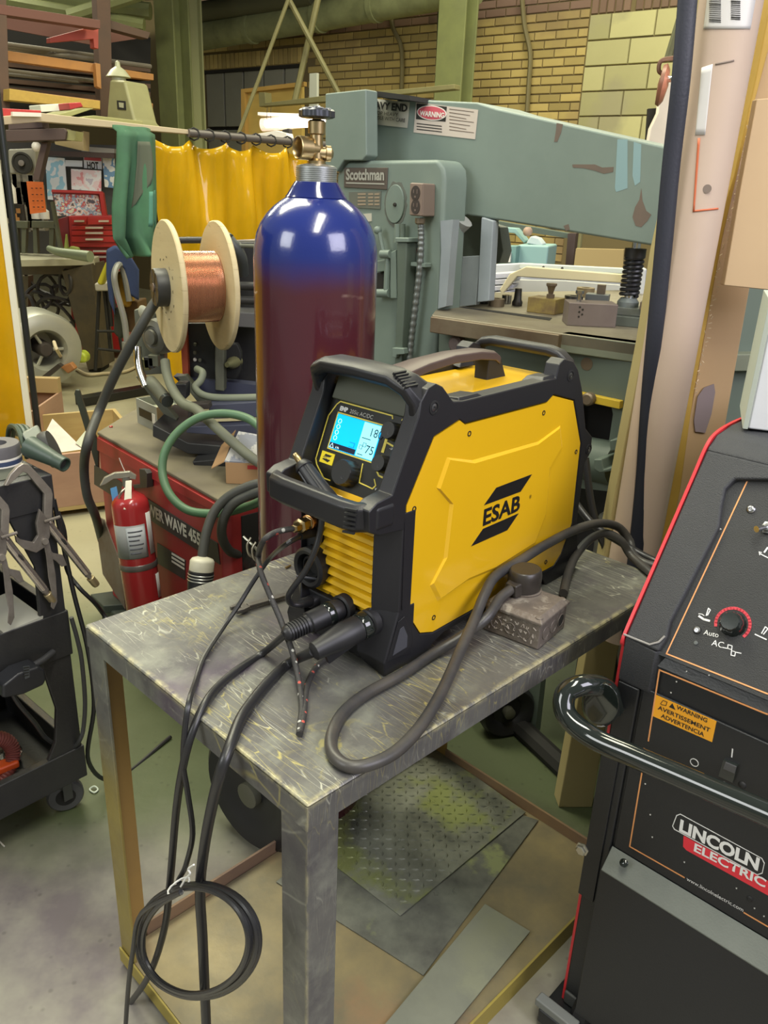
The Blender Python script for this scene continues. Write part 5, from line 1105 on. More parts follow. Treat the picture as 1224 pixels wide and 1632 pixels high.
# charger and its cable hung on the cart
c6 = lambda x, y: (x / 4.8, 980 + y / 4.8)
def kq(x, y, o=0.0): return KF.M @ kp(*c6(x, y), o)
fr = Frame(kq(150, 430, .0), 229)
th = thing('hand_drill', 'black plastic power tool hanging under the middle cart tray', 'power tool', fr)
n = KF.M.to_3x3() @ Vector((0, 1, 0))
MB().prism([kq(*p, .004) for p in ((-60, 470), (60, 380), (210, 330), (262, 350), (275, 420), (255, 470), (100, 540), (-60, 570))], n * .05).build('case', mat('tool_black', (.022, .023, .028), .4), th, fr, world=True, bev=.006)
MB().prism([kq(*p, .0545) for p in ((175, 395), (222, 388), (224, 475), (190, 490))], n * .0015).build('vent_patch', mat('vent_grey', (.08, .09, .10), .4), th, fr, world=True)
for k in range(4): MB().prism([kq(180, 402 + 20 * k, .056), kq(220, 395 + 20 * k, .056), kq(220, 402 + 20 * k, .056), kq(180, 410 + 20 * k, .056)], n * .001).build('vent_slot', M_dark, th, fr, world=True)
MB().tube([kq(262, 385, .03), kq(330, 345, .025), kq(405, 285, .006)], .0075, 12).build('bar_handle', mat('bar_grey', (.05, .05, .055), .4), th, fr, world=True)
o = wcable('tool_cable', mat('cable_grey', (.045, .046, .048), .45), [kq(20, 520, .03), kq(80, 580, .025), kq(150, 690, .02), kq(270, 830, .0), kq(350, 940, -.03), kq(470, 1010, -.03), kq(560, 1010, -.01), kq(615, 950, .012), kq(640, 850, .014), kq(650, 650, .014), kq(625, 350, .014), kq(590, 180, .014), kq(545, 20, .014)], .0050, 8, 8); tag(o, 'dark cable curving from the black power tool up the cart post', 'cable')
o = wcable('floor_cable', M_cab, [PY(55 + 37, 815, 1.75), PY(103, 850, 1.75), PY(106, 905, 1.78), PZ(125, 935, .55), PZ(150, 960, .5), PZ(164, 978, .45), PZ(180, 1000, .42)], .0055, 8, 8); tag(o, 'black cable running from behind the cart towards the table leg', 'cable')
o = wcable('floor_cable', M_cab, [KF.W(-.02, -.05, zt0), KF.W(-.03, -.03, .6), KF.W(-.035, .0, .45), KF.W(-.03, .01, .3), KF.W(-.02, -.03, .12), KF.W(-.1, -.05, .006), KF.W(-.3, -.1, .006)], .0055, 8, 8); tag(o, 'black cable hanging down along the outside of the cart post', 'cable')
# bottom tray contents
zb = zb0 + .01
o = MB().box(KF.W(.30, -.30, zb + .055), (.34, .14, .10), Matrix.Rotation(math.radians(49), 3, 'Z')).build('tool_case', mat('olive_case', (.085, .095, .05), .6), bev=.01); tag(o, 'olive green case at the back of the bottom cart tray', 'case')
rcn = KF.W(.22, -.10, zb + .066); u = (KF.M.to_3x3() @ Vector((1, .15, .0))).normalized(); v = Vector((-.15, .35, .95)).normalized()
t = MB(); P = [rcn + u * .098 * math.cos(2*PI*k/200) + v * .066 * math.sin(2*PI*k/200) for k in range(200)]
t.tube(P, lambda q: .016, 12, closed=True); 
b = t.b; b.verts.ensure_lookup_table()
for i in range(200):
    if i % 3 == 0:
        for j in range(12): vv = b.verts[i * 12 + j]; vv.co = P[i] + (vv.co - P[i]) * 1.16
tag(t.build('corrugated_hose', mat('red_hose', (.26, .07, .06), .5, col2=(.20, .06, .05), scale=8)), 'dusky red corrugated hose ring lying in the bottom cart tray', 'hose')
o = MB().box(KF.W(.20, -.11, zb + .046), (.16, .035, .02), Matrix.Rotation(math.radians(42), 3, 'Z')).build('orange_tool', mat('bright_orange', (.75, .10, .02), .4), bev=.006); tag(o, 'bright orange tool lying inside the red hose ring', 'tool')
t = MB(); t.lathe([(.0, 0), (.024, 0), (.032, .010), (.034, .026), (.030, .028), (.026, .010), (0, .006)], KF.W(.115, -.17, zb + .002), (0, 0, 1), 24); tag(t.build('metal_cup', mat('polished_steel', (.62, .60, .56), .18, 1.0)), 'polished steel cup in the bottom cart tray', 'cup')
for i, (a, b_, r, lb) in enumerate([((.03, -.05), (.16, -.13), .006, 'long steel tool at the corner of the bottom cart tray'), ((.05, -.09), (.17, -.10), .005, 'thin steel tool beside the metal cup in the cart'), ((.04, -.03), (.20, -.05), .006, 'steel rod nearest the lip of the bottom cart tray')]):
    o = MB().cyl(KF.W(*a, zb + .008), KF.W(*b_, zb + .010), r, seg=8).build('steel_tool', mat('tool_steel', (.30, .30, .29), .35, .8)); tag(o, lb, 'tool', 'steel tools in the bottom cart tray')
t = MB(); t.lathe([(0, 0), (.014, .0), (.020, .012), (.012, .026), (.0, .028)], KF.W(.12, -.035, zb), (0, 0, 1), 12); tag(t.build('steel_nut', M_jaw), 'small dark steel fitting near the lip of the bottom cart tray', 'fitting')
o = MB().tube(cr([PZ(143, 1258, .004), PZ(150, 1253, .008), PZ(156, 1258, .004), PZ(150, 1263, .004)], 5, closed=True), .0022, 6, closed=True).build('clear_scrap', mat('pale_plastic', (.6, .68, .58), .3)); tag(o, 'small pale plastic scrap on the floor beside the caster', 'scrap')
o = MB().tube(cr([PZ(-4, 1338, .002), PZ(1, 1343, .002), PZ(7, 1349, .002)]), .0018, 6).build('paper_scrap', M_wht); tag(o, 'tiny white scrap on the floor at the left edge', 'scrap')
# ================================================================== RED POWER SOURCE WITH EXTINGUISHER AND WIRE FEEDER
zt = .71
pa, pb, pdn = PZ(155, 688, zt), PZ(350, 797, zt), PZ(215, 652, zt)
QF = Frame((pa.x, pa.y, 0), -47.75)
EQ = thing('power_source', 'dusty red floor standing power source with a dark lettered band behind the table', 'welder', QF)
M_qr = mat('dull_red_enamel', (.36, .028, .030), .42, col2=(.25, .028, .028), scale=5, amt=.8, bump=.1)
M_qd = mat('dark_maroon', (.12, .035, .03), .6, col2=(.09, .05, .035), scale=7)
M_qt = mat('dusty_top', (.19, .165, .10), .75, col2=(.13, .11, .08), scale=4, amt=.9)
def qf(px, py, y=0.0): return QF.on(px, py, 1, y)
Lq = (pb - pa).length; dl = QF.L(pdn)
foot = [(0, 0), (Lq, 0), (Lq + .02, .02), (Lq + .02, .50), (.10, .56), (dl.x, dl.y)]
t = MB(); t.prism([(x, y, .10) for x, y in foot], (0, 0, zt - .112)); t.build('cabinet', M_qr, EQ, bev=.006)
t = MB(); t.prism([(x, y, zt - .012) for x, y in foot], (0, 0, .012)); t.build('top_cover', M_qt, EQ, bev=.004)
c7 = lambda x, y: (x / 2.66, 640 + y / 2.66)
def qpoly(pts, name, m, d0=-.002, th_=-.003, par=EQ, **k): t = MB(); t.prism([qf(*c7(*p), d0) for p in pts], (0, th_, 0)); return t.build(name, m, par, **k)
qpoly([(418, 150), (918, 432), (925, 470), (418, 205)], 'upper_ridge', M_qr, 0, -.006, bev=.002)
BD = qpoly([(402, 268), (925, 600), (935, 690), (402, 350)], 'dark_band', mat('band_black', (.035, .032, .03), .45), 0, -.0025)
a = qf(*c7(592, 452), -.003); b_ = qf(*c7(845, 608), -.003); text('POWER WAVE 455', .05, a, b_ - a, (0, 0, 1), mat('pale_print', (.62, .60, .52), .5), BD, 'lettering', fit=(b_ - a).length * 1.02, bold=.002)
ST = qpoly([(668, 598), (788, 672), (786, 756), (668, 684)], 'rating_plate', mat('band_black', (.035, .032, .03), .45), 0, -.0015)
for r_ in range(3): qpoly([(728, 640 + 16*r_), (782, 672 + 17*r_), (782, 680 + 17*r_), (728, 648 + 16*r_)], 'plate_line', M_wht, -.0017, -.0006, ST)
qpoly([(405, 480), (445, 500), (520, 700), (535, 880), (440, 730)], 'side_skirt', mat('rusty_skirt', (.12, .075, .045), .6, col2=(.20, .19, .16), scale=9), 0, -.004)
qpoly([(617, 280), (640, 284), (650, 300), (650, 360), (560, 362), (558, 352), (620, 345)], 'hook_bracket', mat('band_black', (.035, .032, .03), .45), -.002, -.02, bev=.001)
t = MB(); t.bb((-.02, -.04, .02), (Lq + .04, .55, .10)); t.build('undercarriage', mat('dark_green_steel', (.035, .045, .035), .6), EQ, bev=.006)
t = MB(); t.prism([(-.05, -.06, .09), (.06, -.06, .09), (.10, .02, .09), (-.02, .03, .09)], (0, 0, .03)); t.build('skirt_foot', mat('dark_green_steel', (.035, .045, .035), .6), EQ, bev=.004)
# end face towards the cylinder: recess, studs and lugs
t = MB(); t.bb((Lq + .02, .05, .30), (Lq + .024, .40, .66)); t.build('front_panel', M_dark, EQ)
for i, y in enumerate((.08, .20, .32)):
    t = MB(); t.lathe([(.03, 0), (.03, .03), (.02, .035), (.012, .06), (0, .06)], (Lq + .022, y, .52), (1, 0, 0), 16); t.build('output_stud', mat('stud_dark', (.05, .045, .04), .5, .4), EQ)
for x in (.02, Lq): 
    t = MB(); t.lathe([(.03, -.02), (.05, -.015), (.05, .015), (.03, .02)], (x, .0, .05), (0, 1, 0), 20); t.build('caster_wheel', M_rub, EQ)
t = MB(); t.lathe([(.006, 0), (.006, .004), (0, .005)], QF.L(PZ(177, 681, zt)), (0, 0, 1), 8); t.build('red_button', M_red, EQ)
# extinguisher
xa = QF.M @ qf(*c7(547, 402), -.075); xb = QF.M @ qf(*c7(612, 862), -.075); xd = (xa - xb).normalized(); xb = xb - xd * .10
fr = Frame((xb.x, xb.y, xb.z), 0)
th = thing('fire_extinguisher', 'red fire extinguisher hanging tilted on the side of the red power source', 'fire extinguisher', fr)
Lx = (xa - xb).length; XRr = .053
M_xr = mat('extinguisher_red', (.38, .028, .03), .22, coat=.4)
MB().lathe([(0, 0), (XRr * .9, 0), (XRr, .008), (XRr, Lx - .03), (XRr * .96, Lx - .014), (XRr * .8, Lx), (XRr * .45, Lx + .012), (.018, Lx + .016), (.016, Lx + .030)], xb, xd, 36).build('body', M_xr, th, fr, world=True)
MB().lathe([(XRr + .0008, Lx - .215), (XRr + .0022, Lx - .213), (XRr + .0022, Lx - .199), (XRr + .0008, Lx - .197)], xb, xd, 36).build('strap_band', mat('strap_grey', (.20, .18, .17), .4, .6), th, fr, world=True)
vu = (O - xa).normalized(); vu = (vu - xd * vu.dot(xd)).normalized(); vr = xd.cross(vu) * -1
if vr.x < 0: vr = -vr
def xlab(a0, a1, h0, h1, name, m, off=.0012, par=th):
    return MB().grid(lambda u, v: xb + xd * (h0 + (h1 - h0) * v) + (vu * math.cos(a0 + (a1 - a0) * u) + vr * math.sin(a0 + (a1 - a0) * u)) * (XRr + off), 10, 2).build(name, m, par, fr if par is th else None, world=(par is th), solid=.0006, angle=180)
LB = xlab(-1.35, .62, Lx - .175, Lx - .075, 'label', mat('label_grey', (.30, .31, .31), .45, col2=(.42, .43, .43), scale=12))
xlab(-.42, .58, Lx - .172, Lx - .080, 'label_text_panel', mat('label_pale', (.50, .53, .56), .45), .0022)
xlab(.75, 1.15, Lx - .17, Lx - .045, 'inspection_label', mat('label_white', (.62, .62, .62), .45), .0022)
xlab(.90, 1.25, Lx - .31, Lx - .235, 'small_sticker', mat('label_white', (.62, .62, .62), .45), .0022)
for i in range(6):
    xlab(-.32, .42 - .1 * (i % 3), Lx - .095 - i * .013, Lx - .091 - i * .013, 'text_line', mat('text_grey', (.12, .13, .16), .5), .0030)
vt = xa + xd * .03
t = MB(); t.tube([vt - xd * .02, vt + xd * .03], .013, 10); t.build('valve', mat('valve_grey', (.28, .27, .24), .4, .7), th, fr, world=True)
def flat(pts, w_, name, m):
    t = MB(); t.prism([vt + vr * x + xd * y - vu * w_ / 2 for x, y in pts], vu * w_); return t.build(name, m, th, fr, world=True, bev=.0015)
M_lev = mat('lever_bare', (.42, .40, .33), .4, .7)
flat([(-.075, .012), (-.06, .034), (-.03, .045), (.012, .044), (.028, .030), (.025, .018), (.0, .026), (-.035, .028), (-.06, .015)], .018, 'carry_lever', M_lev)
t = MB(); t.prism([vt + vr * x + xd * y + vu * z for x, y, z in ((-.004, .02, .012), (.014, .02, .012), (.002, -.055, .045), (-.020, -.055, .045))], vu * .006); t.build('squeeze_lever', M_lev, th, fr, world=True, bev=.001)
t = MB(); t.tube(cr([vt + vr * -.005 + vu * .02, vt - vr * .02 + vu * .03 - xd * .01, vt - vr * .028 + vu * .02 - xd * .035, vt - vr * .016 + vu * .02 - xd * .045, vt - vr * .004 + vu * .02 - xd * .02]), .0035, 8); t.build('safety_ring', mat('zinc', (.55, .53, .45), .35, .9), th, fr, world=True)
t = MB(); t.tube(cr([vt + xd * .04, vt + xd * .06 - vr * .006, vt + xd * .085 - vr * .012]), .0012, 5); t.build('seal_wire', M_wht, th, fr, world=True)
tg = [vt + vr * x - xd * y - vu * .0 for x, y in ((-.048, .0), (-.030, -.004), (-.026, .085), (-.046, .088))]; MB().prism(tg, vu * .001).build('inspection_tag', mat('tag_blue', (.12, .35, .66), .5), th, fr, world=True)
# big black cable over the power source, green hose, connector
def Qp(px, py, y): return QF.M @ qf(px, py, y)
M_hose = mat('dusty_hose', (.050, .052, .048), .55, col2=(.08, .08, .07), scale=9)
M_gh = mat('green_hose', (.075, .165, .085), .5, col2=(.10, .16, .09), scale=9)
o = wcable('feeder_cable', M_hose, [PY(262, 470, 2.42), PY(247, 483, 2.38), PY(220, 528, 2.36), PY(185, 593, 2.40), PY(158, 655, 2.44), Qp(140, 705, -.10), Qp(134, 745, -.09), Qp(139, 790, -.08), Qp(152, 822, -.05), Qp(162, 860, .02)], .0145, 8, 12); tag(o, 'thick black cable curving from the wire spool down past the red power source', 'cable')
o = wcable('water_hose', M_gh, [PY(425, 690, 2.05), PY(395, 667, 2.10), PY(357, 659, 2.12), PY(318, 665, 2.12), PY(284, 688, 2.10), PY(263, 720, 2.07), PY(259, 755, 2.04), PY(272, 790, 2.0), PY(302, 814, 1.97), PY(350, 818, 1.94), PY(392, 808, 1.9), PY(425, 795, 1.88)], .0115, 10, 12); tag(o, 'green hose looping over the top edge of the red power source', 'hose')
o = wcable('output_cable', M_hose, [PY(430, 768, 1.85), PY(398, 775, 1.86), PY(364, 792, 1.87), PY(342, 815, 1.86), PY(330, 845, 1.84), PY(324, 875, 1.82), PY(322, 892, 1.81)], .0125, 8, 12); tag(o, 'dark cable dropping to the white banded plug beside the power source', 'cable')
o = wcable('output_cable', M_hose, [PY(430, 780, 1.83), PY(400, 788, 1.85), PY(372, 803, 1.86), PY(356, 828, 1.87), PY(354, 856, 1.89), PY(366, 878, 1.93), PY(382, 884, 1.98)], .0125, 8, 12); tag(o, 'dark cable looping back into the end of the power source', 'cable')
ca, cb = PY(323, 888, 1.80), PY(318, 940, 1.78); fr = Frame(cb, 0); d = (cb - ca).normalized(); Lp = (cb - ca).length
th = thing('cable_plug', 'black plug with a white collar hanging beside the red power source', 'plug', fr)
MB().lathe([(.014, 0), (.026, .004), (.030, .010), (.030, Lp * .40), (.022, Lp * .42)], ca, d, 24).build('white_collar', mat('plug_white', (.52, .50, .40), .45), th, fr, world=True)
MB().lathe([(.022, Lp * .36), (.031, Lp * .42), (.031, Lp * .8), (.026, Lp * 1.4), (0, Lp * 1.4)], ca, d, 24).build('body', M_rub, th, fr, world=True)
for k in range(3): MB().lathe([(.0312, Lp * (.5 + .09 * k)), (.0325, Lp * (.52 + .09 * k)), (.0312, Lp * (.54 + .09 * k))], ca, d, 24).build('ring', mat('clamp_steel', (.4, .4, .38), .35, .8), th, fr, world=True)
t = MB()
for k, (x0, y0) in enumerate(((388, 855), (396, 862))): t.tube(cr([PY(x0, y0, 1.86), PY(x0 + 20, y0 + 20, 1.84), PY(x0 + 24, y0 + 34, 1.84), PY(x0 + 10, y0 + 30, 1.83), PY(x0 + 6, y0 + 14, 1.83), PY(x0 + 12, y0 + 2, 1.84)]), .0030, 8)
tag(t.build('hook_chain', mat('zinc', (.55, .53, .45), .35, .9)), 'pale wire hook hanging between the power source and the maroon cylinder', 'hook')
# wire feeder on the top
FY = 2.35; zf = zt
fb = PZ(300, 705, zf); FF = Frame((fb.x, fb.y, zf), 28.5)
EFd = thing('wire_feeder', 'black wire feeder frame with drive motor standing on the red power source', 'wire feeder', FF)
M_fd = mat('feeder_black', (.022, .022, .025), .45, col2=(.05, .05, .045), scale=7)
M_fo = mat('feeder_orange', (.45, .09, .04), .5)
M_fg = mat('feeder_dusty', (.12, .125, .085), .6, col2=(.07, .07, .06), scale=10)
def fs(name, m, pts, Y, th_=.03, yaw=0, **k): return slab(name, m, pts, Y, th_, yaw, EFd, FF, **k)
fs('base_tray', M_fd, [(243, 676), (300, 706), (420, 716), (420, 728), (300, 724), (243, 696)], 2.28, .25, 0, bev=.004)
fs('base_edge', mat('edge_blue_grey', (.06, .065, .10), .45), [(330, 645), (420, 640), (420, 665), (338, 668)], 2.32, .06, 0, bev=.003)
fs('base_edge', mat('edge_blue_grey', (.06, .065, .10), .45), [(300, 680), (420, 676), (420, 700), (296, 690)], 2.30, .05, 0, bev=.003)
fs('skid', M_fd, [(306, 736), (350, 732), (420, 735), (420, 748), (310, 744)], 2.22, .12, 0, bev=.003)
fs('side_rail', M_fg, [(216, 600), (225, 600), (282, 668), (276, 682)], 2.40, .03, 0, bev=.002)
fs('side_rail', M_fg, [(282, 600), (296, 598), (330, 640), (322, 650)], 2.46, .03, 0, bev=.002)
fs('deck', mat('feeder_blue', (.045, .05, .085), .5), [(276, 600), (420, 615), (420, 648), (330, 650)], 2.50, .05, 0)
fs('clamp_block', M_fd, [(278, 612), (297, 612), (297, 636), (280, 638)], 2.36, .05, 0, bev=.004)
fs('bracket', mat('dark_motor', (.06, .05, .045), .5, .4), [(300, 645), (332, 643), (334, 652), (308, 654), (303, 666), (298, 664)], 2.26, .04, 0, bev=.002)
fs('drive_plate', M_fg, [(213, 494), (232, 490), (250, 500), (262, 560), (262, 596), (226, 598), (218, 560)], 2.50, .04, 0, bev=.004)
fs('side_panel', M_fo, [(286, 515), (297, 515), (301, 603), (291, 603)], 2.50, .12, 0, bev=.002, label='orange red side edge')
fs('housing', M_fd, [(297, 515), (342, 515), (344, 610), (301, 603)], 2.52, .12, 0, bev=.003)
fs('upright', M_fg, [(341, 430), (357, 430), (357, 624), (343, 622)], 2.46, .05, 0, bev=.003)
fs('frame_panel', M_fd, [(354, 386), (425, 386), (425, 620), (358, 620)], 2.62, .10, 0, bev=.004)
fs('shelf_plate', mat('feeder_grey', (.11, .11, .115), .5), [(356, 497), (425, 500), (425, 524), (358, 520)], 2.50, .12, 0, bev=.003)
for y in (455, 478): MB().cyl(PY(352, y, 2.50), PY(430, y + 2, 2.50), .013, seg=10).build('cross_tube', M_fd, EFd, FF, world=True)
MB().cyl(PY(352, 391, 2.5), PY(430, 393, 2.5), .006, seg=8).build('top_edge', M_fg, EFd, FF, world=True)
MB().tube(cr([PY(262, 400, 2.6), PY(268, 386, 2.6), PY(285, 383, 2.6), PY(340, 383, 2.6), PY(370, 386, 2.6), PY(384, 396, 2.6), PY(388, 424, 2.6)]), .010, 10).build('roll_bar', M_fd, EFd, FF, world=True)
fs('connector_recess', M_blks, [(357, 560), (366, 548), (378, 548), (384, 562), (384, 592), (376, 605), (362, 604), (357, 590)], 2.5, .03, 0, bev=.004)
MB().lathe([(.018, -.02), (.018, .02), (.012, .03), (.008, .05), (0, .05)], PY(374, 577, 2.5), (-.3, -.95, 0), 14).build('gas_fitting', mat('brass_dull', (.26, .25, .13), .4, .6), EFd, FF, world=True)
mc = PY(244, 537, 2.46); ax = Vector((-.55, -.83, 0)).normalized()
MB().lathe([(.052, -.06), (.055, -.02), (.050, .0), (.034, .006), (.030, .0), (.024, .002), (.022, .014), (.012, .016), (0, .016)], mc, ax, 28).build('drive_motor', mat('motor_grey', (.17, .165, .14), .5, .4, col2=(.10, .10, .08), scale=15), EFd, FF, world=True)
MB().lathe([(.018, 0), (.02, .006), (.012, .012), (0, .012)], PY(230, 497, 2.45), ax, 16).build('pressure_knob', mat('knob_pale', (.38, .38, .30), .4), EFd, FF, world=True)
for i in range(3): MB().box(PY(232 + 7 * i, 580 - 3 * i, 2.44), (.03, .03, .035)).build('gear_block', [mat('brass_dull', (.26, .25, .13), .4, .6), M_fd, M_fg][i], EFd, FF, world=True, bev=.003)
MB().tube(cr([PY(219, 553, 2.42), PY(222, 585, 2.40), PY(232, 615, 2.38)]), .012, 10).build('chrome_pipe', mat('chrome', (.75, .75, .75), .2, 1.0), EFd, FF, world=True)
MB().cyl(PY(240, 608, 2.40), PY(264, 636, 2.30), .019, seg=14).build('feed_tube', M_fg, EFd, FF, world=True)
MB().cyl(PY(262, 633, 2.31), PY(267, 640, 2.28), .0175, seg=14).build('tube_end', mat('tube_end_dark', (.05, .06, .06), .4, .5), EFd, FF, world=True)
for i, (px, py) in enumerate(((311, 549), (311, 562), (311, 573), (319, 574))): MB().lathe([(.006, 0), (.005, .006), (0, .007)], PY(px, py, 2.51), (0, -1, 0), 10).build('switch', M_fg if i != 2 else M_wht, EFd, FF, world=True)
MB().tube(cr([PY(263, 575, 2.36), PY(266, 596, 2.33), PY(276, 622, 2.28), PY(292, 643, 2.24), PY(312, 652, 2.2), PY(330, 668, 2.16), PY(362, 697, 2.12), PY(395, 725, 2.08), PY(425, 745, 2.05)]), .014, 12).build('conduit_hose', mat('dusty_conduit', (.17, .18, .12), .6, col2=(.09, .09, .085), scale=3), EFd, FF, world=True)
MB().tube(cr([PY(314, 588, 2.48), PY(323, 594, 2.44), PY(320, 606, 2.42), PY(311, 618, 2.40), PY(325, 630, 2.38), PY(355, 634, 2.36), PY(425, 633, 2.34)]), .011, 12).build('gas_tube', mat('dusty_conduit2', (.19, .21, .15), .6), EFd, FF, world=True)
MB().tube(cr([PY(388, 424, 2.7), PY(375, 420, 2.7), PY(364, 408, 2.72), PY(352, 398, 2.75)]), .012, 10).build('rear_cable', M_fd, EFd, FF, world=True)
# spool
sp_c0 = PY(265, 458, 2.33); sax = Vector((math.cos(math.radians(28.5)), math.sin(math.radians(28.5)), 0)); 
SPF = Frame(sp_c0, 28.5)
ES = thing('wire_spool', 'wooden flanged spool of copper welding wire on the wire feeder', 'spool', SPF)
Rf = .180; Ws = .142
M_wood = mat('spool_wood', (.58, .48, .28), .6, col2=(.50, .40, .22), scale=3, amt=.7, stretch=(1, 1, 9), col3=(.38, .30, .17), s3=14, lo3=.63, hi3=.70)
ribs = []
for x0, nm in ((0, 0), (Ws, 1)):
    t = MB(); t.lathe([(.02, x0), (Rf - .003, x0), (Rf, x0 + .003), (Rf, x0 + .012), (Rf - .003, x0 + .015), (.02, x0 + .015), (.02, x0)], (0, 0, 0), (1, 0, 0), 56, up=(0, 0, 1)); t.build('flange', M_wood, ES)
cw = []
for i in range(34): x = .016 + (Ws - .018) * i / 34; w_ = (Ws - .018) / 34; cw += [(.097, x), (.0985, x + w_ * .5)]
cw.append((.097, Ws)); t = MB(); t.lathe(cw, (0, 0, 0), (1, 0, 0), 48, up=(0, 0, 1)); t.build('copper_wire', mat('copper_wire', (.60, .33, .22), .25, .8, col2=(.50, .26, .17), scale=5, stretch=(30, 1, 1)), ES, angle=60)
t = MB(); t.lathe([(.050, -.034), (.052, -.030), (.052, .001), (.046, .001)], (0, 0, 0), (1, 0, 0), 32, up=(0, 0, 1)); HB = t.build('hub', M_fd, ES)
for k in range(6):
    a = k * PI / 3; t = MB(); t.box((-.030, math.cos(a) * .026, math.sin(a) * .026), (.010, .046, .007), Matrix.Rotation(a, 3, 'X')); t.build('hub_spoke', M_fd, HB)
t = MB(); t.lathe([(.012, -.038), (.012, -.02), (0, -.02)], (0, 0, 0), (1, 0, 0), 12); t.build('axle', mat('axle_brown', (.14, .10, .08), .5), HB)
random.seed(9)
for k in range(14):
    a = .5 + k * PI / 14 * 2; r_ = .075 + .012 * (k % 2); e = MB().box((-.0006, math.cos(a) * r_, math.sin(a) * r_), (.0012, .003, .008), Matrix.Rotation(a, 3, 'X')).build('stamp_mark', mat('stamp_dark', (.16, .13, .08), .7), ES)
# gun lying on the roll bar
tg0, tg1 = PY(336, 357, 2.55), PY(365, 382, 2.50); fr = Frame(tg0, 0)
th = thing('welding_gun', 'dark grey welding gun nozzle resting on the feeder roll bar', 'welding gun', fr)
d = (tg1 - tg0).normalized(); Lg = (tg1 - tg0).length
MB().lathe([(.011, 0), (.014, .004), (.0150, Lg * .45), (.0165, Lg * .5), (.0165, Lg * .62), (.0145, Lg * .65), (.0165, Lg * .8), (.018, Lg)], tg0, d, 18).build('nozzle', mat('nozzle_grey', (.13, .15, .15), .4, .4), th, fr, world=True)
MB().tube(cr([tg1, PY(376, 396, 2.50), PY(385, 412, 2.52), PY(388, 436, 2.56)]), .017, 12).build('handle', mat('gun_handle', (.06, .065, .065), .5), th, fr, world=True)
o = drop(slab('red_case', M_redp, [(352, 398), (382, 396), (384, 424), (352, 424)], 3.1, .15, 0, bev=.006), 0); tag(o, 'red case behind the wire feeder frame', 'case')
o = drop(slab('pale_tank', mat('pale_tank', (.36, .33, .34), .35, .3), [(330, 388), (412, 384), (420, 424), (330, 424)], 3.6, .2, 0, bev=.01), 0); tag(o, 'pale metal tank behind the wire feeder', 'tank')
# boxes on the power source
bp = PZ(252, 690, zt); BF = Frame((bp.x, bp.y, zt), -47.75)
th = thing('parts_carton', 'open silver and brown parts carton at the back of the red power source', 'carton', BF)
la = BF.L(PZ(205, 676, zt)); wq = -la.x; dq = .13; hq = .085
MB().holed([(-wq, 0, hq), (0, 0, hq), (0, dq, hq), (-wq, dq, hq)], [[(-wq + .004, .004, hq), (-.004, .004, hq), (-.004, dq - .004, hq), (-wq + .004, dq - .004, hq)]], (0, 0, -hq)).build('wall', mat('carton_silver', (.30, .31, .27), .5), th)
MB().bb((-wq + .004, .004, .001), (-.004, dq - .004, .055)).build('contents', mat('carton_inside', (.36, .38, .27), .7), th)
MB().bb((-.0005, 0.0, 0), (.0020, dq, hq)).build('brown_end', mat('carton_brown', (.36, .25, .12), .7), th)
MB().bb((-wq + .02, -.0015, .030), (-.035, -.0002, .058)).build('black_label', M_ink, th); MB().bb((-.034, -.0015, .026), (-.012, -.0002, .058)).build('white_label', M_wht, th)
bp = PZ(360, 771, zt); BF = Frame((bp.x, bp.y, zt), 0)
th = thing('cardboard_box', 'small opened brown cardboard box with printed flap beside the cylinder', 'box', BF)
M_cb = mat('cardboard', (.40, .24, .12), .75, col2=(.35, .21, .10), scale=3, bump=.1)
MB().bb((0, 0, 0), (.14, .11, .062)).build('body', M_cb, th, bev=.002)
MB().prism([(-.002, .0, .062), (.14, .0, .062), (.15, .10, .100), (.02, .10, .118)], (0, 0, .003)).build('printed_flap', mat('flap_print', (.45, .44, .42), .6, col2=(.20, .21, .25), scale=16, amt=1.0, lo=.48, hi=.52), th)
MB().prism([(-.002, .0, .062), (-.045, .03, .030), (-.03, .10, .075), (.012, .10, .122)], (0, 0, .003)).build('side_flap', M_cb, th)
MB().bb((.06, -.001, .045), (.10, -.0002, .056)).build('red_mark', M_redp, th)
# ------------------------------------------------ floor behind: crates, box, lever
M_pine = mat('pine_board', (.48, .36, .15), .65, col2=(.40, .28, .11), scale=3, stretch=(1, 1, 7), amt=.8)
M_pinep = mat('pink_pine', (.44, .27, .18), .7, col2=(.36, .21, .14), scale=2.5, stretch=(1, 1, 5), amt=.9)
g0_ = PZ(92, 826, 0); g1_ = PZ(150, 818, 0)
CF = Frame((g0_.x, g0_.y, 0), math.degrees(math.atan2(g1_.y - g0_.y, g1_.x - g0_.x)))
th = thing('wooden_crate', 'open pine crate holding papers on the floor behind the cart', 'crate', CF)
zc = CF.on(120, 722, 1, 0).z; zc0 = CF.on(120, 806, 1, 0).z; wc = .78; dc = .72
M_bt = .02
for nm, lo, hi, m in (('side_board', (-.10, 0, zc0), (.43, M_bt, zc), M_pinep), ('side_board', (-.10, dc, zc0), (.43, dc + M_bt, zc), M_pine), ('end_board', (.41, M_bt, zc0), (.43, dc, zc), M_pine), ('end_board', (-.10, M_bt, zc0), (-.08, dc, zc), M_pine), ('bottom_board', (-.10, 0, zc0 - .02), (.43, dc, zc0), M_pine), ('runner', (-.08, 0.03, 0), (.0, dc, zc0 - .02), M_pine), ('runner', (.33, 0.06, 0), (.41, dc, zc0 - .02), M_dark)):
    MB().bb(lo, hi).build(nm, m, th, bev=.002)
for i, (x, z) in enumerate(((.05, zc - .07), (.22, zc0 + .06), (.15, zc0 + .1))): MB().lathe([(.008, 0), (.008, .001), (0, .001)], (x, -.0002, z), (0, -1, 0), 10).build('knot', mat('knot_brown', (.18, .10, .05), .7), th)
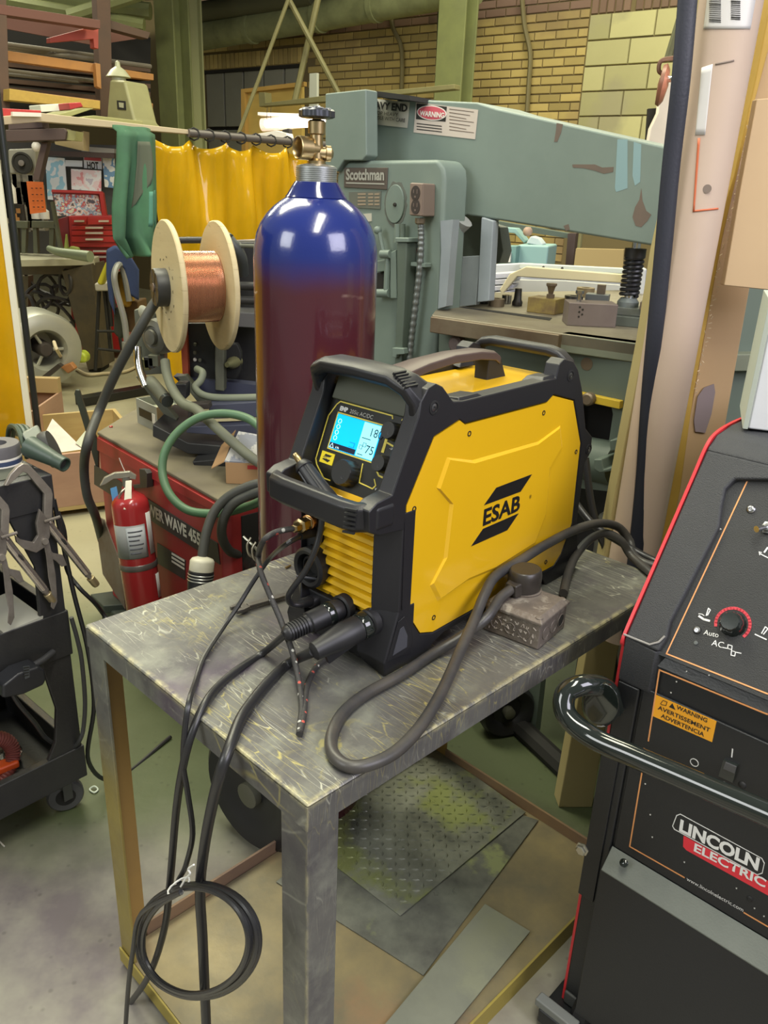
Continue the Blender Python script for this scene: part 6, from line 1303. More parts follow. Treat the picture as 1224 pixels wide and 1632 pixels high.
o = MB().prism([PY(83, 668, 3.95), PY(64, 706, 3.75), PY(90, 722, 3.62), PY(132, 716, 3.66)], (0, 0.004, 0.002)).build('paper_sheet', mat('pale_paper', (.62, .56, .50), .7, col2=(.5, .40, .38), scale=14)); tag(o, 'crumpled white paper sheet sticking out of the pine crate', 'paper')
o = MB().prism([PY(138, 684, 3.85), PY(120, 706, 3.7), PY(134, 716, 3.65), PY(150, 700, 3.75)], (0, 0.01, 0.0)).build('paper_card', mat('grey_card2', (.40, .42, .33), .7)); tag(o, 'grey green card standing in the right of the pine crate', 'card')
b0_ = PZ(-6, 760, 0); BX = Frame((b0_.x, b0_.y, 0), 3)
th = thing('packing_box', 'tan packing box with pink front behind the cart at the left edge', 'box', BX)
zb_ = BX.on(20, 655, 1, 0).z; r1 = BX.on(52, 660, 1, 0).x
MB().holed([(-.2, 0, zb_), (r1, 0, zb_), (r1, .45, zb_), (-.2, .45, zb_)], [[(-.19, .012, zb_), (r1 - .012, .012, zb_), (r1 - .012, .438, zb_), (-.19, .438, zb_)]], (0, 0, -zb_)).build('wall', M_pinep, th)
MB().bb((-.19, .4, zb_), (r1, .45, zb_ + .08)).build('back_flap', mat('tan_card', (.46, .33, .15), .7), th)
MB().bb((r1 * .35, -.002, .1), (r1 * .35 + .03, 0, zb_)).build('tape_seam', mat('tape_tan', (.50, .38, .22), .4), th)
slab('push_handle', mat('dark_olive_bar', (.07, .075, .055), .4, .5), [(118, 628), (120, 621), (126, 622), (143, 676), (157, 705), (157, 760), (143, 712), (135, 684)], 2.54, .012, 0, EQ, QF, bev=.002)
a = PZ(126, 640, .03); b_ = PZ(232, 621, .03); t = MB(); d = (b_ - a).normalized(); t.box((a + b_) / 2, ((b_ - a).length, .10, .06), Matrix.Rotation(math.atan2(d.y, d.x), 3, 'Z')); tag(t.build('steel_channel', mat('black_channel', (.012, .012, .012), .3), bev=.004), 'black steel channel lying on the floor behind the power source', 'channel')
# wheel and clutter seen through the table legs
def bigwheel(p, r, w_, ax, lab):
    f = Frame((p.x, p.y, 0), 0); e = thing('wheel', lab, 'wheel', f); c = Vector((0, 0, r))
    MB().lathe([(r * .62, -w_ * .42), (r * .90, -w_ / 2), (r, -w_ * .3), (r, w_ * .3), (r * .90, w_ / 2), (r * .62, w_ * .42), (r * .5, w_ * .25), (0, w_ * .25)], c, ax, 40).build('tyre', M_rub, e)
    MB().lathe([(r * .2, w_ * .2), (r * .2, w_ * .55), (r * .12, w_ * .6), (0, w_ * .6)], c, ax, 20).build('hub', mat('hub_olive', (.10, .10, .07), .5), e); return e
wp = TF.W(.40, .66, 0); bigwheel(wp, .155, .06, Vector((-.62, -.78, 0)), 'large black cylinder cart wheel seen under the left of the table')
wp = PZ(800, 1165, 0); bigwheel(wp, .085, .07, Vector((.3, -.95, 0)), 'black wheel in the shade under the right of the table')
o = MB().box((CX + .02, CY + .0, .018), (.36, .34, .03), Matrix.Rotation(.75, 3, 'Z')); o = o.build('cart_plate', M_dark)
tag(o, 'dark steel plate under the maroon cylinder', 'plate')
o = wcable('shade_strip', M_dark, [PZ(760, 1100, .02), PZ(830, 1160, .02), PZ(905, 1230, .02)], .03, 4, 8); tag(o, 'dark strip standing in for shade on the green floor under the table end', 'pipe')  # dark round strip put in for the shadow on the floor
# ================================================================== GREY GREEN IRONWORKER
so = PY(620, 330, 2.45); SF = Frame((so.x, so.y, 0), -40)
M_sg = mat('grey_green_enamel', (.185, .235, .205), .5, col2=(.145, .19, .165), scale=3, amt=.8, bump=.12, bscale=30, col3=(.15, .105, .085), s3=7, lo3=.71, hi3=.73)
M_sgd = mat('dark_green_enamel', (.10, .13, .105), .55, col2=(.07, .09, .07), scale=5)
M_sp = mat('pale_blue_enamel', (.33, .37, .40), .5, col2=(.25, .29, .31), scale=5, amt=.8)
M_sbr = mat('brown_worn_iron', (.16, .115, .075), .5, .4, col2=(.22, .18, .12), scale=9, amt=.8, bump=.2)
ESc = thing('ironworker', 'large grey green ironworker machine with long arm behind the maroon cylinder', 'machine', SF)
def sf(px, py, y=0.0): return SF.on(px, py, 1, y)
def sp_(name, m, pts, y, th_, par=ESc, **k): t = MB(); t.prism([sf(a, b_, y) for a, b_ in pts], (0, th_, 0)); return t.build(name, m, par, **k)
zg = sf(640, 600).z
low = lambda px, y=0.0: (sf(px, 560, y).x)
P = [sf(*q) for q in ((536, 278), (547, 256), (697, 254), (707, 268), (709, 287), (699, 493))]
P += [Vector((P[-1].x + .0, 0, .30)), Vector((P[-1].x + .0, 0, 0)), Vector((P[0].x, 0, 0))]
t = MB(); t.prism(P, (0, .11, 0)); t.build('column', M_sg, ESc, bev=.012)
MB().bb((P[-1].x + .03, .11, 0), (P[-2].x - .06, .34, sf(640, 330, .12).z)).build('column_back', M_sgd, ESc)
sp_('top_block', M_sg, [(518, 149), (583, 142), (584, 248), (577, 256), (548, 256), (536, 274), (518, 262)], -.02, .05, bev=.004)
sp_('head_box', M_sg, [(524, 156), (566, 152), (566, 246), (540, 246), (524, 256)], .031, .32, bev=.004)
AR = sp_('arm', M_sg, [(575, 166), (652, 158), (760, 163), (792, 173), (1072, 236), (1054, 394), (790, 350), (745, 343), (728, 352), (700, 356), (575, 300)], .13, .22, bev=.006)
sp_('arm_cap', M_dark, [(584, 143), (652, 152), (654, 160), (584, 152)], .05, .2)
# flaked paint patches
M_fl = mat('bare_primer', (.15, .11, .085), .6, col2=(.11, .09, .07), scale=20)
def patch(pts): sp_('paint_chip', M_fl, pts, .1294, .001, AR)
patch([(887, 196), (897, 198), (894, 212), (888, 226), (883, 226), (886, 208)]); patch([(912, 262), (930, 262), (948, 262), (960, 267), (978, 266), (977, 274), (962, 277), (948, 272), (930, 268), (913, 267)])
patch([(1012, 330), (1019, 318), (1022, 300), (1024, 320), (1030, 336), (1038, 342), (1032, 352), (1022, 362), (1013, 360), (1008, 346)]); patch([(898, 360), (906, 357), (908, 366), (902, 368)])
M_bl = mat('blue_repaint', (.22, .34, .36), .35); sp_('repaint_patch', M_bl, [(984, 222), (1000, 222), (1000, 300), (982, 306), (980, 300)], .1296, .0008, AR); sp_('repaint_patch', M_bl, [(1010, 226), (1022, 230), (1020, 290), (1012, 296), (1008, 280)], .1296, .0008, AR)
# stickers
s1 = sp_('sticker', mat('sticker_white', (.50, .48, .40), .5), [(585, 156), (653, 163), (649, 204), (586, 197)], .1285, .001, AR)
def stxt(s, q0, q1, size, m, y, par, **k):
    a = sf(*q0, y - .0012); b_ = sf(*q1, y - .0012); return text(s, size, a, b_ - a, (0, 0, 1), m, par, 'lettering', fit=(b_ - a).length, **k)
stxt('HEAVY END', (583, 171), (648, 178), .026, M_ink, .128, s1, bold=.001); stxt('TOP HEAVY', (596, 182), (634, 186), .014, M_ink, .128, s1); stxt('HANDLE WITH CARE', (588, 189), (645, 195), .014, M_ink, .128, s1)
s2 = sp_('warning_sticker', mat('sticker_cream', (.55, .48, .42), .5), [(663, 163), (762, 175), (757, 222), (659, 211)], .1285, .001, AR)
sp_('sticker_dark', M_ink, [(664, 165), (712, 170), (710, 194), (663, 190)], .1280, .0005, s2)
ov = sf(688, 180, .1276); t = MB(); a_ = (sf(712, 182, .1276) - sf(665, 178, .1276)); wv = a_.length / 2
t.prism([ov + a_.normalized() * wv * math.cos(k * PI / 14) + Vector((0, 0, 1)) * .019 * math.sin(k * PI / 14) for k in range(28)], (0, -.0006, 0)); o1 = t.build('warning_oval', M_wht, s2)
t = MB(); t.prism([ov + Vector((0, -.0007, 0)) + a_.normalized() * wv * .93 * math.cos(k * PI / 14) + Vector((0, 0, 1)) * .0165 * math.sin(k * PI / 14) for k in range(28)], (0, -.0005, 0)); t.build('warning_field', mat('sign_red', (.55, .09, .12), .5), o1)
stxt('WARNING', (669, 184), (708, 188), .018, M_wht, .1262, o1, bold=.0006)
for i in range(7): sp_('text_line', M_fl, [(716, 173 + 5.5 * i), (755 - (i % 3) * 6, 178 + 5.5 * i), (755 - (i % 3) * 6, 179 + 5.5 * i), (716, 174.4 + 5.5 * i)], .1280, .0005, s2)
for i in range(3): sp_('text_line', M_ink, [(664, 196 + 4.5 * i), (704, 200.5 + 4.5 * i), (704, 202 + 4.5 * i), (664, 197.6 + 4.5 * i)], .1280, .0005, s2)
# name plates on the column
cs = lambda x, y: (540 + x / 4.41, 230 + y / 4.41)
NP = sp_('name_plate', mat('plate_brown', (.12, .10, .085), .5, .3), [cs(*q) for q in ((36, 164), (342, 164), (335, 318), (36, 302))], -.004, .004, bev=.001)
stxt('Scotchman', cs(50, 248), cs(318, 250), .040, mat('plate_pale2', (.36, .36, .31), .5), -.0045, NP, bold=.0014)
sp_('text_line', mat('plate_pale2', (.36, .36, .31), .5), [cs(*q) for q in ((50, 266), (318, 274), (318, 284), (50, 276))], -.0052, .0008, NP)
N2_ = sp_('rating_plate', mat('plate_grey_green', (.13, .14, .115), .5), [cs(*q) for q in ((70, 336), (296, 330), (290, 455), (74, 442))], -.003, .003)
for r_ in range(4):
    for c_ in ((132, 188), (206, 240), (250, 284)): sp_('plate_field', mat('plate_field_pale', (.30, .24, .17), .5), [cs(c_[0], 344 + 24*r_), cs(c_[1], 343 + 24*r_), cs(c_[1], 356 + 24*r_), cs(c_[0], 357 + 24*r_)], -.0040, .001, N2_)
sp_('small_label', mat('sticker_white', (.50, .48, .40), .5), [cs(*q) for q in ((165, 490), (228, 484), (230, 540), (200, 545), (168, 530))], -.002, .002)
# round cover with gasket smear
c = sf(*cs(400, 420)); R = []
t = MB(); random.seed(2)
ang = [2*PI*k/40 for k in range(40)]
t.prism([c + Vector((math.cos(a) * .036 * 1.10 * (1 + random.uniform(-.05, .08)), -.001, math.sin(a) * .0600 * .98 * (1 + random.uniform(-.05, .08)))) for a in ang], (0, .001, 0)); t.build('gasket_smear', mat('smear_grey', (.12, .13, .11), .7), ESc)
t = MB(); t.prism([c + Vector((math.cos(a) * .034, -.006, math.sin(a) * .051)) for a in ang], (0, .006, 0)); cv = t.build('round_cover', M_sg, ESc, bev=.002)
t = MB(); t.lathe([(.0055, 0), (.005, .004), (0, .005)], sf(*cs(396, 424), -.006), (0, -1, 0), 10); t.build('cover_bolt', M_ink, cv)
# outlet box, flexible conduit
ob = [sf(*cs(*q), -.055) for q in ((500, 268), (592, 274), (588, 508), (496, 500))]
t = MB(); t.prism(ob, (0, .055, 0)); OB = t.build('outlet_box', mat('box_taupe', (.20, .15, .12), .55, bump=.1), ESc, bev=.004)
t = MB(); t.prism([sf(*cs(*q), -.0555) for q in ((504, 274), (588, 279), (584, 502), (500, 495))], (0, -.002, 0)); t.build('cover_plate', mat('box_taupe2', (.23, .17, .135), .5), OB, bev=.001)
for y0 in (343, 438):
    c = sf(*cs(540, y0), -.058); t = MB(); t.prism([c + Vector((math.cos(a) * .0150, 0, math.sin(a) * .0185)) for a in ang], (0, -.0015, 0)); rcp = t.build('receptacle', mat('recept_dark', (.045, .035, .03), .5), OB)
    for dx, dz, w_, h_ in ((-.006, .004, .0022, .009), (.006, .004, .0022, .011), (0, -.009, .005, .005)): MB().box(c + Vector((dx, -.0018, dz)), (w_, .001, h_)).build('slot', mat('slot_pale', (.16, .12, .10), .6), rcp)
pts = [sf(*cs(*q), -.030) for q in ((572, 515), (578, 640), (572, 840), (545, 1080), (515, 1330), (492, 1560), (470, 1800))]
cp_ = cr(pts, 30); MB().tube(cp_, lambda q: .0095 if int(q * 420) % 2 else .0082, 10).build('flexible_conduit', mat('conduit_grey', (.20, .22, .215), .4, .6), ESc)
for q in ((578, 845),): t = MB(); t.box(sf(*cs(*q), -.018), (.05, .03, .010)); t.build('conduit_strap', M_sg, ESc, bev=.001)
t = MB(); t.lathe([(.014, 0), (.014, .012), (.010, .016)], sf(*cs(572, 520), -.030), (0, 0, -1), 14); t.build('conduit_nut', M_sbr, ESc)
# long vertical guide bar and linkage
sp_('guide_bar', M_sgd, [cs(*q) for q in ((404, 690), (478, 688), (462, 1060), (440, 1500), (430, 1800), (380, 1800), (392, 1500), (408, 1060))], -.045, .045, bev=.004)
sp_('guide_edge', M_sg, [cs(*q) for q in ((360, 760), (402, 740), (408, 1085), (360, 1085))], -.03, .03, bev=.003)
MB().tube([sf(*cs(416, 560), -.02), sf(*cs(414, 690), -.02)], .010, 10).build('slide_rod', M_sg, ESc); MB().tube([sf(*cs(448, 560), -.02), sf(*cs(446, 690), -.02)], .008, 10).build('slide_rod', M_sgd, ESc)
sp_('slide_collar', M_sg, [cs(*q) for q in ((392, 655), (490, 657), (488, 690), (400, 690))], -.05, .05, bev=.003)
MB().tube([sf(*cs(283, 610), -.03), sf(*cs(312, 750), -.03)], .0055, 8).build('lever', M_sg, ESc); MB().sphere(sf(*cs(274, 604), -.03), .012, 12).build('lever_ball', M_sg, ESc)
MB().cyl(sf(*cs(300, 772), -.03), sf(*cs(365, 772), -.03), .012, seg=12).build('shaft', M_sg, ESc)
MB().cyl(sf(*cs(345, 780), -.025), sf(*cs(335, 1040), -.025), .009, seg=8).build('link_rod', M_sg, ESc); MB().cyl(sf(*cs(262, 1046), -.025), sf(*cs(355, 1046), -.025), .012, seg=12).build('link_shaft', M_sg, ESc)
sp_('link_plate', M_sg, [cs(*q) for q in ((262, 820), (330, 812), (330, 890), (262, 900))], -.02, .02, bev=.002)
sp_('lower_gap', M_dark, [cs(*q) for q in ((255, 905), (326, 895), (322, 1030), (255, 1030))], -.003, .003)
sp_('latch', M_sg, [cs(*q) for q in ((375, 1430), (455, 1435), (460, 1475), (405, 1480), (400, 1500), (375, 1495))], -.06, .02, bev=.002)
sp_('side_flange', M_sp, [(702, 352), (722, 350), (720, 372), (711, 488), (698, 492), (703, 400)], -.006, .03)
# work bay behind the column edge
sp_('bay_back', M_dark, [(700, 330), (775, 340), (775, 430), (700, 430)], .36, .02)
sp_('bay_panel', M_sp, [(716, 410), (766, 407), (758, 486), (710, 492)], .13, .02, bev=.002)
sp_('bay_post', M_sp, [(767, 346), (786, 352), (779, 480), (760, 482)], .12, .03, bev=.003)
sp_('bay_post', mat('worn_pale_post', (.30, .34, .33), .5, col2=(.2, .24, .23), scale=6), [(774, 355), (796, 362), (802, 400), (796, 420), (776, 420)], .32, .05, bev=.003)
t = MB(); t.tube(cr([sf(722, 372, .10), sf(730, 362, .10), sf(738, 350, .10)]), lambda q: .018 + .012 * q, 12); t.build('rubber_bumper', mat('pale_bumper', (.33, .34, .33), .4), ESc)
# table of the machine
tz = sf(690, 503, -.10).z
def st(px, py, z=None): return SF.L(PZ(px, py, tz if z is None else z))
M_tt = mat('worn_bench_iron', (.27, .24, .17), .5, .35, col2=(.19, .16, .12), scale=5, amt=.9, bump=.2, rvar=.1)
t = MB(); t.prism([st(*q) for q in ((688, 502), (893, 531), (1060, 553), (1075, 480), (1000, 462), (770, 466), (700, 486))], (0, 0, -.03)); t.build('bench_plate', M_tt, ESc, bev=.003)
a, b_ = st(688, 503), st(893, 532); t = MB(); t.prism([a + Vector((0, -.006, -.002)), b_ + Vector((0, -.006, -.002)), b_ + Vector((0, .03, -.002)), a + Vector((0, .03, -.002))], (0, 0, -.042)); t.build('front_bar', M_sbr, ESc, bev=.003)
a, b_ = st(893, 531), st(1060, 553); t = MB(); t.prism([a, b_, b_ + Vector((0, .04, 0)), a + Vector((0, .04, 0))], (0, 0, -.045)); t.build('front_bar', mat('bar_pale_green', (.20, .22, .16), .5, col2=(.13, .14, .10), scale=6), ESc, bev=.003)
t = MB(); t.prism([st(732, 490), st(738, 489), st(880, 507), st(876, 511)], (0, 0, .0008)); t.build('bench_slot', M_dark, ESc)
ya = (st(690, 503).y + .06)
body = [(700, 528), (1040, 566), (1034, 790), (897, 775), (893, 860), (700, 860)]
ope = [(905, 634), (965, 640), (974, 646), (977, 660), (970, 706), (900, 700)]
t = MB(); q_ = [sf(a_, b2, ya) for a_, b2 in body]; q_[4].z = .0; q_[5].z = .0
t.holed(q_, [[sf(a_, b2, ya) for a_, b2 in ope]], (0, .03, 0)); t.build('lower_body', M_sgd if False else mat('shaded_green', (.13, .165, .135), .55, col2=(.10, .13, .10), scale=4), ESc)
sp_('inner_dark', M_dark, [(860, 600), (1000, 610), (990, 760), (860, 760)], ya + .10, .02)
sp_('yellow_bar', mat('safety_yellow', (.62, .43, .03), .45, col2=(.5, .34, .04), scale=9), [(905, 622), (988, 640), (987, 652), (905, 634)], ya - .02, .02, bev=.001)
t = MB(); t.lathe([(.016, 0), (.016, .016), (.012, .02), (0, .02)], sf(941, 635, ya - .02), (0, -1, 0), 14); t.build('bolt_head', M_sbr, ESc)
t = MB(); t.lathe([(.016, 0), (.014, -.002), (0, -.002)], sf(935, 580, ya - .001), (0, -1, 0), 14); t.build('bolt_hole', M_sbr, ESc)
t = MB(); t.lathe([(.022, 0), (.022, .02), (.016, .026), (0, .026)], sf(732, 547, ya - .002), (0, -1, 0), 18); t.build('round_knob', mat('knob_mauve', (.17, .13, .125), .5), ESc)
MB().cyl(sf(925, 728, ya + .02), sf(985, 740, ya - .0), .055, seg=18).build('ram', M_sgd, ESc)
sp_('clamp_jaw', M_sgd, [(971, 702), (1000, 696), (1000, 714), (972, 720)], ya - .08, .08, bev=.003); sp_('clamp_jaw', M_sgd, [(946, 732), (959, 732), (962, 748), (985, 742), (985, 750), (956, 754), (946, 748)], ya - .10, .08, bev=.003)
t = MB(); q_ = [sf(900, 800, ya - .15), sf(1010, 800, ya - .15)]; t.bb((q_[0].x, ya + .04, .0), (q_[1].x + .2, ya + .34, sf(930, 812, ya + .04).z)); t.build('pedestal', mat('pedestal_stone', (.20, .20, .16), .8, col2=(.12, .12, .10), scale=12, bump=.4), ESc, bev=.01)
# tools standing on the bench
def place(px, py): return PZ(px, py, tz)
def turned(name, prof, px, py, lab, m, cat='tool', grp=None):
    p = place(px, py); o = MB().lathe(prof, (0, 0, 0), seg=20).build(name, m, None); o.location = p; return tag(o, lab, cat, grp)
M_ts = mat('tool_steel_dark', (.10, .095, .09), .35, .8)
turned('punch', [(0, 0), (.013, 0), (.013, .012), (.009, .016), (.007, .045), (0, .045)], 772, 484, 'small dark punch at the left end of the machine bench', M_ts, 'punch', 'punches on the bench')
turned('die_ring', [(.010, 0), (.023, 0), (.023, .022), (.010, .022), (.010, 0)], 791, 488, 'low dark round die left on the bench', M_sbr, 'die')
turned('die_ring', [(.008, 0), (.015, 0), (.015, .024), (.008, .024), (.008, 0)], 807, 483, 'bright small steel ring between two punches', mat('bright_steel', (.5, .5, .5), .25, 1.0), 'die')
turned('punch', [(0, 0), (.015, 0), (.016, .010), (.012, .018), (.010, .050), (.0, .050)], 824, 487, 'dark waisted punch left of the yellow stained block', M_ts, 'punch', 'punches on the bench')
def block(name, px, py, d, yaw, lab, m, cat='block', extra=None, z=0.0):
    p = place(px, py); f = Frame((p.x, p.y, tz + z), yaw); e = thing(name, lab, cat, f); MB().bb((0, 0, 0), d).build('body', m, e, bev=.002)
    if extra: extra(e)
    return e
def ex1(e): 
    MB().lathe([(.012, 0), (.012, .010), (.007, .012), (.012, .030), (.016, .034), (.016, .040), (0, .040)], (.055, .03, .042), seg=6).build('bolt', M_sbr, e)
block('tool_block', 839, 497, (.085, .07, .042), -34, 'yellow stained steel block with a bolt on top', mat('yellow_stained', (.33, .25, .06), .6, .2, col2=(.16, .10, .05), scale=16, amt=1.0), extra=ex1)
def ex2(e):
    MB().lathe([(.006, 0), (.006, .018), (.011, .020), (.011, .028), (0, .028)], (.030, .035, .058), seg=6).build('bright_bolt', mat('bright_steel', (.5, .5, .5), .25, 1.0), e)
    for k in range(5): MB().lathe([(.0028, 0), (.0028, .0006), (0, .0006)], (.028 + .008 * (k % 2) , -.0003, .024 + .006 * k), (0, -1, 0), 8).build('drill_hole', M_ink, e)
block('tool_block', 903, 519, (.125, .08, .058), -2, 'brown grey steel block with a bright bolt and drilled holes', mat('mauve_block', (.20, .165, .15), .5, .3, col2=(.13, .10, .09), scale=8), extra=ex2)
turned('die_ring', [(.012, 0), (.028, 0), (.028, .028), (.012, .028), (.012, 0)], 913, 486, 'dark round die behind the drilled steel block', M_ts, 'die')
turned('die_ring', [(.014, 0), (.030, 0), (.030, .030), (.014, .030), (.014, 0)], 932, 473, 'olive brown round die behind the grey block', mat('olive_brown', (.22, .17, .09), .5, .3), 'die')
def ex3(e): MB().bb((.03, .02, .034), (.055, .04, .062)).build('boss', M_sbr, e, bev=.001)
block('tool_block', 931, 486, (.07, .05, .034), -20, 'plain grey steel block with a square boss', mat('plain_grey_block', (.16, .17, .165), .5, .4), extra=ex3)
def ex4(e):
    MB().bb((.02, .02, .026), (.16, .09, .046)).build('upper_block', mat('tool_green_grey', (.16, .175, .15), .5, .3), e, bev=.002)
    MB().bb((.095, .0, .046), (.13, .05, .066)).build('clamp_lug', M_sbr, e, bev=.002)
block('die_block', 955, 517, (.20, .12, .026), -22, 'grey green base block under the spring punch', mat('tool_green_dark', (.10, .115, .095), .55, .2), 'base', extra=ex4)
pc_ = PZ(1000, 488, tz + .046); top_ = PZ(1003, 396, tz + .046)
zsp = (O + ray(1003, 402) * (pc_.y / ray(1003, 402).y)).z
f = Frame(pc_, 0); e = thing('spring_punch', 'upright punch wrapped in a thick dark coil spring under the arm', 'punch', f); hs_ = zsp - pc_.z
MB().lathe([(.028, 0), (.028, .012), (.020, .022), (.0, .022)], (0, 0, 0), seg=24).build('collar', mat('collar_grey', (.22, .25, .24), .4, .4), e)
MB().lathe([(.0115, .02), (.0115, hs_ + .03), (0, hs_ + .03)], (0, 0, 0), seg=16).build('shank', mat('bright_shank', (.55, .58, .60), .2, 1.0), e)
N_ = 9 * 20; MB().tube([(.0215 * math.cos(2*PI*i/20), .0215 * math.sin(2*PI*i/20), .026 + (hs_ - .036) * i / N_) for i in range(N_ + 1)], (.0052), 8).build('coil_spring', mat('spring_black', (.018, .018, .02), .4), e)
MB().lathe([(.027, hs_ - .012), (.027, hs_ + .010), (0, hs_ + .010)], (0, 0, 0), seg=24).build('top_cap', M_ink, e)
# things behind the machine bench
M_cream = mat('cream_sheet', (.62, .55, .34), .6); M_pw2 = mat('pale_white_panel', (.58, .60, .60), .5, col2=(.48, .48, .50), scale=6)
o = drop(slab('white_tray', M_pw2, [(768, 423), (830, 420), (1008, 430), (1008, 500), (768, 500)], 3.7, .06, -20, bev=.004), .86); tag(o, 'white painted tray panel behind the machine bench', 'tray')
o = slab('tray_flange', mat('tray_edge', (.62, .66, .58), .5), [(828, 420), (1010, 429), (1010, 437), (828, 428)], 3.6, .05, -20, bev=.002); tag(o, 'pale flange edge with rivets above the cream sheet', 'edge')
for k in range(5): e = MB().lathe([(.006, 0), (.005, .003), (0, .004)], PY(866 + 30 * k, 426 + 1.6 * k, 3.52), (0, -1, 0), 8).build('rivet', M_ink); e.parent = o
for k in range(4):
    o = slab('stacked_panel', mat('lilac_panel', (.50, .50, .56), .5), [(768, 438 + 10 * k), (826 - 4 * k, 434 + 10 * k), (824 - 4 * k, 440 + 10 * k), (768, 445 + 10 * k)], 3.3 - .02 * k, .10, -20, bev=.002); tag(o, ['topmost', 'second', 'third', 'lowest'][k] + ' pale lilac panel of the stack left of the cream sheet', 'panel', 'stacked panels behind the bench')
o = slab('cream_sheet', M_cream, [(812, 437), (838, 425), (1000, 438), (1006, 452), (900, 446), (824, 441), (800, 470), (796, 462)], 3.2, .03, -20, bev=.004); tag(o, 'cream paper sheet draped over the white tray behind the bench', 'paper')
o = drop(slab('grey_sheet_front', mat('pale_grey_inside', (.52, .52, .48), .6), [(812, 446), (900, 448), (1004, 456), (1000, 500), (810, 500)], 3.4, .03, -20), .86); tag(o, 'pale grey inner sheet under the cream paper', 'sheet')
M_teal = mat('teal_plastic', (.27, .44, .42), .5)
o = drop(slab('teal_bin', M_teal, [(824, 390), (875, 392), (871, 420), (824, 420)], 4.3, .25, -20, bev=.01), .86); tag(o, 'teal plastic bin behind the machine bench', 'bin')
o = drop(slab('trestle', M_teal, [(796, 362), (822, 364), (838, 384), (835, 388), (820, 372), (800, 370), (800, 420), (796, 420)], 4.5, .1, -20, bev=.004), .86); tag(o, 'teal frame standing left of the teal bin', 'frame')
o = drop(slab('teal_meter', mat('teal_dark', (.16, .30, .28), .5), [(797, 392), (824, 392), (820, 420), (797, 420)], 4.25, .1, -20, bev=.004), .86); tag(o, 'small teal device with a white panel beside the bin', 'device')
e = slab('white_face', M_wht, [(804, 403), (814, 403), (813, 418), (804, 418)], 4.22, .02, -20); e.parent = o
o = slab('crumpled_cloth', mat('pale_blue_cloth', (.48, .54, .55), .8, bump=.3), [(838, 388), (846, 376), (858, 380), (866, 390), (862, 393)], 4.35, .1, -20, bev=.01); tag(o, 'crumpled pale blue cloth on top of the teal bin', 'cloth')
o = MB().box((1.05, 3.95, .43), (1.9, 1.8, .86)).build('storage_bench', M_dark); tag(o, 'dark storage bench under the trays behind the ironworker', 'bench')
o = MB().sphere(PY(841, 369, 4.4), .025, 12).build('knob_ball', mat('tan_ball', (.40, .27, .20), .5)); tag(o, 'small tan ball on the teal frame', 'knob')
o = drop(slab('dark_post', mat('maroon_post', (.06, .035, .03), .6), [(905, 372), (918, 372), (914, 425), (904, 424)], 4.6, .1, -20), .86); tag(o, 'dark maroon post behind the machine bench', 'post')
o = drop(slab('cardboard_sheet', mat('tan_panel', (.40, .29, .12), .7), [(918, 396), (994, 398), (1000, 434), (914, 426)], 4.4, .05, -20), .86); tag(o, 'tan cardboard panel standing behind the machine bench', 'cardboard')
o = drop(slab('white_sheet_edge', M_pw2, [(1006, 418), (1030, 430), (1030, 500), (1004, 500)], 3.0, .04, -20, bev=.004), .86); tag(o, 'white sheet edge behind the spring punch', 'sheet')
t = MB(); t.cyl(PY(926, 372, 4.5), Vector((PY(920, 425, 4.5).x, 4.5, .86)), .012, seg=8); tag(t.build('thin_rod', M_bar), 'thin olive rod leaning beside the tan cardboard panel', 'rod')
o = slab('green_beam', M_sgd, [(790, 352), (905, 372), (905, 380), (790, 362)], 4.8, .1, -20); tag(o, 'dark green beam under the machine arm', 'beam')
# ================================================================== BOARDS, TUBE AND STRAP AT THE RIGHT
M_ol = mat('olive_card', (.40, .33, .15), .7, col2=(.34, .27, .12), scale=3, bump=.1)
M_tan = mat('tan_card2', (.50, .34, .18), .7, col2=(.45, .30, .15), scale=2.5, bump=.1, col3=(.36, .24, .15), s3=3, lo3=.62, hi3=.7)
M_yelc = mat('ochre_edge', (.46, .29, .05), .65, col2=(.38, .23, .04), scale=12, bump=.3)
o = slab('leaning_board', M_ol, [(1128, -40), (1086, 240), (1050, 400), (1027, 545), (982, 775), (940, 1010), (888, 1302), (935, 1340), (985, 1040), (1060, 700), (1110, 500), (1140, -40)], 1.68, .05, 4, bev=.003)
for v_ in o.data.vertices:
    if v_.co.z < .25: v_.co.z = 0
tag(o, 'tall olive cardboard strip standing behind the black strap', 'cardboard')
ta_, tb_ = PY(1176, -60, 1.60), PY(988, 1010, 1.66)
fr = Frame((tb_.x, tb_.y, tb_.z), 0); th = thing('cardboard_tube', 'pale cardboard tube wrapped in clear film leaning right of the black strap', 'tube', fr)
M_tp = mat('tube_card', (.56, .43, .34), .6, col2=(.50, .38, .30), scale=3, bump=.1, coat=.35)
d = (ta_ - tb_); rt = .052
MB().tube([tb_, ta_], rt, 36).build('tube_body', M_tp, th, fr, world=True)
du = d.normalized(); tv = (O - (tb_ + d * .8)).normalized(); tv = (tv - du * tv.dot(du)).normalized(); tr_ = du.cross(tv)
if tr_.x < 0: tr_ = -tr_
def tubept(px, py, off=.0006):
    # meet the ray with the tube
    dr = ray(px, py); w0 = O - tb_; a = dr - du * dr.dot(du); b2 = w0 - du * w0.dot(du); A = a.dot(a); B = 2 * a.dot(b2); C_ = b2.dot(b2) - (rt + off) ** 2; D = B * B - 4 * A * C_
    s = (-B - math.sqrt(max(D, 0))) / (2 * A); return O + dr * s
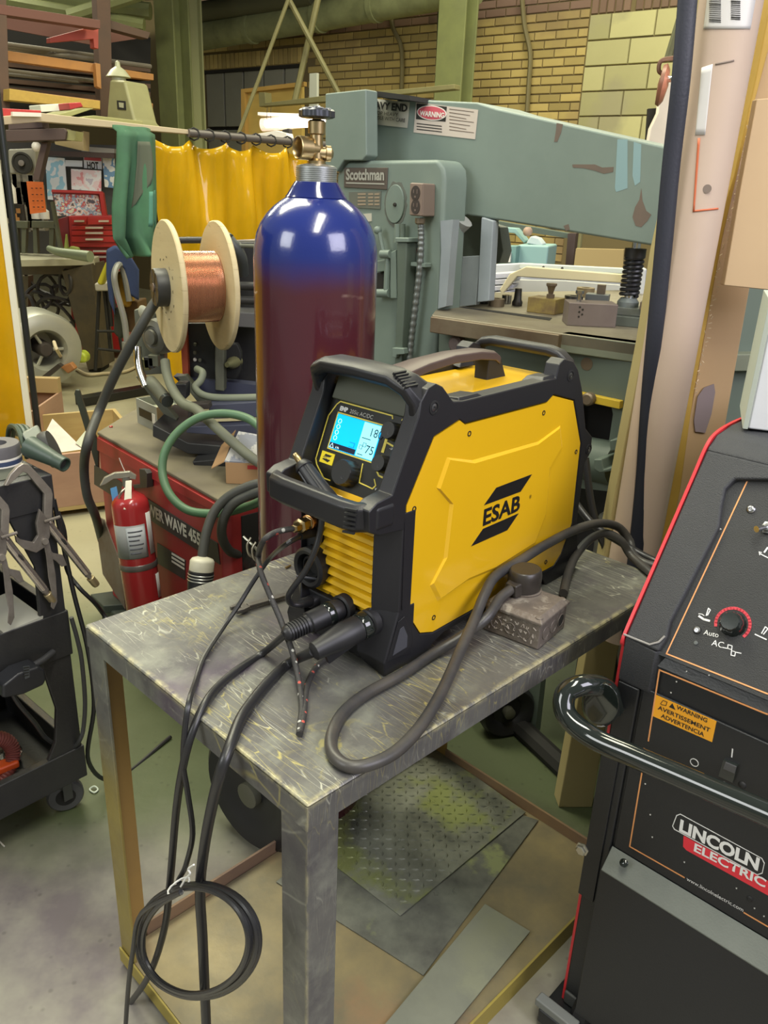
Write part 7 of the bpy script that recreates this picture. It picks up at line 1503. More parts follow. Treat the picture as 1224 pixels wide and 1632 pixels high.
def tpatch(c00, c10, c01, c11, name, m, off, par=th, nu=8, nv=10):
    def fn(u, v):
        a = (c00[0] * (1 - u) + c10[0] * u, c00[1] * (1 - u) + c10[1] * u); b = (c01[0] * (1 - u) + c11[0] * u, c01[1] * (1 - u) + c11[1] * u)
        return tubept(a[0] * (1 - v) + b[0] * v, a[1] * (1 - v) + b[1] * v, off)
    return MB().grid(fn, nu, nv).build(name, m, par, fr, world=True, solid=.0006, angle=180)
tpatch((1121, 46), (1196, 46), (1128, -10), (1206, -10), 'shipping_label', mat('label_pale2', (.66, .64, .62), .4), .0010)
random.seed(4)
for i in range(13):
    y = -5 + i * 3.2; w_ = random.choice((.8, 1.2, 1.9)); tpatch((1130, y), (1149, y + 1), (1130, y + w_), (1149, y + w_ + 1), 'barcode_bar', M_ink, .0018, nu=3, nv=1)
    if i > 1: tpatch((1165, y - 4), (1180, y - 3), (1165, y - 4 + w_), (1180, y - 3 + w_), 'barcode_bar', M_ink, .0018, nu=3, nv=1)
tpatch((1108, 215), (1124, 215), (1118, 108), (1136, 102), 'white_label', mat('label_pale2', (.66, .64, .62), .4), .0010)
M_ro = mat('tape_red_orange', (.60, .15, .06), .5)
tpatch((1104, 338), (1107, 338), (1112, 220), (1116, 220), 'orange_tape', M_ro, .0010, nu=2); tpatch((1104, 338), (1145, 334), (1104, 335), (1145, 331), 'orange_tape', M_ro, .0010, nu=8, nv=2)
c = tubept(1127, 301, .0008); MB().lathe([(.0075, 0), (.0075, .0008), (0, .0008)], c, tv, 16).build('round_spot', mat('spot_grey', (.22, .17, .14), .6), th, fr, world=True)
tpatch((1140, 104), (1170, 98), (1140, 101), (1170, 95), 'scuff_mark', mat('spot_grey', (.22, .17, .14), .6), .0008, nu=6, nv=1)
for pts in (((1072, 360), (1080, 372)), ((1078, 355), (1070, 388)), ((1074, 378), (1088, 380)), ((1086, 384), (1072, 398)), ((1090, 392), (1068, 408))):
    MB().tube([tubept(*pts[0], .001) if False else PY(*pts[0], 1.655), PY(*pts[1], 1.655)], .0010, 5).build('pen_mark', M_ink, th, fr, world=True)
fr = Frame(PY(1120, 800, 1.70), 0)
o = slab('ochre_board', M_yelc, [(1240, -60), (1205, 120), (1170, 280), (1128, 410), (1085, 600), (1052, 790), (1000, 1010), (1040, 1010), (1085, 780), (1106, 627), (1152, 380), (1196, 190), (1262, -60)], 1.72, .06, 0, bev=.003); tag(o, 'ochre edged board leaning between the cardboard tube and the tan sheet', 'board')
o = slab('tan_cardboard', M_tan, [(1262, -60), (1190, 190), (1150, 380), (1106, 627), (1040, 1000), (1110, 1000), (1157, 672), (1195, 459), (1240, 200), (1300, -60)], 1.76, .03, 0, bev=.002); tag(o, 'tan cardboard sheet with a grey smear leaning behind the black welder', 'cardboard')
e = slab('grey_smear', mat('smear_mauve', (.25, .20, .20), .7), [(1112, 632), (1122, 618), (1138, 612), (1140, 625), (1134, 660), (1124, 690), (1108, 688), (1106, 670)], 1.756, .002, 0); e.parent = o
t = MB()
ft_ = []
for k in range(60):
    f_ = k / 59; x0 = 1196 + (1106 - 1196) * f_; y0 = 190 + (627 - 190) * f_; p = PY(x0 + random.uniform(-2, 3), y0, 1.712); t.tube([p, p + Vector((random.uniform(-.006, .008), -.002, random.uniform(-.004, .006)))], .0010, 4)
tag(t.build('frayed_edge', mat('fray_cream', (.62, .50, .33), .8), kind='stuff'), 'frayed cream fibres along the edge of the tan cardboard sheet', 'fibres', kind='stuff')
o = slab('carton_panel', mat('tan_card3', (.52, .37, .21), .7, col2=(.48, .33, .18), scale=2), [(1206, 158), (1300, 150), (1300, 470), (1154, 455), (1180, 300)], 1.62, .02, 0, bev=.002); tag(o, 'plain tan carton panel at the right edge above the black welder', 'carton')
# frame of a machine behind the boards at the right edge
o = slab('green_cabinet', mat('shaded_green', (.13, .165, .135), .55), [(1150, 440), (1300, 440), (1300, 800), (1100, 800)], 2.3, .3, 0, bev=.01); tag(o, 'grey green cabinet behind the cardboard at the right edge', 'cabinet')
e = slab('cabinet_ledge', mat('bar_pale_green', (.20, .22, .16), .5), [(1172, 565), (1300, 562), (1300, 590), (1170, 592)], 2.26, .06, 0, bev=.003); e.parent = o
# black strap
sp2 = [PY(1100, -40, 1.56), PY(1096, 0, 1.56), PY(1085, 130, 1.56), PY(1070, 260, 1.57), PY(1057, 400, 1.58), PY(1043, 540, 1.59), PY(1034, 640, 1.60), PY(1026, 760, 1.60), PY(1016, 860, 1.60), PY(1005, 960, 1.60), PY(1000, 1100, 1.61)]
o = MB().tube(cr(sp2, 6), lambda q: (.0165, .006), 10, flat=(1, 0, 0)).build('black_strap', mat('strap_black', (.022, .024, .035), .5, bump=.2, bscale=200), bev=.0); tag(o, 'long flat black rubber strap hanging in front of the leaning boards', 'strap')
# ================================================================== FAR LEFT: rack, jib, curtain rail, bench and tool chest
M_rust = mat('rusty_beam', (0.10, 0.055, 0.035), 0.7, col2=(.06, .04, .03), scale=5, bump=.2)
M_orange = mat('orange_rack_beam', (0.42, 0.19, 0.045), 0.6, col2=(.32, .15, .05), scale=6, amt=.8)
M_lumber = mat('yellow_lumber', (0.46, 0.30, 0.06), 0.7, col2=(.35, .22, .05), scale=5, stretch=(1, 8, 8))
M_redp = mat('red_paint', (0.42, 0.035, 0.035), 0.45, col2=(.33, .03, .03), scale=6)
fr = Frame(PY(80, 150, 6.6), 0)
RK = thing('pallet_rack', 'tall rusty pallet rack of steel posts and orange beams in the upper left corner', 'rack', fr)
def rk(name, m, pts, Y, th=.08, yaw=YA, lab=None): return slab(name, m, pts, Y, th, yaw, RK, fr, bev=.003, label=lab)
rk('post', M_rust, [(-8, -10), (10, -10), (16, 176), (2, 176)], 5.7)
rk('post', M_rust, [(154, -5), (176, -5), (180, 190), (161, 190)], 6.7)
rk('top_beam', mat('dark_red_beam', (.13, .05, .035), .6), [(-5, 6), (160, 32), (160, 46), (-5, 22)], 5.7, .1)
rk('top_beam', M_rust, [(176, 32), (240, 52), (236, 62), (176, 46)], 6.8, .1)
rk('beam', M_orange, [(8, 80), (155, 102), (155, 116), (8, 96)], 5.9, lab='upper orange beam')
rk('beam', M_orange, [(8, 141), (160, 160), (160, 175), (8, 158)], 5.9, lab='lower orange beam')
rk('beam', M_orange, [(180, 108), (245, 118), (245, 128), (180, 120)], 6.9)
rk('beam', M_orange, [(180, 150), (244, 165), (244, 186), (180, 172)], 6.9)
rk('bracket', mat('red_beam', (.40, .07, .05), .55), [(148, 42), (157, 46), (157, 78), (150, 76), (149, 62), (80, 68), (80, 60)], 6.3, .06, lab='red bracket')
rk('bracket', M_orange, [(152, 100), (160, 102), (162, 142), (155, 138)], 6.3, .05)
for i, (a, b, y0, y1) in enumerate([(-5, 150, 68, 88), (-5, 158, 72, 92), (10, 160, 112, 130), (5, 240, 76, 106), (8, 158, 118, 134)]):
    o = MB().cyl(PY(a, y0, 6.1 + .1*i), PY(b, y1, 7.2 + .1*i), .013 + .004*(i % 2), seg=8).build('steel_bar', mat('grey_bar', (.16, .14, .11), .5))
    tag(o, ['topmost long thin bar lying in the orange rack', 'second long bar lying high in the orange rack', 'dark bar lying above the lower orange rack beam', 'longest bar running past both rack posts', 'lowest thin bar lying on the middle rack level'][i], 'bar', 'bars in the rack')
t = MB()
for i in range(6):
    y = 84 + i * 13
    pts = [(10, y+2), (240, y + 24), (240, y + 31), (10, y + 9)]
    n = Vector((-math.sin(math.radians(YA)), math.cos(math.radians(YA)), 0)); p0 = PY(10, y, 6.9)
    t.prism([PP(a, b, p0, n) for a, b in pts], n * .2)
t.build('stored_lengths', M_rust, RK, fr, world=True, kind='stuff')
slab('back_sheet', M_dark, [(5, 26), (240, 60), (240, 215), (5, 180)], 7.6, .03, YA, RK, fr)
slab('shelf_floor', mat('dark_red_beam', (.13, .05, .035), .6), [(-5, 20), (160, 44), (230, 60), (150, 72), (0, 44)], 6.6, .02, YA, RK, fr)
# roof truss chords
for i, (a, b, Y, r, lab) in enumerate([((-5, -2), (230, 40), 8.0, .05, 'roof truss chord behind the rusty rack'), ((40, -5), (240, 18), 8.3, .07, 'thick roof truss chord left of the green column'), ((110, 26), (235, -14), 7.9, .055, 'rising roof truss chord above the rusty rack')]):
    o = MB().cyl(PY(*a, Y), PY(*b, Y), r, seg=8).build('trim_%d' % (4 + i), M_gsteel); struct(o)
o = MB().box(PY(150, -60, 9.4), (5.5, 3.0, .05), Matrix.Rotation(math.radians(-20), 3, 'Z')).build('roof_deck', mat('dark_green_deck', (.035, .035, .02), .8)); struct(o); o.name = 'trim_8'
# lumber and boards on top of the rail
o = slab('lumber_board', M_lumber, [(15, 141), (90, 152), (160, 161), (160, 174), (15, 160)], 5.6, .1, YA, bev=.004); tag(o, 'yellow lumber board on the lower orange rack beam', 'board')
o = slab('red_white_barrier', M_redp, [(-6, 172), (66, 176), (66, 188), (-6, 187)], 4.3, .1, YA, bev=.004); tag(o, 'red and white barrier board lying left on the rail end', 'barrier')
p = slab('white_band', M_wht, [(20, 178), (66, 180), (66, 186), (20, 185)], 4.28, .02, YA); p.parent = o
o = slab('red_white_barrier', mat('barrier_white', (.66, .68, .58), .6), [(64, 167), (118, 164), (130, 170), (112, 176), (66, 179)], 4.9, .15, YA, bev=.004); tag(o, 'pale barrier board with a red end on top of the rail', 'barrier')
p = slab('red_end', M_redp, [(110, 164), (129, 163), (133, 170), (112, 175)], 4.88, .16, YA, bev=.004); p.parent = o
o = slab('green_board', mat('olive_board', (.30, .29, .12), .7), [(75, 187), (132, 172), (150, 173), (100, 190)], 5.2, .3, YA, bev=.004); tag(o, 'olive green board tilted on the rail behind the barrier boards', 'board')
o = slab('green_board', mat('olive_board', (.30, .29, .12), .7), [(118, 189), (150, 184), (228, 193), (228, 201), (150, 194)], 5.2, .3, YA, bev=.004); tag(o, 'olive green board lying flat on the rail beside the jacket', 'board')
# conical grey vent standing behind the rail
M_olgrey = mat('olive_grey_enamel', (.30, .29, .14), .5, col2=(.23, .22, .11), scale=7)
fr = Frame(PY(195, 200, 6.3), 0)
th = thing('press_head', 'olive grey tapered machine head with a pointed knob behind the rail', 'machine', fr)
slab('housing', M_olgrey, [(174, 126), (198, 128), (214, 192), (228, 204), (168, 204)], 6.3, .22, -30, th, fr, bev=.02)
MB().lathe([(.055, -.05), (.05, 0), (.085, .005), (.05, .05), (.02, .07), (.015, .1), (0, .11)], PY(183, 122, 6.3) + Vector((0, .08, 0)), seg=20).build('knob', mat('pale_cap', (.42, .42, .28), .4), th, fr, world=True)
slab('nameplate', M_dark, [(186, 160), (199, 161), (200, 175), (187, 174)], 6.26, .02, -30, th, fr)
slab('nameplate_face', mat('plate_pale', (.42, .42, .28), .4), [(189, 163), (197, 164), (197, 172), (190, 171)], 6.25, .02, -30, th, fr)
# curtain rail along the shop's axis
RA = PY(300, 212, 5.0); ra = Vector((math.cos(math.radians(YA)), math.sin(math.radians(YA)), 0)); rn = Vector((-ra.y, ra.x, 0))
def RP(px, py, off=0.0): return PP(px, py, RA + rn * off, rn)
fr = Frame(RA, YA)
th = thing('curtain_rail', 'long rail carrying the yellow welding curtain across the shop', 'rail', fr)
a = RP(-6, 178); b = RP(303, 210); t = MB(); t.prism([RP(-6, 186), RP(66, 180), RP(303, 207), RP(303, 214), RP(66, 194), RP(-6, 200)], rn * .06)
t.build('wooden_rail', mat('pale_wood_rail', (.50, .41, .28), .6, col2=(.42, .34, .22), scale=4, stretch=(1, 1, 8)), th, fr, world=True, bev=.003)
MB().cyl(RP(300, 212), RP(520, 231), .022, seg=10).build('pipe_rail', mat('dark_grey_pipe', (.09, .075, .07), .5), th, fr, world=True)
for px in (309, 333, 359, 384, 408, 432, 458, 480):
    q = RP(px, 213 + (px - 300) * .086); MB().tube([q + Vector((.032*math.cos(k*PI/4), 0, .032*math.sin(k*PI/4))) for k in range(8)], .005, 6, closed=True).build('ring', M_dark, th, fr, world=True)
# welding curtains
def curtain_mat(name, c):
    m = mat(name, c, .16, col2=tuple(v * .62 for v in c), scale=1.6, amt=.55, bump=.25, bscale=6, coat=.4)
    b = m.node_tree.nodes['Principled BSDF']; b.inputs['Transmission Weight'].default_value = .35; b.inputs['IOR'].default_value = 1.15; return m
M_cur = curtain_mat('amber_vinyl', (0.78, 0.46, 0.012))
def curtain(name, P0, P1, ztop, zbot, label, folds, amp, topwave=0.0):
    P0, P1 = Vector(P0), Vector(P1); d = P1 - P0; n = Vector((-d.y, d.x, 0)).normalized()
    def fn(u, v):
        z = zbot + (ztop(u) - zbot) * v
        a = amp * (math.sin(u * folds * 2 * PI) + .5 * math.sin(u * folds * 4.7 * PI + 1.3)) * (.35 + .65 * v)
        sag = topwave * abs(math.sin(u * folds * PI)) * (v ** 6)
        p = P0 + d * u + n * (a + .02 * math.sin(v * 9 + u * 20)); p.z = z - sag; return p
    o = MB().grid(fn, 120, 30).build(name, M_cur, solid=.002, angle=180); return o
q0, q1 = RP(245, 219, .0), RP(500, 238, .0)
o = curtain('welding_curtain', (q0.x, q0.y, 0), (q1.x, q1.y, 0), lambda u: q0.z + (q1.z - q0.z) * u, .28, '', 5, .016, .04)
tag(o, 'translucent amber yellow welding curtain hanging from the rail behind the blue topped cylinder', 'curtain')
LP0 = PY(46, 700, 3.9); LPD = Vector((-1.5, -1.1, 0)); LQ = PY(-2, 235, 3.9)
fr = Frame((LP0.x, LP0.y, 0), 0)
o = MB().grid(lambda u, v: Vector((LP0.x, LP0.y, 0)) + LPD * u * (1.0) + Vector((.03 * math.sin(u * 30) * .7, .04 * math.sin(u * 30), .10 + v * (1.85)) ), 60, 10).build('welding_curtain', M_cur, solid=.003, angle=180)
tag(o, 'amber yellow welding curtain at the left edge beside the black post', 'curtain')
p = MB().box(Vector((LP0.x + .012, LP0.y + .0, .10 + 1.85/2)), (.03, .012, 1.85)).build('hem', mat('white_hem', (.72, .70, .58), .5)); p.parent = o
t = MB(); pb = PY(57, 655, 3.95)
t.cyl((pb.x, pb.y, 0.0), (pb.x, pb.y, 2.0), .016, seg=10); t.lathe([(.09, 0), (.09, .01), (.02, .02)], (pb.x, pb.y, 0))
tag(t.build('curtain_post', mat('black_post', (.015, .018, .02), .4)), 'thin black steel post at the left welding curtain', 'post')
# jacket over the rail
M_jk = mat('green_jacket', (0.05, 0.145, 0.075), 0.85, col2=(.04, .095, .06), scale=3, amt=.8, bump=.4, bscale=25)
jc = RP(215, 205, -.06); jd = ra
JP = {0: [(188, 199), (247, 205)], 1: [(186, 260), (250, 262)], 2: [(178, 330), (251, 322)], 3: [(176, 380), (250, 372)], 4: [(196, 410), (248, 402)]}
def jk(u, v):
    k = min(int(v * 4), 3); f = v * 4 - k; a0, a1 = JP[k]; b0, b1 = JP[k + 1]
    l = (a0[0] * (1 - f) + b0[0] * f, a0[1] * (1 - f) + b0[1] * f); r = (a1[0] * (1 - f) + b1[0] * f, a1[1] * (1 - f) + b1[1] * f)
    p = RP(l[0] * (1 - u) + r[0] * u, l[1] * (1 - u) + r[1] * u, -.08)
    dpt = .05 * math.sin(u * 11 + v * 1.5) * (.3 + v) + .03 * math.sin(u * 23 - v * 3) * v + .05 * math.sin(u * PI)
    if v < .05: dpt -= .05
    return p - rn * (dpt - .0)
fr = Frame(jc, YA)
th = thing('work_jacket', 'faded green cloth work jacket draped over the rail beside the yellow curtain', 'jacket', fr)
MB().grid(jk, 40, 40).build('body', M_jk, th, fr, world=True, solid=.02, angle=180)
def jk2(pu, pv, off): return jk(pu, pv) - rn * off
MB().grid(lambda u, v: jk2(.42 + .18 * math.sin(v * PI) * u + .22 * (1 - v) * u - .05 * v, .10 + .42 * v, .016), 8, 14).build('dark_lining', mat('jacket_lining', (.075, .085, .06), .85), th, fr, world=True, solid=.004, angle=180)
MB().grid(lambda u, v: jk2(.58 + .38 * u, .42 + .25 * v, .014), 8, 8).build('teal_patch', mat('jacket_teal', (.07, .20, .15), .85, bump=.3), th, fr, world=True, solid=.003, angle=180)
# second jacket (blue) on a chair below
M_blue = mat('blue_denim', (.035, .06, .17), .85, col2=(.02, .035, .1), scale=6, bump=.3)
fr = Frame(PY(205, 470, 5.2), 0)
th = thing('hand_truck', 'grey tube hand truck with a blue cloth over its handle', 'hand truck', fr)
MB().tube(cr([PY(203, 555, 5.2), PY(198, 510, 5.2), PY(186, 465, 5.2), PY(182, 440, 5.2), PY(187, 424, 5.25), PY(194, 424, 5.3), PY(200, 445, 5.3), PY(206, 480, 5.3)]), .02, 8).build('tube_frame', mat('grey_tube', (.30, .31, .30), .4, .3), th, fr, world=True)
MB().cyl(PY(203, 545, 5.2), PY(204, 566, 5.2), .035, seg=10).build('foot_cap', mat('grey_tube', (.30, .31, .30), .4, .3), th, fr, world=True)
slab('tank', mat('brass_yellow', (.36, .22, .03), .4), [(184, 432), (196, 430), (206, 470), (206, 492), (188, 488)], 5.35, .14, 0, th, fr, bev=.03)
slab('plate', mat('brown_plate', (.12, .07, .03), .6), [(191, 482), (220, 480), (222, 528), (203, 530)], 5.4, .2, 0, th, fr, bev=.01)
slab('cushion', mat('dark_cloth', (.03, .035, .025), .8), [(180, 490), (196, 500), (200, 530), (192, 543), (180, 532)], 5.3, .1, 0, th, fr, bev=.02)
o = slab('blue_cloth', M_blue, [(170, 400), (184, 392), (206, 404), (222, 430), (222, 480), (206, 470), (198, 430), (188, 420), (180, 450), (184, 505), (174, 480), (170, 440)], 5.25, .12, 20, bev=.03, seg=3); tag(o, 'dark blue cloth hanging over the hand truck below the green jacket', 'cloth')
o = slab('yellow_tube', mat('lime_yellow', (.5, .45, .03), .5), [(153, 452), (168, 416), (174, 422), (162, 456)], 5.4, .08, 0, bev=.02); tag(o, 'yellow tube leaning left of the blue cloth', 'tube')
fr = Frame(PY(180, 592, 5.9), 0); Y = 5.9
th = thing('stool', 'dark steel stool with a grey seat behind the steel welding table', 'stool', fr)
slab('seat', mat('grey_seat', (.42, .40, .34), .5), [(150, 452), (176, 450), (184, 456), (180, 464), (152, 464)], Y, .3, 10, th, fr, bev=.01)
for a, b in (((158, 464), (152, 590)), ((178, 464), (196, 565)), ((166, 462), (176, 556)), ((172, 460), (178, 520))):
    MB().cyl(PY(*a, Y + .1), PY(*b, Y + .1), .014, seg=8).build('leg', M_dark, th, fr, world=True)
MB().cyl(PY(154, 528, Y), PY(190, 528, Y + .1), .01, seg=8).build('rung', M_dark, th, fr, world=True)
MB().cyl(PY(156, 556, Y), PY(194, 560, Y + .1), .01, seg=8).build('rung', M_dark, th, fr, world=True)
# welding table
M_wt = mat('worn_brown_steel', (.13, .10, .055), .5, .3, col2=(.07, .06, .045), scale=4, amt=.9, bump=.2)
p = PZ(148, 592, 0); zt = PY(148, 412, p.y).z
fr = Frame((p.x, p.y, 0), 0)
th = thing('welding_table', 'heavy brown steel welding table behind the black curtain post', 'table', fr)
top = [PZ(30, 414, zt), PZ(150, 412, zt), PZ(158, 408, zt), PZ(30, 403, zt)]
MB().prism(top, (0, 0, -.05)).build('top', mat('worn_top_steel', (.42, .40, .29), .5, .2, col2=(.3, .28, .2), scale=3), th, fr, world=True, bev=.004)
slab('apron', M_wt, [(34, 416), (148, 414), (148, 436), (34, 438)], p.y, .04, 0, th, fr)
slab('leg', M_wt, [(98, 432), (146, 420), (164, 586), (140, 590)], p.y - .05, .3, 0, th, fr, bev=.005)
slab('foot', M_dark, [(141, 582), (163, 578), (160, 596), (142, 598)], p.y - .02, .2, 0, th, fr)
slab('leg', M_wt, [(30, 440), (45, 440), (45, 520), (30, 520)], p.y + .3, .1, 0, th, fr)
# dark clutter under the table: cable heap, box
t = MB(); random.seed(3)
for i in range(9):
    c = PY(random.uniform(45, 112), random.uniform(445, 500), 6.6 + random.uniform(-.1, .3)); r = random.uniform(.06, .15)
    ax = Vector((random.uniform(-1, 1), 1, random.uniform(-1, 1))).normalized(); u = ax.orthogonal(); v = ax.cross(u)
    t.tube([c + (u * math.cos(k*PI/8) + v * math.sin(k*PI/8)) * r for k in range(16)], .014, 6, closed=True)
tag(t.build('cable_heap', mat('dusty_black', (.04, .035, .035), .6), kind='stuff'), 'dark tangle of cables under the steel welding table', 'cables', kind='stuff')
fr = Frame(PY(80, 560, 5.8), 0)
th = thing('drum_fan', 'round grey drum fan lying on the floor by the welding table', 'fan', fr)
M_alu = mat('dull_aluminium', (.42, .42, .35), .4, .5, col2=(.3, .3, .26), scale=4)
c = PY(74, 558, 5.75); ax = Vector((.62, -.78, 0))
MB().lathe([(.22, -.42), (.25, -.40), (.265, -.3), (.265, -.05), (.25, 0), (.2, .02), (.145, .02), (.125, -.01), (.12, -.08), (.11, -.25), (0, -.25)], c, ax, 36).build('housing', M_alu, th, fr, world=True)
MB().lathe([(.055, -.24), (.055, -.02), (.04, .0), (0, .0)], c, ax, 20).build('motor_hub', mat('dark_motor', (.06, .05, .045), .5, .4), th, fr, world=True)
u = Vector((0, 0, 1)); v = ax.cross(u)
for k in range(3):
    d = u * math.cos(k * 2.09 + .5) + v * math.sin(k * 2.09 + .5); MB().cyl(c - ax * .03 + d * .04, c - ax * .02 + d * .125, .012, seg=6).build('spoke', M_alu, th, fr, world=True)
slab('foot', mat('dark_motor', (.06, .05, .045), .5, .4), [(60, 605), (92, 580), (98, 584), (66, 610)], 5.6, .05, 0, th, fr)
o = wcable('extension_cord', mat('pale_cord', (.62, .52, .34), .6), [PY(86, 545, 5.5), PY(92, 560, 5.4), PZ(105, 578, .02), PZ(125, 590, .02), PZ(142, 597, .02), PZ(165, 595, .02), PZ(185, 594, .02), PZ(205, 590, .02), PZ(222, 580, .02), PZ(240, 560, .02)], .012)
tag(o, 'pale extension cord running over the floor from the drum fan', 'cord')
o = slab('green_container', mat('lime_plastic', (.42, .50, .05), .4), [(118, 562), (130, 560), (138, 568), (137, 579), (118, 579)], 5.9, .1, 0, bev=.02); tag(o, 'lime green container on the floor beside the table leg', 'container')
o = slab('orange_scrap', mat('scrap_orange', (.35, .15, .05), .6), [(95, 585), (112, 578), (120, 588), (108, 596)], 5.75, .06, 0, bev=.01); tag(o, 'orange brown scrap piece on the floor before the drum fan', 'scrap')
fl = PZ(70, 622, 0); MB_ = MB().cyl(PZ(66, 604, .03), PZ(100, 590, .06), .012, seg=8).build('steel_rod', M_dark); tag(MB_, 'short dark rod on the floor under the drum fan', 'rod')
# items on the welding table
def rest(px, py, Y): return PY(px, py, Y)
o = MB().tube(cr([PY(78, 396, 6.4), PY(96, 402, 6.3), PY(144, 409, 6.2)]), lambda t: .022 + .02 * t, 12).build('grinder_tube', mat('pale_green_tube', (.26, .30, .20), .45, .2)); tag(o, 'long pale green metal tube lying on the welding table', 'tube')
M_vice = mat('dull_green_iron', (.13, .14, .09), .6, .2, col2=(.09, .09, .07), scale=6)
fr = Frame(PY(60, 404, 6.6), 0)
th = thing('steel_frame_stack', 'dark green steel trestle frames standing on the welding table', 'frame', fr)
for (x0, x1) in ((20, 44), (50, 88)):
    slab('cross_bar', M_vice, [(x0, 352), (x1, 353), (x1, 364), (x0, 363)], 6.6, .05, 0, th, fr, bev=.003)
    slab('upright', M_vice, [(x0 + 2, 363), (x0 + 8, 363), (x0 + 10, 404), (x0 + 3, 404)], 6.62, .05, 0, th, fr, bev=.003)
    slab('upright', M_vice, [(x1 - 10, 363), (x1 - 2, 363), (x1 - 4, 404), (x1 - 10, 404)], 6.62, .05, 0, th, fr, bev=.003)
slab('leg', M_vice, [(80, 322), (84, 321), (98, 396), (93, 398)], 6.6, .04, 0, th, fr)
o = slab('black_sign', mat('black_sign', (.03, .025, .02), .5), [(12, 325), (36, 326), (40, 352), (16, 352)], 6.9, .03, 0); tag(o, 'black sign with small orange marks behind the trestle frames', 'sign')
for k, (px, py) in enumerate([(24, 344), (28, 350), (29, 336)]):
    q = PY(px, py, 6.86); e = MB().box(q, (.03, .01, .035)).build('orange_mark', M_orange); e.parent = o
for i, (px, lab) in enumerate([(20, 'white spray bottle left of the orange tag'), (58, 'left of two small white bottles below the orange tag'), (72, 'right of two small white bottles below the orange tag')]):
    y = (294 if i == 0 else 336); q = PY(px, y + (30 if i == 0 else 13), 6.8); hh = .17 if i == 0 else .09
    fr = Frame(q, 0); th = thing('bottle', lab, 'bottle', fr, 'bottles on the back bench')
    MB().lathe([(.0, 0), (.035, .0), (.036, hh * .65), (.02, hh * .8), (.014, hh * .9), (0, hh * .9)], (0, 0, 0), seg=14).build('body', M_wht, th)
    MB().lathe([(.016, hh * .88), (.016, hh), (0, hh)], (0, 0, 0), seg=10).build('cap', mat('grey_cap', (.35, .35, .33), .5), th)
# tool wall and bench
M_tw = mat('dark_tool_board', (.055, .052, .05), .7)
Yw = 8.2
fr = Frame(PY(110, 300, Yw), 0); 
o = slab('tool_board', M_tw, [(-5, 225), (200, 232), (200, 420), (-5, 420)], Yw, .06, 0); tag(o, 'dark grey pin board covered with posters behind the red tool chest', 'board')
M_pw = mat('poster_white', (.70, .74, .80), .5)
def poster(nm, pts, Y, m, lab, cat='poster'):
    o = slab(nm, m, pts, Y, .012, 0); return tag(o, lab, cat)
def stripes(m_name, cols, scale):
    if m_name in MATS: return MATS[m_name]
    m = mat(m_name, cols[0], .5); nt = m.node_tree; N = nt.nodes; L = nt.links
    tc = N.new('ShaderNodeTexCoord'); n = N.new('ShaderNodeTexNoise'); n.inputs['Scale'].default_value = scale; n.inputs['Detail'].default_value = 2; L.new(tc.outputs['Object'], n.inputs['Vector'])
    r = N.new('ShaderNodeValToRGB'); r.color_ramp.interpolation = 'CONSTANT'; L.new(n.outputs[0], r.inputs[0])
    el = r.color_ramp.elements; k = len(cols)
    while len(el) < k: el.new(.5)
    for i, c in enumerate(cols): el[i].position = 0 if i == 0 else .36 + .28 * (i - 1) / max(k - 2, 1); el[i].color = (*c, 1)
    L.new(r.outputs[0], N['Principled BSDF'].inputs['Base Color']); return m
poster('poster', [(72, 250), (103, 252), (108, 320), (76, 318)], 8.1, stripes('poster_blue', [(.62, .74, .85), (.78, .82, .88), (.35, .62, .80), (.82, .84, .90)], 9), 'pale blue poster at the left of the pin board')
poster('poster', [(104, 255), (131, 256), (131, 266), (104, 265)], 8.08, M_pw, 'small blank white card above the framed pink picture')
poster('poster', [(110, 266), (163, 270), (163, 307), (111, 304)], 8.06, M_dark, 'black framed pink picture in the middle of the pin board', 'picture')
e = slab('print', stripes('poster_pink', [(.72, .30, .33), (.80, .62, .66), (.80, .78, .82), (.55, .50, .60)], 14), [(113, 269), (161, 272), (161, 305), (114, 302)], 8.04, .01, 0); e.parent = bpy.data.objects['poster.002']
hot = poster('warning_sign', [(133, 248), (162, 250), (162, 272), (134, 270)], 8.09, M_pw, 'white sign reading HOT with a red top band', 'sign')
e = slab('red_band', mat('sign_red', (.55, .09, .12), .5), [(134, 249), (161, 251), (161, 257), (134, 255)], 8.06, .01, 0); e.parent = hot
text('HOT', .085, PY(139, 269, 8.03), (1, 0, 0), (0, 0, 1), M_dark, hot, 'lettering', bold=.003, fit=.105)
poster('poster', [(163, 250), (182, 252), (184, 300), (167, 298)], 8.07, stripes('poster_jeans', [(.66, .66, .60), (.72, .72, .68), (.15, .28, .45), (.70, .70, .64)], 10), 'pale poster with a small figure right of the HOT sign')
o = slab('orange_tag', mat('orange_card', (.72, .16, .03), .6), [(42, 289), (68, 290), (73, 338), (48, 341)], 6.3, .01, 0); tag(o, 'bright orange perforated card hanging from the rusty jib arm', 'card')
for r_ in range(4):
    for c_ in range(3):
        q = PY(51 + c_ * 7 + r_, 300 + r_ * 10, 6.28); e = MB().box(q, (.012, .006, .006)).build('slot', M_dark); e.parent = o
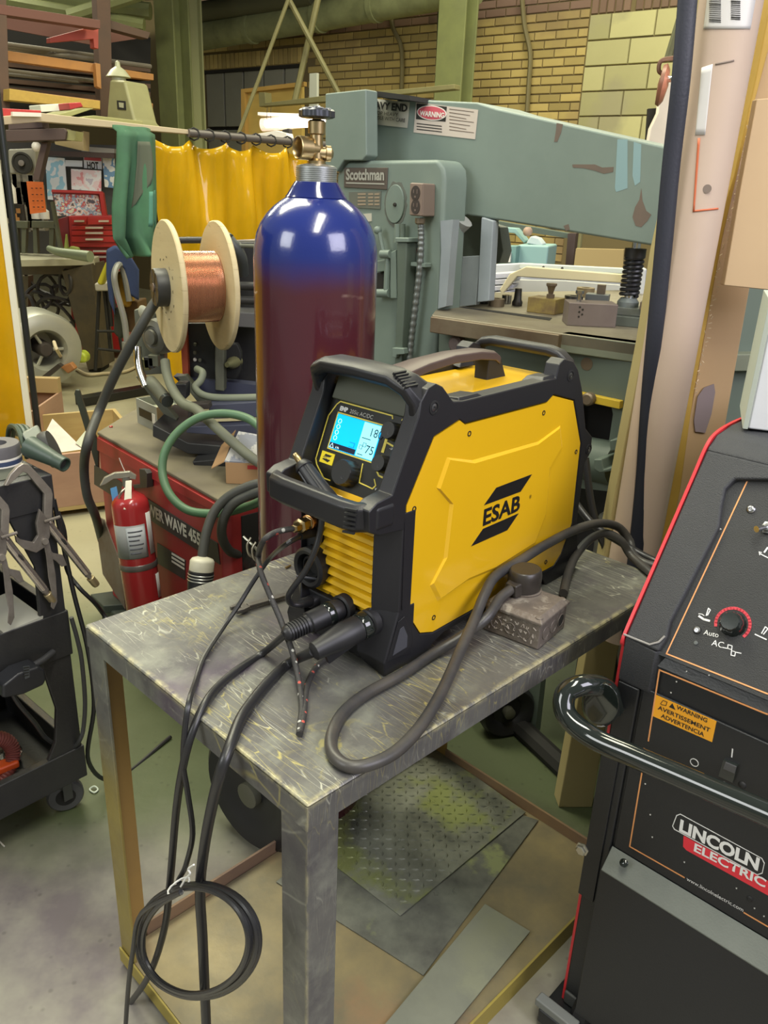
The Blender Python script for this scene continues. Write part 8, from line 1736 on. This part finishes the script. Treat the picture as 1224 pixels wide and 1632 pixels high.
# jib arm and extractor fan hung from the rail
fr = Frame(PY(60, 215, 5.0), 0)
th = thing('jib_arm', 'dark rusty steel jib arm with a slanting brace below the rail', 'arm', fr)
slab('arm', mat('dark_brown_steel', (.07, .045, .04), .6), [(8, 207), (102, 204), (106, 209), (104, 223), (10, 226)], 5.0, .1, 0, th, fr, bev=.004)
slab('arm_block', mat('dark_brown_steel', (.07, .045, .04), .6), [(12, 188), (66, 187), (68, 204), (13, 207)], 5.05, .1, 0, th, fr, bev=.004)
slab('end_plate', mat('olive_board', (.30, .29, .12), .7), [(104, 206), (121, 209), (119, 224), (105, 223)], 5.02, .12, 0, th, fr)
slab('brace', mat('dark_brown_steel', (.07, .045, .04), .6), [(66, 226), (76, 226), (62, 288), (51, 287)], 5.05, .06, 0, th, fr, bev=.003)
slab('card_box', mat('dusty_card', (.33, .26, .14), .8), [(86, 222), (133, 209), (133, 240), (126, 239), (88, 230)], 5.3, .1, 0, th, fr)
fr = Frame(PY(36, 258, 5.6), 0)
th = thing('box_fan', 'grey square extractor fan with a round black grille by the jib arm', 'fan', fr)
slab('case', mat('fan_grey', (.24, .23, .19), .5), [(12, 238), (56, 236), (58, 278), (14, 277)], 5.6, .12, 0, th, fr, bev=.01)
c = PY(36, 260, 5.58); MB().lathe([(.001, -.005), (.062, -.005), (.066, .0), (.066, .01), (.055, .012), (.05, 0.005), (.02, .005), (.016, .016), (0, .018)], c, (0, -1, 0), 28).build('grille', M_dark, th, fr, world=True)
MB().lathe([(.018, .015), (.018, .024), (0, .026)], c, (0, -1, 0), 14).build('hub', mat('fan_hub', (.16, .14, .13), .5), th, fr, world=True)
o = MB().sphere(PY(58, 234, 5.5), .03, 12).build('white_bulb', M_wht); tag(o, 'small white bulb by the square fan', 'bulb')
for i, (x0, x1, y0, y1) in enumerate([(130, 182, 233, 243), (75, 182, 240, 250)]):
    o = slab('bench_shelf', mat('dark_brown_steel', (.07, .045, .04), .6) if i else mat('grey_board', (.25, .24, .22), .6), [(x0, y0), (x1, y0 + 4), (x1, y1 + 2), (x0, y1 - 2)], 7.9, .12, 0); tag(o, ['grey shelf edge above the posters', 'dark lower shelf edge above the posters'][i], 'shelf')
# red tool chest with open lid
M_red = mat('chest_red', (.36, .018, .018), .35, coat=.3); M_silver = mat('pull_silver', (.75, .72, .68), .3, .8)
YT = 7.0
fr = Frame(PY(140, 392, YT), 0)
th = thing('tool_chest', 'red steel tool chest with open lid and silver drawer pulls', 'tool chest', fr)
slab('body', M_red, [(109, 344), (190, 344), (190, 394), (112, 394)], YT, .3, 8, th, fr, bev=.006)
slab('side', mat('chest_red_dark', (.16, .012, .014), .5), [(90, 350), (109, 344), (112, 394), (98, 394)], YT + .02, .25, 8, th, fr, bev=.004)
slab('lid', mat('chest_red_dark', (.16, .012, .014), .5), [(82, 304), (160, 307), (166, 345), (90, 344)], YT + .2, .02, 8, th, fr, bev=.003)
slab('lid_rim', M_red, [(158, 306), (164, 307), (170, 346), (163, 346)], YT + .1, .06, 8, th, fr)
slab('lid_rim', M_red, [(82, 302), (162, 305), (162, 309), (82, 306)], YT + .1, .06, 8, th, fr)
slab('photo_collage', stripes('collage', [(.10, .10, .12), (.62, .45, .38), (.75, .72, .70), (.30, .42, .52), (.55, .10, .10), (.66, .66, .50)], 22), [(85, 309), (156, 311), (162, 344), (90, 344)], YT + .15, .01, 8, th, fr)
for (x0, x1, y0, y1) in ((114, 138, 347, 358), (140, 190, 347, 358), (114, 190, 360, 366), (114, 190, 368, 375), (114, 190, 377, 386)):
    d = slab('drawer', M_red, [(x0, y0), (x1, y0), (x1, y1), (x0, y1)], YT - .012, .02, 8, th, fr, bev=.002)
    m_ = (x0 + x1) / 2 if x1 - x0 < 60 else 150
    e = slab('handle', M_silver, [(m_ - 10 - (4 if x1 - x0 > 60 else -2), (y0+y1)/2 - 1.5), (m_ + 14 - (0 if x1 - x0 > 60 else 6), (y0+y1)/2 - 1.5), (m_ + 14 - (0 if x1 - x0 > 60 else 6), (y0+y1)/2 + 1.5), (m_ - 10 - (4 if x1 - x0 > 60 else -2), (y0+y1)/2 + 1.5)], YT - .035, .02, 8, None, None)
    e.data.transform(fr.I); e.parent = d
fr = Frame(PY(150, 440, YT + .05), 0)
th = thing('tool_cabinet', 'red rolling tool cabinet under the open tool chest', 'cabinet', fr)
slab('body', M_red, [(112, 394), (200, 392), (200, 560), (114, 560)], YT + .05, .4, 8, th, fr, bev=.006)
for i, (y0, y1) in enumerate([(398, 405), (407, 424), (426, 442), (444, 462), (464, 484), (486, 510)]):
    d = slab('drawer', M_red if i % 2 == 0 else mat('chest_red_dark', (.16, .012, .014), .5), [(116, y0), (200, y0), (200, y1), (116, y1)], YT + .03, .02, 8, th, fr, bev=.002)
    e = slab('handle', M_silver, [(148, y0 + 1), (178, y0 + 1), (178, y0 + 4), (148, y0 + 4)], YT + .0, .02, 8, None, None); e.data.transform(fr.I); e.parent = d
o = slab('green_rag', mat('olive_rag', (.26, .30, .07), .8), [(101, 398), (104, 372), (107, 398), (112, 392), (124, 395), (126, 404), (104, 404)], 6.5, .05, 0, bev=.01); tag(o, 'olive green rag and stick on the table before the tool chest', 'rag')
# extra dark wall of stored goods left of the tool wall
t = MB(); random.seed(11)
for i in range(40):
    px = random.uniform(-5, 60); py = random.uniform(280, 345); q = PY(px, py, 7.6); t.box(q, (random.uniform(.05, .16), .1, random.uniform(.08, .3)))
tag(t.build('stored_tools', mat('mixed_tools', (.12, .11, .09), .6, col2=(.3, .27, .2), scale=7, amt=1.0), kind='stuff'), 'jumble of dark tools stored left of the pin board', 'tools', kind='stuff')
